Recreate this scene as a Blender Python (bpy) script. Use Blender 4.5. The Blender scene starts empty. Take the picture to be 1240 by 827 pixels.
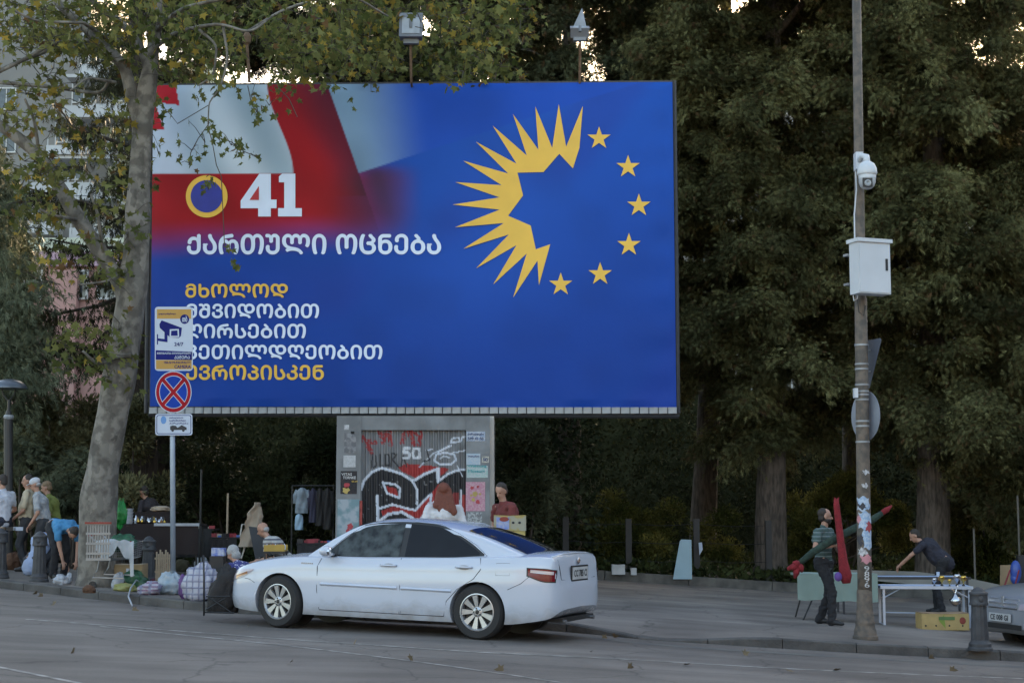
import bpy, bmesh, math, random
import numpy as np
from mathutils import Vector, Matrix, Euler
C = bpy.context.scene.collection
R = math.radians
rnd = random.Random(7)

# ------------------------------------------------------------------ camera
FPX, CX, CY, HZ = 1900.0, 620.0, 413.5, 621.0      # focal length and horizon of the photograph in its own pixels
CAMZ = 1.5
PITCH = math.atan((HZ - CY) / FPX)
cam = bpy.data.objects.new('camera', bpy.data.cameras.new('camera'))
C.objects.link(cam)
cam.location = (0, 0, CAMZ)
cam.rotation_euler = (math.pi/2 + PITCH, 0, 0)
cam.data.sensor_width = 36
cam.data.lens = FPX / 1240 * 36
cam.data.clip_end = 3000
bpy.context.scene.camera = cam

# ------------------------------------------------------------------ world and sun
SUN_EL, SUN_AZ = R(17.3), R(17.6)          # azimuth measured from +Y towards +X
w = bpy.data.worlds.new('World'); bpy.context.scene.world = w; w.use_nodes = True
nt = w.node_tree
sky = nt.nodes.new('ShaderNodeTexSky'); sky.sky_type = 'NISHITA'; sky.sun_disc = False
sky.sun_elevation = SUN_EL; sky.sun_rotation = SUN_AZ
sky.air_density = 1.0; sky.dust_density = 2.4; sky.ozone_density = 0.45
bg = nt.nodes['Background']; bg.inputs['Strength'].default_value = 0.10
tint = nt.nodes.new('ShaderNodeMix'); tint.data_type = 'RGBA'; tint.blend_type = 'MULTIPLY'; tint.inputs[0].default_value = 1; tint.inputs[7].default_value = (1.04, .97, .86, 1)   # hazy evening air
nt.links.new(sky.outputs[0], tint.inputs[6]); nt.links.new(tint.outputs[2], bg.inputs['Color'])
sl = bpy.data.lights.new('sun', 'SUN'); sl.energy = 3.2; sl.angle = R(0.5); sl.color = (1.0, 0.74, 0.45)
sun = bpy.data.objects.new('sun', sl); C.objects.link(sun)
sd = Vector((math.sin(SUN_AZ)*math.cos(SUN_EL), math.cos(SUN_AZ)*math.cos(SUN_EL), math.sin(SUN_EL)))
sun.rotation_euler = (-sd).to_track_quat('-Z', 'Y').to_euler(); sun.location = (20, 30, 30)
vs = bpy.context.scene.view_settings
vs.view_transform = 'Standard'; vs.look = 'None'; vs.gamma = 1; vs.use_curve_mapping = False
vs.exposure = 2.95
cy = bpy.context.scene.cycles
cy.max_bounces = 6; cy.transparent_max_bounces = 8

# ------------------------------------------------------------------ place maths
_DX = [-80, -15, -8.3, -3, 0, 4.8, 6.3, 10, 20, 80]
_DZ = [1.0, .62, .31, .054, 0, -.307, -.40, -.58, -.8, -1.0]
def g(x):
    """height of the sloping street at x"""
    return float(np.mean([np.interp(x+d, _DX, _DZ) for d in (-1.2, -.6, 0, .6, 1.2)]))
def ray(px, py):
    a, u = (px-CX)/FPX, (CY-py)/FPX
    return Vector((a, math.cos(PITCH) - u*math.sin(PITCH), math.sin(PITCH) + u*math.cos(PITCH)))
def At(px, py, Y):
    d = ray(px, py); k = Y / d.y
    return Vector((d.x*k, Y, CAMZ + d.z*k))
def G(px, py, h=0.0):
    d = ray(px, py); k = 20.0
    for _ in range(60):
        z = g(d.x*k) + h
        k = .5*k + .5*(z - CAMZ)/d.z
    return Vector((d.x*k, d.y*k, CAMZ + d.z*k))
def sc(Y): return FPX / Y          # photo pixels per metre at depth Y
PV = .12                           # pavement height above the road

# ------------------------------------------------------------------ materials
MATS = {}
def mat(name, col, rough=.7, metal=0., var=.12, scale=4., bump=0., bscale=60., coat=0., spec=.5, attr=None,
        col2=None, transl=0., island=0., emit=0., stripes=None, alpha=None, detail=4, lo=.35, hi=.65, sheen=0.):
    if name in MATS: return MATS[name]
    m = bpy.data.materials.new(name); m.use_nodes = True; n = m.node_tree.nodes; L = m.node_tree.links
    b = n['Principled BSDF']; b.inputs['Roughness'].default_value = rough; b.inputs['Metallic'].default_value = metal
    b.inputs['Specular IOR Level'].default_value = spec
    if coat: b.inputs['Coat Weight'].default_value = coat; b.inputs['Coat Roughness'].default_value = .04
    tc = n.new('ShaderNodeTexCoord')
    nz = n.new('ShaderNodeTexNoise'); nz.inputs['Scale'].default_value = scale; nz.inputs['Detail'].default_value = detail
    L.new(tc.outputs['Object'], nz.inputs['Vector'])
    mr = n.new('ShaderNodeMapRange'); mr.inputs[1].default_value = lo; mr.inputs[2].default_value = hi
    L.new(nz.outputs['Fac'], mr.inputs[0])
    mx = n.new('ShaderNodeMix'); mx.data_type = 'RGBA'
    L.new(mr.outputs[0], mx.inputs[0])
    c = tuple(col)[:3]
    c2 = tuple(col2) if col2 else tuple(min(1, v*(1+var)) for v in c)
    c1 = c if col2 else tuple(v*(1-var) for v in c)
    mx.inputs[6].default_value = (*c1, 1); mx.inputs[7].default_value = (*c2, 1)
    out = mx.outputs[2]
    if attr:
        a = n.new('ShaderNodeVertexColor'); a.layer_name = attr
        m2 = n.new('ShaderNodeMix'); m2.data_type = 'RGBA'; m2.blend_type = 'MULTIPLY'; m2.inputs[0].default_value = 1
        L.new(a.outputs[0], m2.inputs[6]); L.new(out, m2.inputs[7]); out = m2.outputs[2]
    for axis, sscale, scol, width in ([] if not stripes else stripes if isinstance(stripes, list) else [stripes]):
        sx = n.new('ShaderNodeSeparateXYZ'); L.new(tc.outputs['Object'], sx.inputs[0])
        q = n.new('ShaderNodeMath'); q.operation = 'MULTIPLY'; q.inputs[1].default_value = sscale
        L.new(sx.outputs['XYZ'.index(axis)], q.inputs[0])
        f = n.new('ShaderNodeMath'); f.operation = 'FRACT'; L.new(q.outputs[0], f.inputs[0])
        l_ = n.new('ShaderNodeMath'); l_.operation = 'LESS_THAN'; l_.inputs[1].default_value = width; L.new(f.outputs[0], l_.inputs[0])
        m3 = n.new('ShaderNodeMix'); m3.data_type = 'RGBA'; L.new(l_.outputs[0], m3.inputs[0])
        L.new(out, m3.inputs[6]); m3.inputs[7].default_value = (*scol, 1); out = m3.outputs[2]
    if island:
        gm = n.new('ShaderNodeNewGeometry')
        mr2 = n.new('ShaderNodeMapRange'); mr2.inputs[3].default_value = 1-island; mr2.inputs[4].default_value = 1+island
        L.new(gm.outputs['Random Per Island'], mr2.inputs[0])
        m4 = n.new('ShaderNodeVectorMath'); m4.operation = 'SCALE'
        L.new(out, m4.inputs[0]); L.new(mr2.outputs[0], m4.inputs['Scale']); out = m4.outputs[0]
    L.new(out, b.inputs['Base Color'])
    if bump:
        n2 = n.new('ShaderNodeTexNoise'); n2.inputs['Scale'].default_value = bscale; n2.inputs['Detail'].default_value = 6
        L.new(tc.outputs['Object'], n2.inputs['Vector'])
        bp = n.new('ShaderNodeBump'); bp.inputs['Strength'].default_value = bump; bp.inputs['Distance'].default_value = .02
        L.new(n2.outputs['Fac'], bp.inputs['Height']); L.new(bp.outputs[0], b.inputs['Normal'])
    if emit:
        L.new(out, b.inputs['Emission Color']); b.inputs['Emission Strength'].default_value = emit
    if transl:
        tr = n.new('ShaderNodeBsdfTranslucent'); L.new(out, tr.inputs['Color'])
        ms = n.new('ShaderNodeMixShader'); ms.inputs[0].default_value = transl
        L.new(b.outputs[0], ms.inputs[1]); L.new(tr.outputs[0], ms.inputs[2])
        L.new(ms.outputs[0], n['Material Output'].inputs['Surface'])
    if alpha is not None:
        b.inputs['Alpha'].default_value = alpha
    MATS[name] = m
    return m

# ------------------------------------------------------------------ mesh building
class MB:
    def __init__(s): s.v = []; s.f = []; s.mi = []; s.cur = 0
    def add(s, vs_, fs):
        o = len(s.v); s.v += [tuple(v) for v in vs_]
        for f in fs: s.f.append(tuple(i+o for i in f)); s.mi.append(s.cur)
        return s
    def box(s, c, size, rot=None, taper=1.0):
        hx, hy, hz = size[0]/2, size[1]/2, size[2]/2
        P = [Vector((x*hx*(taper if z > 0 else 1), y*hy*(taper if z > 0 else 1), z*hz)) for z in (-1, 1) for y in (-1, 1) for x in (-1, 1)]
        if rot is not None:
            m = rot if isinstance(rot, Matrix) else Euler(rot).to_matrix()
            P = [m @ p for p in P]
        P = [p + Vector(c) for p in P]
        return s.add(P, [(0,2,3,1), (4,5,7,6), (0,1,5,4), (2,6,7,3), (0,4,6,2), (1,3,7,5)])
    def tube(s, pts, rad, n=8, cap=True, squash=None):
        pts = [Vector(p) for p in pts]; k = len(pts)
        if not hasattr(rad, '__len__'): rad = [rad]*k
        vs_ = []; up = None
        for i, p in enumerate(pts):
            t = (pts[min(i+1, k-1)] - pts[max(i-1, 0)])
            if t.length < 1e-9: t = Vector((0, 0, 1))
            t.normalize()
            if up is None:
                up = Vector((0, 0, 1)) if abs(t.z) < .9 else Vector((1, 0, 0))
            a = t.cross(up)
            if a.length < 1e-6: a = t.orthogonal()
            a.normalize(); b_ = a.cross(t).normalized(); up = b_
            for j in range(n):
                q = 2*math.pi*j/n
                vs_.append(p + a*math.cos(q)*rad[i] + b_*math.sin(q)*rad[i]*(squash or 1))
        fs = [(i*n+j, i*n+(j+1) % n, (i+1)*n+(j+1) % n, (i+1)*n+j) for i in range(k-1) for j in range(n)]
        if cap: fs += [tuple(range(n))[::-1], tuple((k-1)*n+j for j in range(n))]
        return s.add(vs_, fs)
    def lathe(s, prof, c=(0, 0, 0), n=16, axis='z', m=None, cap=True):
        vs_ = []
        for r, z in prof:
            for j in range(n):
                q = 2*math.pi*j/n
                p = Vector((r*math.cos(q), r*math.sin(q), z))
                if axis == 'y': p = Vector((p.x, p.z, p.y))
                if axis == 'x': p = Vector((p.z, p.x, p.y))
                if m is not None: p = m @ p
                vs_.append(p + Vector(c))
        k = len(prof)
        fs = [(i*n+j, i*n+(j+1) % n, (i+1)*n+(j+1) % n, (i+1)*n+j) for i in range(k-1) for j in range(n)]
        if cap: fs += [tuple(range(n))[::-1], tuple((k-1)*n+j for j in range(n))]
        return s.add(vs_, fs)
    def ell(s, c, r, m=None, n=12, k=8):
        prof = [(max(.001, math.sin(math.pi*i/k)), -math.cos(math.pi*i/k)) for i in range(k+1)]
        vs_ = []
        for rr, z in prof:
            for j in range(n):
                q = 2*math.pi*j/n
                p = Vector((rr*math.cos(q)*r[0], rr*math.sin(q)*r[1], z*r[2]))
                if m is not None: p = m @ p
                vs_.append(p + Vector(c))
        fs = [(i*n+j, i*n+(j+1) % n, (i+1)*n+(j+1) % n, (i+1)*n+j) for i in range(k) for j in range(n)]
        fs += [tuple(range(n))[::-1], tuple(k*n+j for j in range(n))]
        return s.add(vs_, fs)
    def grid(s, nx, ny, fn):
        vs_ = [fn(i/(nx-1), j/(ny-1)) for j in range(ny) for i in range(nx)]
        return s.add(vs_, [(j*nx+i, j*nx+i+1, (j+1)*nx+i+1, (j+1)*nx+i) for j in range(ny-1) for i in range(nx-1)])
    def prism(s, poly, fn, t):
        """poly: 2-D outline; fn(u, v, w) -> 3-D; t thickness"""
        n = len(poly)
        vs_ = [fn(u, v, 0) for u, v in poly] + [fn(u, v, t) for u, v in poly]
        return s.add(vs_, [tuple(range(n)), tuple(range(2*n-1, n-1, -1))] + [(i, i+n, (i+1) % n+n, (i+1) % n) for i in range(n)])
    def build(s, name, m, parent=None, smooth=False, world=False, sharp=None, tri=False):
        me = bpy.data.meshes.new(name)
        off = Vector((0, 0, 0))
        if world and parent is not None:
            p = parent
            while p is not None: off += p.location; p = p.parent
        vv = [(v[0]-off.x, v[1]-off.y, v[2]-off.z) for v in s.v]
        me.from_pydata(vv, [], s.f)
        ms = m if isinstance(m, (list, tuple)) else [m]
        for x in ms: me.materials.append(x)
        if len(ms) > 1: me.polygons.foreach_set('material_index', s.mi)
        if tri or any(len(f) > 4 for f in s.f):
            bm = bmesh.new(); bm.from_mesh(me)
            bmesh.ops.triangulate(bm, faces=[f for f in bm.faces if len(f.verts) > 4])
            bm.to_mesh(me); bm.free()
        if smooth or sharp:
            me.polygons.foreach_set('use_smooth', [True]*len(me.polygons))
            if sharp: me.set_sharp_from_angle(angle=R(sharp))
        me.validate(); me.update()
        o = bpy.data.objects.new(name, me); C.objects.link(o)
        if parent is not None: o.parent = parent
        return o
def npmesh(name, V, F, m, parent=None, uvcol=None, smooth=False, kind=None, off=None):
    """V (n,3) float, F (m,k) int"""
    me = bpy.data.meshes.new(name)
    V = np.asarray(V, dtype=np.float32)
    if off is not None: V = V - np.array(off, dtype=np.float32)
    F = np.asarray(F, dtype=np.int32); k = F.shape[1]
    me.vertices.add(len(V)); me.vertices.foreach_set('co', V.ravel())
    me.loops.add(F.size); me.loops.foreach_set('vertex_index', F.ravel())
    me.polygons.add(len(F)); me.polygons.foreach_set('loop_start', np.arange(0, F.size, k, dtype=np.int32))
    me.polygons.foreach_set('loop_total', np.full(len(F), k, dtype=np.int32))
    if smooth: me.polygons.foreach_set('use_smooth', np.ones(len(F), dtype=bool))
    me.materials.append(m); me.update(calc_edges=True)
    if uvcol is not None:
        a = me.color_attributes.new('print', 'FLOAT_COLOR', 'POINT')
        a.data.foreach_set('color', np.concatenate([uvcol, np.ones((len(V), 1))], 1).astype(np.float32).ravel())
    o = bpy.data.objects.new(name, me); C.objects.link(o)
    if parent is not None: o.parent = parent
    if kind: o['kind'] = kind
    return o
def tag(o, label=None, cat=None, group=None, kind=None):
    if label: o['label'] = label
    if cat: o['category'] = cat
    if group: o['group'] = group
    if kind: o['kind'] = kind
    return o
def thing(name, label, cat, loc, rz=0, group=None):
    o = bpy.data.objects.new(name, None); C.objects.link(o); o.empty_display_size = .2
    o.location = loc; o.rotation_euler = (0, 0, rz)
    return tag(o, label, cat, group)
def kids(o): return [c for c in bpy.data.objects if c.parent == o]
def copy_tree(o, parent=None):
    c = o.copy(); C.objects.link(c); c.parent = parent
    for ch in kids(o): copy_tree(ch, c)
    return c
def interp(xs, ys):
    """smooth (pchip-like) interpolation table"""
    xs = np.array(xs, float); ys = np.array(ys, float)
    h = np.diff(xs); d = np.diff(ys)/h; m = np.zeros(len(xs))
    for i in range(1, len(xs)-1):
        if d[i-1]*d[i] > 0:
            w1, w2 = 2*h[i]+h[i-1], h[i]+2*h[i-1]
            m[i] = (w1+w2)/(w1/d[i-1]+w2/d[i])
    m[0], m[-1] = d[0], d[-1]
    def f(x):
        x = min(max(x, xs[0]), xs[-1]); i = min(int(np.searchsorted(xs, x, 'right'))-1, len(xs)-2); i = max(i, 0)
        t = (x-xs[i])/h[i]
        return float((1+2*t)*(1-t)**2*ys[i] + t*(1-t)**2*h[i]*m[i] + t*t*(3-2*t)*ys[i+1] + t*t*(t-1)*h[i]*m[i+1])
    return f
# raster helpers for print and spray paint
def sm(a, b, x): t = np.clip((x-a)/(b-a), 0, 1); return t*t*(3-2*t)
def inpoly(x, y, P):
    r = np.zeros(x.shape, bool); n = len(P)
    for i in range(n):
        x1, y1 = P[i]; x2, y2 = P[(i+1) % n]
        if y1 == y2: continue
        c = ((y1 > y) != (y2 > y)) & (x < (x2-x1)*(y-y1)/(y2-y1)+x1)
        r ^= c
    return r
def dline(x, y, P):
    d = np.full(x.shape, 1e9)
    for (x1, y1), (x2, y2) in zip(P[:-1], P[1:]):
        L2 = (x2-x1)**2+(y2-y1)**2+1e-9
        t = np.clip(((x-x1)*(x2-x1)+(y-y1)*(y2-y1))/L2, 0, 1)
        d = np.minimum(d, np.hypot(x-x1-t*(x2-x1), y-y1-t*(y2-y1)))
    return d
def vnoise(x, y, s, seed=0):
    """cheap value noise"""
    r = np.random.RandomState(seed); T = r.rand(64, 64)
    X, Y = x/s, y/s; i, j = np.floor(X).astype(int), np.floor(Y).astype(int)
    u, v = X-i, Y-j; u, v = u*u*(3-2*u), v*v*(3-2*v)
    a = T[i % 64, j % 64]; b = T[(i+1) % 64, j % 64]; c = T[i % 64, (j+1) % 64]; d = T[(i+1) % 64, (j+1) % 64]
    return (a*(1-u)+b*u)*(1-v)+(c*(1-u)+d*u)*v
def srgb(r, g_, b):
    f = lambda c: c/12.92 if c <= .04045 else ((c+.055)/1.055)**2.4
    return (f(r/255), f(g_/255), f(b/255))
def text_mesh(name, txt, m, fit, fn, t=.004, offset=0., parent=None, shear=0., world=True):
    """flat lettering fitted into the 2-D box fit=(x0,y0,x1,y1) (y down) and mapped by fn(u,v,w)"""
    cu = bpy.data.curves.new('t', 'FONT'); cu.body = txt; cu.resolution_u = 2; cu.shear = shear
    to = bpy.data.objects.new('t', cu); C.objects.link(to)
    dg = bpy.context.evaluated_depsgraph_get(); dg.update()
    me = bpy.data.meshes.new_from_object(to.evaluated_get(dg))
    V = [v.co.copy() for v in me.vertices]; F = [tuple(p.vertices) for p in me.polygons]
    bpy.data.objects.remove(to); bpy.data.curves.remove(cu); bpy.data.meshes.remove(me)
    if not V: return None
    x0, x1 = min(v.x for v in V), max(v.x for v in V); y0, y1 = min(v.y for v in V), max(v.y for v in V)
    a0, b0, a1, b1 = fit
    b = MB(); k = offset*abs(b1-b0)      # bold: the outline is struck five times, each a hair proud of the last
    for q, (ox, oy) in enumerate(((0, 0), (k, 0), (-k, 0), (0, k), (0, -k)) if offset else ((0, 0),)):
        b.add([fn(a0+k+(v.x-x0)/(x1-x0)*(a1-a0-2*k)+ox, b1-k+(v.y-y0)/(y1-y0)*(b0-b1+2*k)+oy, t+q*.0006) for v in V], F)
    return b.build(name, m, parent, world=world)
# ------------------------------------------------------------------ the ground
road_m = mat('asphalt', (.108, .092, .082), .82, var=.0, scale=.55, col2=(.142, .124, .111), bump=.35, bscale=140, detail=8)
def road_finish(m, fine, amt):
    n, L = m.node_tree.nodes, m.node_tree.links
    b = n['Principled BSDF']; src = b.inputs['Base Color'].links[0].from_socket
    tc = n.new('ShaderNodeTexCoord')
    z = n.new('ShaderNodeTexNoise'); z.inputs['Scale'].default_value = fine; z.inputs['Detail'].default_value = 5
    L.new(tc.outputs['Object'], z.inputs['Vector'])
    # long tyre-polished streaks along the carriageway
    mp = n.new('ShaderNodeMapping'); mp.inputs['Rotation'].default_value = (0, 0, R(22)); mp.inputs['Scale'].default_value = (.12, 1.4, 1)
    L.new(tc.outputs['Object'], mp.inputs[0])
    z2 = n.new('ShaderNodeTexNoise'); z2.inputs['Scale'].default_value = 1.6; z2.inputs['Detail'].default_value = 6
    L.new(mp.outputs[0], z2.inputs['Vector'])
    a = n.new('ShaderNodeMath'); a.operation = 'ADD'; L.new(z.outputs[0], a.inputs[0]); L.new(z2.outputs[0], a.inputs[1])
    r_ = n.new('ShaderNodeMapRange'); r_.inputs[1].default_value = .6; r_.inputs[2].default_value = 1.4
    r_.inputs[3].default_value = 1-amt; r_.inputs[4].default_value = 1+amt
    L.new(a.outputs[0], r_.inputs[0])
    v = n.new('ShaderNodeVectorMath'); v.operation = 'SCALE'; L.new(src, v.inputs[0]); L.new(r_.outputs[0], v.inputs['Scale'])
    # cracks and patches
    nd = n.new('ShaderNodeTexNoise'); nd.inputs['Scale'].default_value = 2.2; nd.inputs['Detail'].default_value = 6; L.new(tc.outputs['Object'], nd.inputs['Vector'])
    mxv = n.new('ShaderNodeMix'); mxv.data_type = 'RGBA'; mxv.inputs[0].default_value = .3; L.new(tc.outputs['Object'], mxv.inputs[6]); L.new(nd.outputs['Color'], mxv.inputs[7])
    vo = n.new('ShaderNodeTexVoronoi'); vo.feature = 'DISTANCE_TO_EDGE'; vo.inputs['Scale'].default_value = .75; L.new(mxv.outputs[2], vo.inputs['Vector'])
    cr = n.new('ShaderNodeMapRange'); cr.inputs[1].default_value = 0; cr.inputs[2].default_value = .012; cr.inputs[3].default_value = .55; cr.inputs[4].default_value = 1; L.new(vo.outputs['Distance'], cr.inputs[0])
    v2 = n.new('ShaderNodeVectorMath'); v2.operation = 'SCALE'; L.new(v.outputs[0], v2.inputs[0]); L.new(cr.outputs[0], v2.inputs['Scale'])
    nb = n.new('ShaderNodeTexNoise'); nb.inputs['Scale'].default_value = .35; nb.inputs['Detail'].default_value = 3; L.new(tc.outputs['Object'], nb.inputs['Vector'])
    br = n.new('ShaderNodeMapRange'); br.inputs[1].default_value = .44; br.inputs[2].default_value = .56; br.inputs[3].default_value = .86; br.inputs[4].default_value = 1.12; L.new(nb.outputs[0], br.inputs[0])
    v3 = n.new('ShaderNodeVectorMath'); v3.operation = 'SCALE'; L.new(v2.outputs[0], v3.inputs[0]); L.new(br.outputs[0], v3.inputs['Scale'])
    L.new(v3.outputs[0], b.inputs['Base Color'])
road_finish(road_m, 90, .38)
pav_m = mat('pavement_asphalt', (.135, .116, .103), .85, scale=.7, col2=(.185, .162, .143), bump=.3, bscale=90, detail=8)
road_finish(pav_m, 60, .3)
kerb_m = mat('kerb_stone', (.045, .042, .041), .85, scale=2.2, col2=(.10, .095, .09), bump=.8, bscale=30, detail=8)
soil_m = mat('soil', (.035, .028, .02), .95, scale=1.2, col2=(.06, .045, .028), bump=1., bscale=12)
far_m = mat('far_ground', (.06, .065, .04), .95, scale=.05, col2=(.10, .09, .07))
KP = [(-60, 706), (0, 712), (120, 726), (240, 739), (400, 749), (560, 757), (700, 766), (790, 775), (900, 782), (1050, 791), (1187, 798), (1290, 804)]
KW = [G(*p) for p in KP]
kx = [p.x for p in KW]; ky = [p.y for p in KW]
kx = [-60, -25] + kx + [25, 60]; ky = [ky[0]+18, ky[0]+7.5] + ky + [ky[-1]-3.2, ky[-1]-7]
kf = interp(kx, ky)
def lift(x, y):
    """pavement height above road level: dips to a ramp beside the parked car"""
    k = kf(x); a = max(0, 1-abs(x-1.9)/1.5); a = a*a*(3-2*a); b = max(0, 1-(y-k)/1.6)
    return PV - (PV-.015)*a*min(1, b)
def pz(x, y): return g(x) + lift(x, y)
def PG(px, py, dh=0): 
    p = G(px, py, PV+dh); return p
def sheet(name, xs, y0, y1, ny, zf, m):
    b = MB(); nx = len(xs)
    for j in range(ny):
        t = j/(ny-1)
        for x in xs:
            a, c = y0(x), y1(x); y = a+(c-a)*t**1.5
            b.v.append((x, y, zf(x, y)))
    b.f = [(j*nx+i, j*nx+i+1, (j+1)*nx+i+1, (j+1)*nx+i) for j in range(ny-1) for i in range(nx-1)]; b.mi = [0]*len(b.f)
    return tag(b.build(name, m, smooth=True), kind='structure')
XS = [-60, -40, -25] + [x*.5 for x in range(-40, 41)] + [25, 40, 60]
BACK = 36.0
def bk(x): return BACK-3.4*float(sm(0, 1, -(x-.2)/1.2))
sheet('road', XS, lambda x: -30, lambda x: kf(x)+.02, 30, lambda x, y: g(x), road_m)
sheet('pavement', XS, lambda x: kf(x)+.16, lambda x: bk(x), 26, pz, pav_m)
sheet('soil', XS, lambda x: bk(x), lambda x: 75, 12, lambda x, y: g(x)+PV+.06+(.25*min(1, (y-bk(x))/6)), soil_m)
b = MB(); b.add([(-2500, -2500, -1.6), (2500, -2500, -1.6), (2500, 2500, -1.6), (-2500, 2500, -1.6)], [(0, 1, 2, 3)])
tag(b.build('ground', far_m), kind='structure')
b = MB(); b.add([(-150, 74, 1.0), (150, 74, -.6), (150, 240, -.6), (-150, 240, 1.0)], [(0, 1, 2, 3)])
tag(b.build('terrain', far_m), kind='structure')
bank_m = mat('dark_slope_fill', (.008, .009, .004), 1., spec=0., col2=(.026, .027, .013), scale=1.4, bump=1., bscale=6, detail=10)
b = MB(); b.grid(80, 14, lambda u, v: (-26+70*u, 61+9*v+1.2*math.sin(u*23), -.6+(8.2+1.0*math.sin(u*31)+.6*math.sin(u*67+1))*min(1, v*1.25)**.8)); tag(b.build('added_dark_slope', bank_m, smooth=True), kind='structure')  # added near-black slope, keeps bright gaps from showing through the wood
# kerb: single stones, joints open
ks = thing('kerb', None, None, (0, kf(0), g(0))); ks['kind'] = 'structure'
x = -11.0; i = 0
while x < 9.0:
    dx = .96*math.cos(math.atan2(kf(x+.5)-kf(x-.5), 1.0)); xa, xb = x+.006, x+dx-.006
    jx = [xa, (xa+xb)/2, xb]; b = MB(); vs_ = []
    for q in jx:
        y = kf(q); top = g(q)+lift(q, y)+.006 + rnd.uniform(-.003, .003); s_ = kf(q+.3)-kf(q-.3); nx_, ny_ = -s_/.6, 1
        n_ = math.hypot(nx_, ny_); nx_, ny_ = nx_/n_*.17, ny_/n_*.17
        vs_ += [(q, y, g(q)-.08), (q, y, top-.018), (q+nx_*.12, y+ny_*.12, top), (q+nx_, y+ny_, top), (q+nx_, y+ny_, g(q)-.08)]
    fs = [(k*5+j, k*5+j+1, (k+1)*5+j+1, (k+1)*5+j) for k in range(2) for j in range(4)] + [(0, 4, 3, 2, 1), (10, 11, 12, 13, 14)]
    b.add(vs_, fs); b.build('kerb_stone', kerb_m, ks, world=True); x += dx; i += 1
# worn lane lines and a tar seam
line_m = mat('road_paint', (.32, .30, .28), .8, scale=6, col2=(.15, .138, .126), bump=.2, lo=.4, hi=.6)
def strip(name, pts, wd, m, h=.004):
    P = [G(*p) for p in pts]; fx = interp([p.x for p in P], [p.y for p in P]); b = MB(); vs_ = []; n = 60
    for i in range(n):
        X = P[0].x + (P[-1].x-P[0].x)*i/(n-1); y = fx(X)
        for s_ in (0, 1): vs_.append((X, y+s_*wd, g(X)+h))
    b.add(vs_, [(2*i, 2*i+2, 2*i+3, 2*i+1) for i in range(n-1)])
    return tag(b.build(name, m), kind='structure')
strip('lane_line', [(30, 750), (200, 763), (400, 778), (620, 792), (900, 807), (1240, 822)], .09, line_m)
strip('lane_line', [(120, 758.5), (230, 770), (350, 782.5), (500, 801), (600, 815), (700, 830)], .08, line_m)
strip('lane_line', [(-40, 802), (0, 809), (45, 818), (100, 829)], .09, line_m)
dust_m = mat('road_dust', (.13, .12, .105), .9, scale=3, col2=(.09, .087, .085), bump=.3, bscale=80)
strip('gutter_dust', [(560, 762), (700, 771), (790, 781), (900, 789), (1050, 798), (1187, 806), (1260, 810)], .3, dust_m, .003)
# low edging wall behind the pavement on the right, in single blocks
low_m = mat('edging_concrete', (.06, .055, .05), .9, scale=3, col2=(.13, .12, .105), bump=.5, bscale=25)
lw = thing('edging_wall', 'low weathered concrete edging between the pavement and the trees', 'edging', (4, BACK, g(4)+PV))
x = .2
while x < 16:
    dd = 1.9; zt = g(x+1)+PV+.20
    MB().box((x+dd/2, BACK+.12, zt-.2), (dd-.014, .24, .42), rot=(0, math.atan2(g(x)-g(x+dd), dd), 0)).build('concrete_block', low_m, lw, world=True); x += dd
# ------------------------------------------------------------------ billboard
YB = 29.0
TL, TR, BR, BL = At(186, 104, YB+.32), At(814, 100, YB-.32), At(819, 494, YB-.32), At(182, 492, YB+.32)
def bmap(px, py, w_=0):
    """photo pixel on the banner -> point on the board plane, w_ metres towards the viewer"""
    s_ = (px - (186-4*(py-104)/390)) / ((814+5*(py-100)/394) - (186-4*(py-104)/390))
    t_ = (py - (104-4*s_)) / ((492+2*s_) - (104-4*s_))
    p = TL*(1-s_)*(1-t_) + TR*s_*(1-t_) + BL*(1-s_)*t_ + BR*s_*t_
    return Vector((p.x - .066*w_, p.y - w_, p.z))
bb = thing('billboard', 'huge blue political billboard with yellow sun and stars above the graffiti kiosk', 'billboard', (At(500, 505, YB).x, YB, g(0)+PV))
nx, ny = 380, 238
U, V_ = np.meshgrid(np.linspace(0, 1, nx), np.linspace(0, 1, ny))
cor = lambda c: c[0]*(1-U)*(1-V_)+c[1]*U*(1-V_)+c[2]*(1-U)*V_+c[3]*U*V_
Xw = cor((TL.x, TR.x, BL.x, BR.x)); Yw = cor((TL.y, TR.y, BL.y, BR.y)); Zw = cor((TL.z, TR.z, BL.z, BR.z))
px = cor((186, 814, 182, 819)); py = cor((104, 100, 492, 494))
def lerp(a, b_, t): return a*(1-t[..., None]) + np.array(b_)*t[..., None]
col = np.zeros(px.shape+(3,)) + np.array(srgb(22, 84, 186))
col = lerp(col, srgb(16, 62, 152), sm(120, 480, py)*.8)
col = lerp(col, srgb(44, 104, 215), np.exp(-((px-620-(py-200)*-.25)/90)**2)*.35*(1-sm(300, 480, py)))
col = lerp(col, srgb(36, 62, 160), sm(.45, .8, vnoise(px+py*.6, py, 90, 3))*.4)
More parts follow.
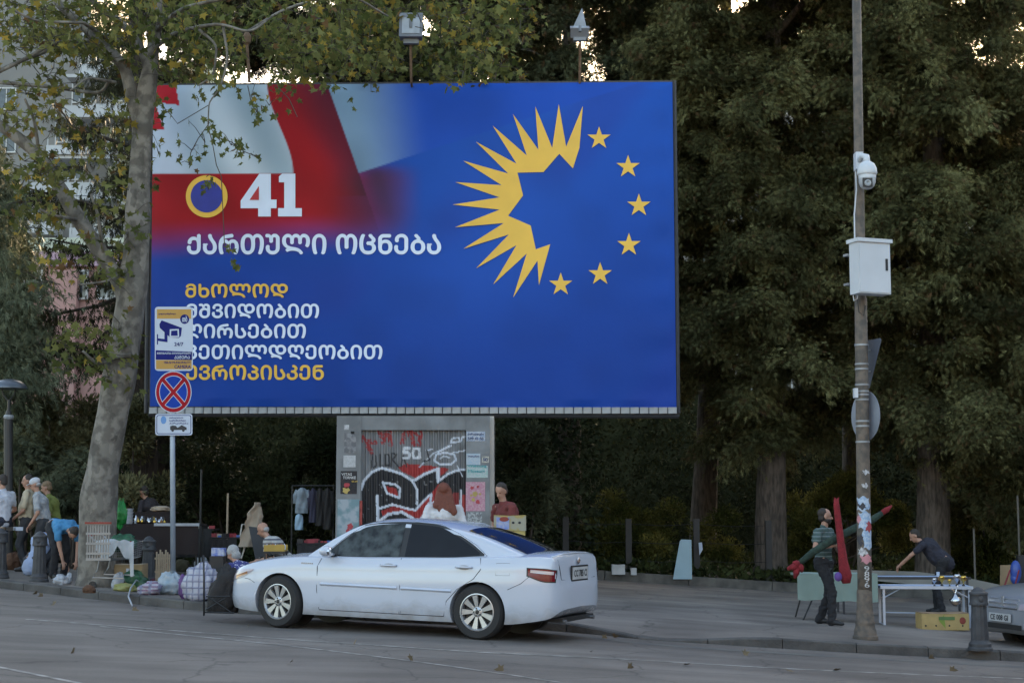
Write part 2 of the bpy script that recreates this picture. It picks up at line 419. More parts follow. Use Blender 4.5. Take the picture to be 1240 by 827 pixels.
# red field
e1 = 330 + 32*sm(100, 212, py) - 4           # white/red border
e2 = 400 + (py-104)*.352                       # red/light-blue border
redm = (1-sm(268, 322, py + (px-185)*.05)) * (1-sm(400, 520, px - np.maximum(0, 180-py)*.0))
redm = np.where(px > e2, redm*sm(196, 222, py), redm)
redm = np.where((px > e1) & (py < 240), np.maximum(redm, 1-sm(-.9, .9, px-e2)), redm)
col = lerp(col, srgb(176, 24, 34), redm)
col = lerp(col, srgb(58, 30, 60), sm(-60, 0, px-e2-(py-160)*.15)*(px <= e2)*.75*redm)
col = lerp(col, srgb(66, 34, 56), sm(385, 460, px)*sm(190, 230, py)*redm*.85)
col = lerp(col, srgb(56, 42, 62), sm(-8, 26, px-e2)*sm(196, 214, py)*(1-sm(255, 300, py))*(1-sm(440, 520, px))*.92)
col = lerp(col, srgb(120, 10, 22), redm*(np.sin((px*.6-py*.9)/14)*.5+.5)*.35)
# white field with soft printed folds
wh = (1-sm(-.9, .9, px-e1))*(1-sm(-.9, .9, py-212.5))
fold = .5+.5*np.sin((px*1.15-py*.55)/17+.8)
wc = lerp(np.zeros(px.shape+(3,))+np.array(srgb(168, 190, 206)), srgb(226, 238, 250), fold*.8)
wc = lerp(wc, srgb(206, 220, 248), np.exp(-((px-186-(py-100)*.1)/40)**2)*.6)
col = col*(1-wh[..., None])+wc*wh[..., None]
for P in ([(180, 95), (211, 95), (219, 129), (187, 125)], [(180, 127), (188, 126), (200, 159), (180, 159)]):
    q = inpoly(px, py, P); col = np.where(q[..., None], np.array(srgb(190, 28, 44)), col)
# pale blue fold
lb = sm(-.9, .9, px-e2)*(1-sm(-.9, .9, py-(212-(px-438)*.33)))
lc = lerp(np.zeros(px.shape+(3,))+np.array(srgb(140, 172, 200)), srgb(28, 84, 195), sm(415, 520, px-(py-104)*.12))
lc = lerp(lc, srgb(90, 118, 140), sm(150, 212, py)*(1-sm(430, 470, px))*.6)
col = col*(1-lb[..., None])+lc*lb[..., None]
# banner folds and slack: real displacement
slack = .012*np.sin(U*40+V_*5)*np.exp(-V_*14) + .010*np.sin(U*63)*np.exp(-(1-V_)*16) + .008*np.sin(V_*55+U*3)*np.exp(-(1-U)*22)
slack = slack*1.8; slack += .016*vnoise(px+py*.9, py*.35, 60, 5) + .004*np.sin((px-py*.4)/38.)
edge = np.minimum(np.minimum(U, 1-U)*60, np.minimum(V_, 1-V_)*40).clip(0, 1)
Vt = np.stack([Xw, Yw-.02-slack*edge, Zw], -1).reshape(-1, 3)
idx = np.arange(nx*ny).reshape(ny, nx)
F = np.stack([idx[:-1, :-1], idx[1:, :-1], idx[1:, 1:], idx[:-1, 1:]], -1).reshape(-1, 4)
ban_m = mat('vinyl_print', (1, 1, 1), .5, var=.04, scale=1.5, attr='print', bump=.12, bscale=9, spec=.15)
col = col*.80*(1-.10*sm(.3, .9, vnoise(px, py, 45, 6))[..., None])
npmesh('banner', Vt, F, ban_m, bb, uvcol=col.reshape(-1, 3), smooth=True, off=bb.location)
FR = .026      # print stands proud of the vinyl's folds
white_p = mat('white_print', srgb(208, 220, 240), .5, var=.04, scale=2)
yel_p = mat('yellow_print', srgb(222, 176, 60), .5, var=.05, scale=2)
def btext(txt, fit, m, off=.035): return text_mesh('lettering', txt, m, fit, bmap, t=FR+.018, parent=bb, offset=off)
def up(s): return ''.join(chr(ord(c)-0x10D0+0x1C90) if 0x10D0 <= ord(c) <= 0x10F0 else c for c in s)
btext(up('ქართული ოცნება'), (228, 286, 538, 311), white_p)
for t_, f_, m_ in (('მხოლოდ', (226, 346, 352, 363), yel_p), ('მშვიდობით', (227, 370, 390, 387.5), white_p),
                   ('ღირსებით', (227, 394, 374, 411.5), white_p), ('კეთილდღეობით', (227, 419, 467, 436.5), white_p),
                   ('ევროპისკენ', (227, 443, 396, 461), yel_p)):
    btext(up(t_), f_, m_)
def bpoly(name, P, m, w0=FR+.015):
    b = MB(); b.prism(P, lambda u, v, t: bmap(u, v, w0+t), .003); return b.build(name, m, bb, world=True)
bpoly('numeral', [(317, 213), (331, 213), (331, 244.5), (338, 244.5), (338, 255), (331, 255), (331, 265), (315.5, 265), (315.5, 255), (294, 255), (294, 246)], white_p).name
bpoly('numeral_gap', [(316.5, 228), (316.5, 245), (305, 245)], mat('red_print', srgb(165, 24, 34), .5), FR+.022)
bpoly('numeral', [(345, 213), (361, 213), (361, 255), (369, 255), (369, 265), (340, 265), (340, 255), (347.5, 255), (347.5, 223.5), (341, 223.5), (341, 216.5)], white_p, FR+.023)
z6 = lambda P: [(540+a/2.955, 100+b_/2.955) for a, b_ in P]
bpoly('sun_emblem', z6([(496, 88), (437, 237), (411, 82), (388, 241), (328, 90), (339, 247), (249, 118), (298, 268), (177, 160), (262, 298), (117, 218), (232, 333),
      (72, 287), (209, 375), (44, 364), (202, 419), (35, 445), (202, 463), (44, 526), (217, 511), (73, 603), (235, 552), (119, 672), (262, 590), (179, 730), (298, 620),
      (250, 776), (336, 645), (341, 733), (381, 587), (330, 605), (312, 520), (232, 485), (285, 412), (265, 330), (357, 328), (413, 262), (461, 315), (484, 240)]), yel_p)
for cx_, cy_ in z6([(553, 206), (655, 309), (693, 448), (658, 589), (557, 693), (418, 730)]):
    P = []
    for k in range(10):
        r_ = 14.6 if k % 2 == 0 else 5.6; a_ = math.pi*k/5
        P.append((cx_+r_*math.sin(a_), cy_-r_*math.cos(a_)))
    bpoly('star', P, yel_p)
ring = [(252.3+25.7*math.cos(a/20*math.pi), 240.5+25.7*math.sin(a/20*math.pi)) for a in range(40)]
bpoly('emblem_ring', ring, yel_p, FR+.012)
bpoly('emblem_disc', [(252.3+(x_-252.3)*.765, 240.5+(y_-240.5)*.765) for x_, y_ in ring], mat('blue_print', srgb(22, 36, 140), .5), FR+.020)
# frame, trim, lamps
steel_d = mat('dark_steel', (.05, .05, .055), .6, metal=.4, scale=8, bump=.2)
galv = mat('pale_trim_metal', (.25, .265, .28), .5, metal=.3, var=.2, scale=3, bump=.1)
b = MB(); b.add([bmap(182, 101, -.03), bmap(819, 97, -.03), bmap(823, 503, -.03), bmap(179, 501, -.03), bmap(182, 101, -.45), bmap(819, 97, -.45), bmap(823, 503, -.45), bmap(179, 501, -.45)],
      [(3, 2, 1, 0), (4, 5, 6, 7), (0, 1, 5, 4), (1, 2, 6, 5), (2, 3, 7, 6), (3, 0, 4, 7)]); b.build('board_box', steel_d, bb, world=True)
for a, c in (((816.5, 98), (821.5, 500)), ((181, 101), (176.5, 500))):
    b = MB(); b.tube([bmap(a[0], a[1], .0), bmap(c[0], c[1], .0)], .035, 4); b.build('side_rail', steel_d, bb, world=True)
first = None; n_t = 57
for i in range(n_t):
    p = bmap(181+639*(i+.5)/n_t, 497, .03)
    if first is None:
        b = MB(); b.box((0, 0, 0), (.155, .05, .115)); b.box((.03, -.028, 0), (.05, .012, .11)); first = b.build('trim_slat', galv, bb); o = first
    else: o = first.copy(); C.objects.link(o); o.parent = bb
    o.location = p - bb.location; o.rotation_euler = (rnd.uniform(-.03, .03), rnd.uniform(-.01, .01), math.atan2(TR.y-TL.y, TR.x-TL.x)+rnd.uniform(-.02, .02))
b = MB(); b.tube([bmap(180, 502, .0), bmap(822, 504, .0)], .035, 4); b.build('bottom_beam', steel_d, bb, world=True)
lamp_grey = mat('lamp_housing', (.16, .17, .19), .5, metal=.2, var=.1, bump=.1)
rust = mat('rusty_pole', (.10, .055, .03), .8, scale=10, col2=(.16, .10, .06), bump=.3)
glass_l = mat('lamp_glass', (.35, .38, .42), .12, var=.1)
def flood(px_, base, top, wd, h_, tilt, side=0):
    f = MB(); a = At(px_, base, YB-.25); c = At(px_, top+h_, YB-.55); f.tube([a, Vector((a.x, c.y, c.z))], .028, 6)
    f.tube([a, a+Vector((0, .3, -.03))], .022, 6)
    fo = f.build('floodlight_arm', rust, bb, world=True)
    k = sc(YB); b = MB(); cc = At(px_+side, top+h_/2, YB-.6); m_ = Euler((tilt, 0, 0)).to_matrix()
    b.box(cc, (wd/k, .16, h_/k), rot=m_); b.box(cc+m_ @ Vector((0, .11, 0)), (wd/k*.6, .1, h_/k*.55), rot=m_)
    b.box(cc+m_ @ Vector((0, -.09, .0)), (wd/k*1.06, .03, h_/k*1.04), rot=m_)
    b.box(cc+Vector((0, 0, -h_/k*.55)), (wd/k*.7, .1, .12)); b.tube([cc+Vector((0, -.12, h_/k*.5)), cc+Vector((.0, -.13, -h_/k*.1))], .03, 6)
    b.build('floodlight_head', lamp_grey, fo, world=True)
    d = MB(); d.box(cc+m_ @ Vector((-.0, -.108, -.02)), (wd/k*.8, .012, h_/k*.7), rot=m_); d.build('floodlight_glass', glass_l, fo, world=True)
flood(498, 100, 18, 27, 31, R(-12))
flood(702, 100, 34, 22, 12, R(-60))
b = MB(); c = At(702, 34, YB-.6); b.add([c+Vector((-.13, 0, 0)), c+Vector((.13, 0, 0)), c+Vector((.05, .12, .42)), c+Vector((.12, .28, .02)), c+Vector((-.10, .28, .02))], [(0, 1, 2), (1, 3, 2), (3, 4, 2), (4, 0, 2), (0, 4, 3, 1)])
b.build('lamp_visor', galv, bb, world=True)
b = MB(); a = At(302, 100, YB-.2); c = At(299, 52, YB-.2); b.tube([a, c], .03, 6); b.lathe([(.03, 0), (.075, .05), (.085, .16), (.05, .24), (.01, .26)], c-Vector((0, 0, .05)), 10); b.build('lamp_bracket', rust, bb, world=True)

# ------------------------------------------------------------------ kiosk under the board
zk = lambda a, b_: (395+a/4.352, 490+b_/4.352)
YK = 28.6
def kmap(px_, py_, w_=0):
    p = At(px_, py_, YK); return Vector((p.x, p.y-w_, p.z))
kx0, kx1 = At(408.8, 506, YK).x, At(593, 506, YK).x; kt = At(500, 503.5, YK).z
kg = g((kx0+kx1)/2)+PV
kio = thing('kiosk', 'grey metal kiosk with corrugated shutter covered in graffiti and posters under the billboard', 'kiosk', ((kx0+kx1)/2, YK+1, kg))
kpaint = mat('grey_kiosk_paint', (.20, .21, .22), .7, scale=2.5, col2=(.14, .145, .15), bump=.25, bscale=14)
b = MB(); b.box(((kx0+kx1)/2, YK+1.3, (kt+kg)/2-.1), (kx1-kx0-.1, 2.2, kt-kg+.1)); b.build('wall', mat('kiosk_side', (.10, .10, .10), .7), kio, world=True)
def panel(name, x0, y0, x1, y1, w0, t, m, par=kio):
    a = kmap(x0, y0); c = kmap(x1, y1); b = MB(); b.box(((a.x+c.x)/2, YK-w0-t/2, (a.z+c.z)/2), (abs(c.x-a.x), t, abs(a.z-c.z))); return b.build(name, m, par, world=True)
kb = CY*0 + 705
panel('column', 408.8, 504, 436.4, kb, 0, .12, kpaint); panel('column', 564.6, 504, 593, kb, 0, .12, kpaint)
panel('header_panel', 436.6, 504, 564.4, 521, -.02, .13, kpaint)
b = MB(); b.box((kx1+.012, YK+.9, (kt+kg)/2), (.13, 1.6, kt-kg)); b.build('side_frame', mat('kiosk_edge', (.45, .42, .38), .5), kio, world=True)
nx, ny = 210, 140
gx, gy = np.meshgrid(np.linspace(180, 738, nx), np.linspace(135, 900, ny))
c = np.zeros(gx.shape+(3,)) + np.array((.165, .17, .18))
c *= (.75+.5*vnoise(gx, gy*.3, 25, 1))[..., None]
c *= np.where((gx-180) % 27 < 4, .55, 1)[..., None]
nzr = vnoise(gx, gy, 14, 8)
def paint(mask, colr): 
    global c
    c = np.where((mask & (nzr > .06))[..., None], np.array(colr), c)
blk, wht, red_, grn = (.012, .012, .016), (.58, .62, .70), (.30, .02, .02), (.02, .10, .06)
for P in ([(190, 170), (240, 250)], [(268, 90), (300, 200), (330, 100), (340, 210)], [(400, 200), (440, 100), (460, 210)], [(410, 160), (500, 150), (490, 210)], [(200, 190), (260, 200)]):
    d = dline(gx, gy, P); paint((d < 12) & (vnoise(gx, gy, 7, 4) > .35), (.28, .03, .035))
paint(inpoly(gx, gy, [(190, 440), (215, 380), (280, 335), (350, 345), (455, 395), (545, 345), (590, 335), (640, 370), (690, 340), (738, 345), (738, 720), (190, 720)]), blk)
paint(inpoly(gx, gy, [(190, 470), (270, 480), (270, 720), (190, 720)]), blk)
paint(inpoly(gx, gy, [(380, 330), (420, 310), (590, 325), (590, 345), (520, 355), (470, 385), (400, 352)]), red_)
paint(inpoly(gx, gy, [(600, 330), (650, 335), (620, 365), (600, 375)]), red_)
paint(inpoly(gx, gy, [(290, 560), (350, 535), (410, 545), (470, 560), (520, 500), (560, 460), (590, 420), (640, 430), (600, 500), (560, 560), (500, 610), (400, 560), (300, 590)]), red_)
paint(inpoly(gx, gy, [(318, 430), (370, 440), (380, 480), (330, 470)]), red_)
paint(inpoly(gx, gy, [(705, 480), (738, 470), (738, 615), (710, 615)]), red_)
paint(inpoly(gx, gy, [(640, 470), (700, 460), (700, 560), (660, 520)]), (.20, .02, .02))
for P, w_ in (([(185, 445), (200, 400), (240, 355), (290, 333), (340, 345), (400, 365), (455, 400), (480, 450), (478, 520)], 7), ([(465, 398), (520, 365), (585, 338), (588, 405)], 7),
              ([(595, 335), (595, 400), (640, 365), (690, 345), (738, 340)], 6), ([(270, 480), (272, 620), (330, 575), (400, 565), (460, 600)], 8),
              ([(285, 545), (350, 525), (420, 545), (470, 555), (540, 480), (555, 470), (548, 520), (520, 570), (495, 605)], 6),
              ([(300, 410), (365, 420), (390, 440), (385, 490), (320, 465), (300, 410)], 6), ([(540, 520), (580, 510)], 5), ([(710, 450), (708, 600)], 6),
              ([(490, 330), (560, 260), (650, 215)], 3), ([(525, 240), (560, 235)], 3), ([(580, 262), (625, 252), (675, 262), (685, 290), (660, 312), (600, 314), (570, 295), (580, 262)], 5),
              ([(600, 285), (620, 270), (650, 278)], 3), ([(655, 200), (665, 178), (700, 172), (705, 195), (655, 200)], 4), ([(712, 190), (715, 172), (738, 168)], 4), ([(590, 250), (660, 215)], 4),
              ([(690, 320), (720, 380)], 2), ([(660, 255), (738, 240)], 3)):
    paint(dline(gx, gy, P) < w_, wht)
for P in ([(245, 260), (240, 330)], [(262, 270), (265, 320), (250, 330)], [(285, 262), (285, 325), (300, 320)], [(310, 265), (310, 320), (335, 320), (330, 262), (312, 262)], [(345, 325), (345, 255), (372, 262), (350, 290), (380, 325)],
          [(395, 325), (405, 270), (425, 325)], [(530, 240), (545, 290), (510, 300)]):
    paint(dline(gx, gy, P) < 4, (.02, .02, .025))
for k, P in enumerate(([(440, 228), (412, 228), (410, 252), (432, 250), (442, 262), (436, 280), (408, 280)], [(462, 232), (490, 232), (494, 278), (462, 280), (458, 255), (462, 232)])):
    paint(dline(gx, gy, P) < 6.5, (.60, .62, .66))
ppx, ppy = 395+gx/4.352, 490+gy/4.352
a = (ppx-CX)/FPX; u_ = (CY-ppy)/FPX; dy_ = math.cos(PITCH)-u_*math.sin(PITCH); dz_ = math.sin(PITCH)+u_*math.cos(PITCH)
X_, Z_ = a*YK/dy_, CAMZ+dz_*YK/dy_
wv = np.clip(np.sin((gx-180)/27*2*math.pi)*1.8, -1, 1)*.018
idx = np.arange(nx*ny).reshape(ny, nx)
npmesh('shutter', np.stack([X_, np.full_like(X_, YK-.02)-wv, Z_], -1).reshape(-1, 3), np.stack([idx[:-1, :-1], idx[1:, :-1], idx[1:, 1:], idx[:-1, 1:]], -1).reshape(-1, 4),
       mat('sprayed_metal', (1, 1, 1), .55, var=.06, scale=6, attr='print', bump=.1), kio, uvcol=c.reshape(-1, 3), off=kio.location)
pap = lambda n_, c1, c2=None, s_=30: mat(n_, c1, .8, scale=s_, col2=c2 or tuple(v*.6 for v in c1), lo=.45, hi=.6)
def poster(a0, b0, a1, b1, m, w0=.12, label=None):
    p0, p1 = zk(a0, b0), zk(a1, b1)
    o = panel('poster', p0[0], p0[1], p1[0], p1[1], w0, .006, m)
    if label: o['label'] = label
    return o
poster(740, 143, 838, 193, pap('notice_white', (.42, .45, .50), (.25, .30, .42)))
poster(740, 258, 813, 318, pap('notice_blue', (.32, .40, .48), (.40, .44, .48)))
poster(822, 273, 858, 306, pap('notice_cream', (.45, .43, .38)))
poster(742, 322, 852, 385, pap('notice_green', (.30, .42, .40), (.42, .44, .46)))
poster(737, 407, 838, 560, pap('poster_pink', (.42, .20, .27), (.45, .30, .33)), label='pink poster with small yellow figures')
poster(742, 566, 822, 625, pap('poster_scrawl', (.35, .37, .38), (.15, .15, .16)))
poster(95, 268, 158, 330, pap('notice_pale', (.45, .46, .48), (.38, .39, .40)))
poster(100, 150, 160, 255, pap('grey_scrawl', (.13, .13, .14), (.24, .24, .25), 12))
poster(80, 350, 165, 470, pap('poster_black', (.02, .02, .025), (.04, .03, .03)))
poster(64, 498, 178, 700, pap('poster_collage', (.16, .25, .28), (.32, .36, .40), 6), label='weathered pale blue collage of torn posters')
poster(178, 505, 192, 690, pap('red_paint', (.32, .06, .05)))
poster(98, 108, 124, 134, pap('sticker_white', (.5, .5, .52))); poster(134, 142, 152, 156, pap('sticker_black', (.02, .02, .02)))
def ktext(txt, a0, b0, a1, b1, m, w0=.131, off=.04):
    p0, p1 = zk(a0, b0), zk(a1, b1); text_mesh('lettering', txt, m, (p0[0], p0[1], p1[0], p1[1]), kmap, t=w0, parent=kio, offset=off)
tw, tk_ = mat('ink_white', (.5, .5, .5), .7), mat('ink_dark', (.05, .07, .15), .7)
ktext('VITAS', 84, 360, 140, 374, tw); ktext('TORNKE', 92, 377, 160, 392, tw); ktext('05.09', 138, 400, 170, 409, mat('ink_yellow', (.5, .35, .08), .7))
ktext('Wohnung', 746, 316, 846, 334, mat('ink_teal', (.05, .25, .28), .7)); ktext('Museum', 750, 342, 836, 358, mat('ink_teal', (0, 0, 0), .7))
ktext('ქირავდება', 746, 150, 832, 164, tk_); ktext('599 41 50', 748, 172, 830, 188, tk_); ktext('NO', 828, 280, 852, 300, tk_)
ktext('ოთახი', 748, 266, 806, 278, tk_)
fig_y = mat('poster_figure', (.40, .30, .10), .8); fig_r = mat('poster_figure_red', (.35, .05, .06), .8)
for q, (a, b_, r_) in enumerate(((770, 438, 9), (800, 432, 7), (785, 470, 14), (776, 500, 10), (800, 512, 11), (765, 478, 6), (812, 470, 6), (112, 425, 15), (108, 450, 18), (130, 640, 16), (120, 665, 13))):
    P = [(a+r_*(1+.25*math.sin(3*k+q))*math.cos(k*math.pi/5), b_+r_*(1+.25*math.cos(2*k+q))*math.sin(k*math.pi/5)) for k in range(10)]
    bq = MB(); bq.prism([zk(*p) for p in P], lambda u, v, t: kmap(u, v, .128+t), .003); bq.build('poster_print', fig_r if q in (0, 1, 4, 9, 10) or q == 7 else fig_y, kio, world=True)
# ------------------------------------------------------------------ foliage
rs = np.random.RandomState(11)
def unit(n):
    v = rs.normal(size=(n, 3)); return v/np.linalg.norm(v, axis=1, keepdims=True)
def frames(D, roll=None):
    """orthonormal frames whose first axis is D"""
    n = len(D); D = D/np.linalg.norm(D, axis=1, keepdims=True)
    r_ = unit(n); S = np.cross(D, r_); S /= np.linalg.norm(S, axis=1, keepdims=True)+1e-9
    return D, S, np.cross(D, S)
# conifer spray: forked, scale-leaved fan made of slim triangles
def spray_template():
    T = []
    for a, l, o in ((0, 1.0, .05), (.6, .62, .10), (-.6, .66, .16), (.75, .46, .42), (-.7, .42, .52)):
        w_ = .062; dx, dy = math.cos(a), math.sin(a)
        T.append(((o-dy*w_, dx*w_), (o+dy*w_, -dx*w_), (o+dx*l*.95, dy*l)))
    return np.array(T)                       # (7,3,2)
SPR = spray_template()
def sprays(P, D, L):
    D, S, N = frames(D); n = len(P); k = SPR.shape[0]
    u = SPR[None, ..., 0]*L[:, None, None]; v = SPR[None, ..., 1]*L[:, None, None]
    droop = -(u**2)/L[:, None, None]*.35
    V = P[:, None, None]+u[..., None]*D[:, None, None]+v[..., None]*S[:, None, None]; V[..., 2] += droop
    V = V.reshape(-1, 3)
    return V, np.arange(len(V)).reshape(-1, 3)
def blades(P, D, L, wr=.35):
    """simple pointed leaf: two triangles folded along the midrib"""
    D, S, N = frames(D); a = P; c = P+D*L[:, None]; m = P+D*L[:, None]*.45
    l = m+S*(L*wr*.5)[:, None]+N*(L*.06)[:, None]; r_ = m-S*(L*wr*.5)[:, None]+N*(L*.06)[:, None]
    V = np.stack([a, l, c, r_], 1).reshape(-1, 3); i = np.arange(len(P))*4
    return V, np.concatenate([np.stack([i, i+1, i+2], 1), np.stack([i, i+2, i+3], 1)])
PAL = np.array([(0, 0), (.30, -.10), (.34, -.42), (.52, -.20), (.80, -.38), (.70, -.12), (1.05, 0), (.70, .12), (.80, .38), (.52, .20), (.34, .42), (.30, .10)])
PAL = np.array([(0, 0), (.05, -.20), (-.05, -.46), (.24, -.30), (.50, -.55), (.52, -.20), (1.0, 0), (.52, .20), (.50, .55), (.24, .30), (-.05, .46), (.05, .20)])
PF = np.array([(0, 1, 3), (1, 2, 3), (0, 3, 5), (3, 4, 5), (0, 5, 6), (0, 6, 7), (0, 7, 9), (7, 8, 9), (0, 9, 11), (9, 10, 11)])
def palms(P, D, L):
    D, S, N = frames(D); n = len(P)
    curl = rs.uniform(-.25, .35, n)
    u = PAL[None, :, 0]*L[:, None]; v = PAL[None, :, 1]*L[:, None]
    h = -(v**2)/L[:, None]*.5*curl[:, None]*2 - (u**2)/L[:, None]*.2
    V = P[:, None]+u[..., None]*D[:, None]+v[..., None]*S[:, None]+h[..., None]*N[:, None]
    F_ = PF[None]+(np.arange(n)*12)[:, None, None]
    return V.reshape(-1, 3), F_.reshape(-1, 3)
def foliage(name, parts, m, parent, kind='stuff'):
    V, F_, o = [], [], 0
    for v, f in parts: V.append(v); F_.append(f+o); o += len(v)
    off = parent.location if parent is not None else None
    return npmesh(name, np.concatenate(V), np.concatenate(F_), m, parent, kind=kind, off=off)
def leafmat(name, c, c2, transl=.3, scale=.6, island=.35, rough=.6):
    return mat(name, c, rough, col2=c2, scale=scale, transl=transl, island=island, spec=.05, lo=.38, hi=.62)
con_m = leafmat('conifer_foliage', (.050, .052, .023), (.165, .160, .072), scale=.9)
con2_m = leafmat('conifer_foliage_grey', (.042, .048, .026), (.12, .13, .07), island=.35)
dark_m = leafmat('cedar_foliage', (.024, .026, .014), (.07, .072, .04), .15)
blue_m = leafmat('deodar_foliage', (.042, .050, .030), (.125, .14, .09), .2, 1.2)
shr_m = leafmat('shrub_leaves', (.055, .058, .028), (.19, .185, .10), .3, .9)
shry_m = leafmat('bright_shrub_leaves', (.035, .045, .012), (.13, .125, .035), .4, .8)
pl_m = leafmat('plane_leaves', (.06, .078, .024), (.17, .17, .06), .35, .8, .35)
ply_m = leafmat('yellowing_and_sunlit_leaves', (.20, .17, .035), (.30, .21, .045), .4, 2)  # real yellowing; in the top band the yellow also paints sunlit leaves
plb_m = leafmat('brown_plane_leaf', (.10, .06, .03), (.15, .09, .04), .3, 2)
def barkmat(name, c1, c2, sx=1.2, sz=.25, s_=14):
    m = mat(name, c1, .9, col2=c2, scale=s_, bump=1., bscale=22, detail=8)
    n, L = m.node_tree.nodes, m.node_tree.links
    for q in [x for x in n if x.type == 'TEX_NOISE']:
        src = q.inputs['Vector'].links[0].from_socket; mp = n.new('ShaderNodeMapping'); mp.inputs['Scale'].default_value = (sx, sx, sz)
        L.new(src, mp.inputs[0]); L.new(mp.outputs[0], q.inputs['Vector'])
    return m
bark_c = barkmat('conifer_bark', (.045, .036, .03), (.125, .10, .082))
bark_d = barkmat('dark_bark', (.02, .015, .012), (.06, .045, .035))
def trunk_mesh(name, pts, rad, m, parent, n=18, rough=.06, kind=None):
    """bark-ridged, flared trunk through world points"""
    P = [Vector(p) for p in pts]; K = []; Rr = []
    for i in range(len(P)-1):
        for t in np.linspace(0, 1, 7)[:-1]: K.append(P[i].lerp(P[i+1], t)); Rr.append(rad[i]*(1-t)+rad[i+1]*t)
    K.append(P[-1]); Rr.append(rad[-1])
    b = MB(); b.tube(K, Rr, n); o = random.Random(len(K)).random()*9
    ph = [rnd.uniform(0, 6.28) for _ in range(4)]
    for i in range(len(K)):
        for j in range(n):
            v = Vector(b.v[i*n+j]); q = 2*math.pi*j/n
            f = 1+rough*(math.sin(q*3+ph[0]+i*.15)*.6+math.sin(q*5+ph[1]-i*.3)*.5+math.sin(q*2+i*.9+ph[2])*.35)
            b.v[i*n+j] = tuple(K[i]+(v-K[i])*f)
    return b.build(name, m, parent, smooth=True, world=True)
def crown_pts(env, Y, dep, n, zbias=1.0):
    """clump centres inside a crown: env = [(py, xl, xr)] silhouette at depth Y, dep = half depth"""
    ys = [e[0] for e in env]; out = []
    while len(out) < n:
        py = rnd.uniform(ys[0], ys[-1]); xl = np.interp(py, ys, [e[1] for e in env]); xr = np.interp(py, ys, [e[2] for e in env])
        hw = (xr-xl)/2; u = rnd.uniform(-1, 1); v = rnd.uniform(-1, 1)
        if u*u+v*v > 1: continue
        if rnd.random() > hw/max((e[2]-e[1])/2 for e in env): continue
        p = At((xl+xr)/2+u*hw, py, Y); k = min(1, hw/70)
        out.append((p.x, Y+v*dep*k, p.z))
    return np.array(out)
def conifer(name, label, px, base, Y, width, env, dep, nclump, m, nspray=260, L=.15, trunk_top=-420, lean=0, bark=bark_c, group='conifers behind the pavement', limb=14, cr=.84, down=.28, share=None):
    bp = G(px, base, PV); bp = At(px, base, Y); bp.z = g(bp.x)+PV+.1
    t = thing(name, label, 'tree', bp, group=group); nspray = int(nspray*1.7)
    top = At(px+lean, trunk_top, Y); r0 = width/2/sc(Y)
    trunk_mesh('trunk', [bp-Vector((0, 0, .4)), bp+Vector((0, 0, .5)), bp.lerp(top, .2), bp.lerp(top, .5), top], [r0*1.3, r0*.9, r0*.78, r0*.5, r0*.15], bark, t, 20, .09)
    cs = crown_pts(env, Y, dep, nclump)
    # limbs from the trunk to some of the clumps
    for i in range(limb):
        c = Vector(cs[i*len(cs)//limb]); s_ = bp.lerp(top, min(.95, max(.12, (c.z-bp.z)/(top.z-bp.z)-.03)))
        md = s_.lerp(c, .5)+Vector((0, 0, .35)); trunk_mesh('limb', [s_, md, c], [r0*.28, r0*.16, r0*.06], bark, t, 7, .03)
    cen = Vector((bp.x, Y, 0))
    for i, c in enumerate(cs):
        c = Vector(c)
        k_ = rnd.randrange(len(BOUGH[m.name])); o = bpy.data.objects.new('bough', BOUGH[m.name][k_]); C.objects.link(o); o.parent = t
        out = math.atan2(c.y-cen.y, c.x-cen.x); s_ = rnd.uniform(.7, 1.25)*cr/.62
        o.location = c-bp; o.rotation_euler = (rnd.uniform(-.35, .35), rnd.uniform(-.3, .45), out+rnd.uniform(-.7, .7)); o.scale = (s_*rnd.uniform(.85, 1.2), s_*rnd.uniform(.85, 1.2)*rnd.choice((-1, 1)), s_)
    return t
def make_bough(m, L, nsp):
    """one bough along +X: a drooping spine with branchlets, each set with fine sprays"""
    P, D = [], []; nb = 24
    for b_ in range(nb):
        u = rnd.uniform(-.75, .85); a0 = Vector((u, 0, .12-.28*max(0, u)**2)); ang = rnd.uniform(-1, 1); ln_ = rnd.uniform(.25, .62)*(1-.35*abs(u)); q = rnd.uniform(0, 6.28)
        e = Vector((math.cos(q)*.35+.45, math.sin(q)*.9, rnd.uniform(-.55, .55))).normalized()*ln_
        for k in range(nsp//nb):
            v = rnd.random()**.7; p = a0+e*v+Vector((0, 0, -.18*v*v)); w_ = .035+.075*v*rnd.random()+.02
            P.append((p.x+rnd.gauss(0, w_), p.y+rnd.gauss(0, w_), p.z+rnd.gauss(0, w_)*.8)); d = e.normalized()*.9; D.append((d.x+rnd.gauss(0, .55), d.y+rnd.gauss(0, .55), d.z-.12+rnd.gauss(0, .5)))
    V, F_ = sprays(np.array(P), np.array(D), rs.uniform(.6, 1.35, len(P))*L)
    o = npmesh('bough', V, F_, m); me = o.data; me.materials.append(deadt_m); sel = (rs.rand(len(F_)//5) < .06).repeat(5).astype(np.int32); me.polygons.foreach_set('material_index', sel); bpy.data.objects.remove(o); return me
deadt_m = leafmat('dead_conifer_twigs', (.06, .038, .02), (.14, .09, .045), .2)
BOUGH = {con_m.name: [make_bough(con_m, .095, 2600) for _ in range(9)], con2_m.name: [make_bough(con2_m, .105, 2000) for _ in range(4)], dark_m.name: [make_bough(dark_m, .12, 1600) for _ in range(4)]}
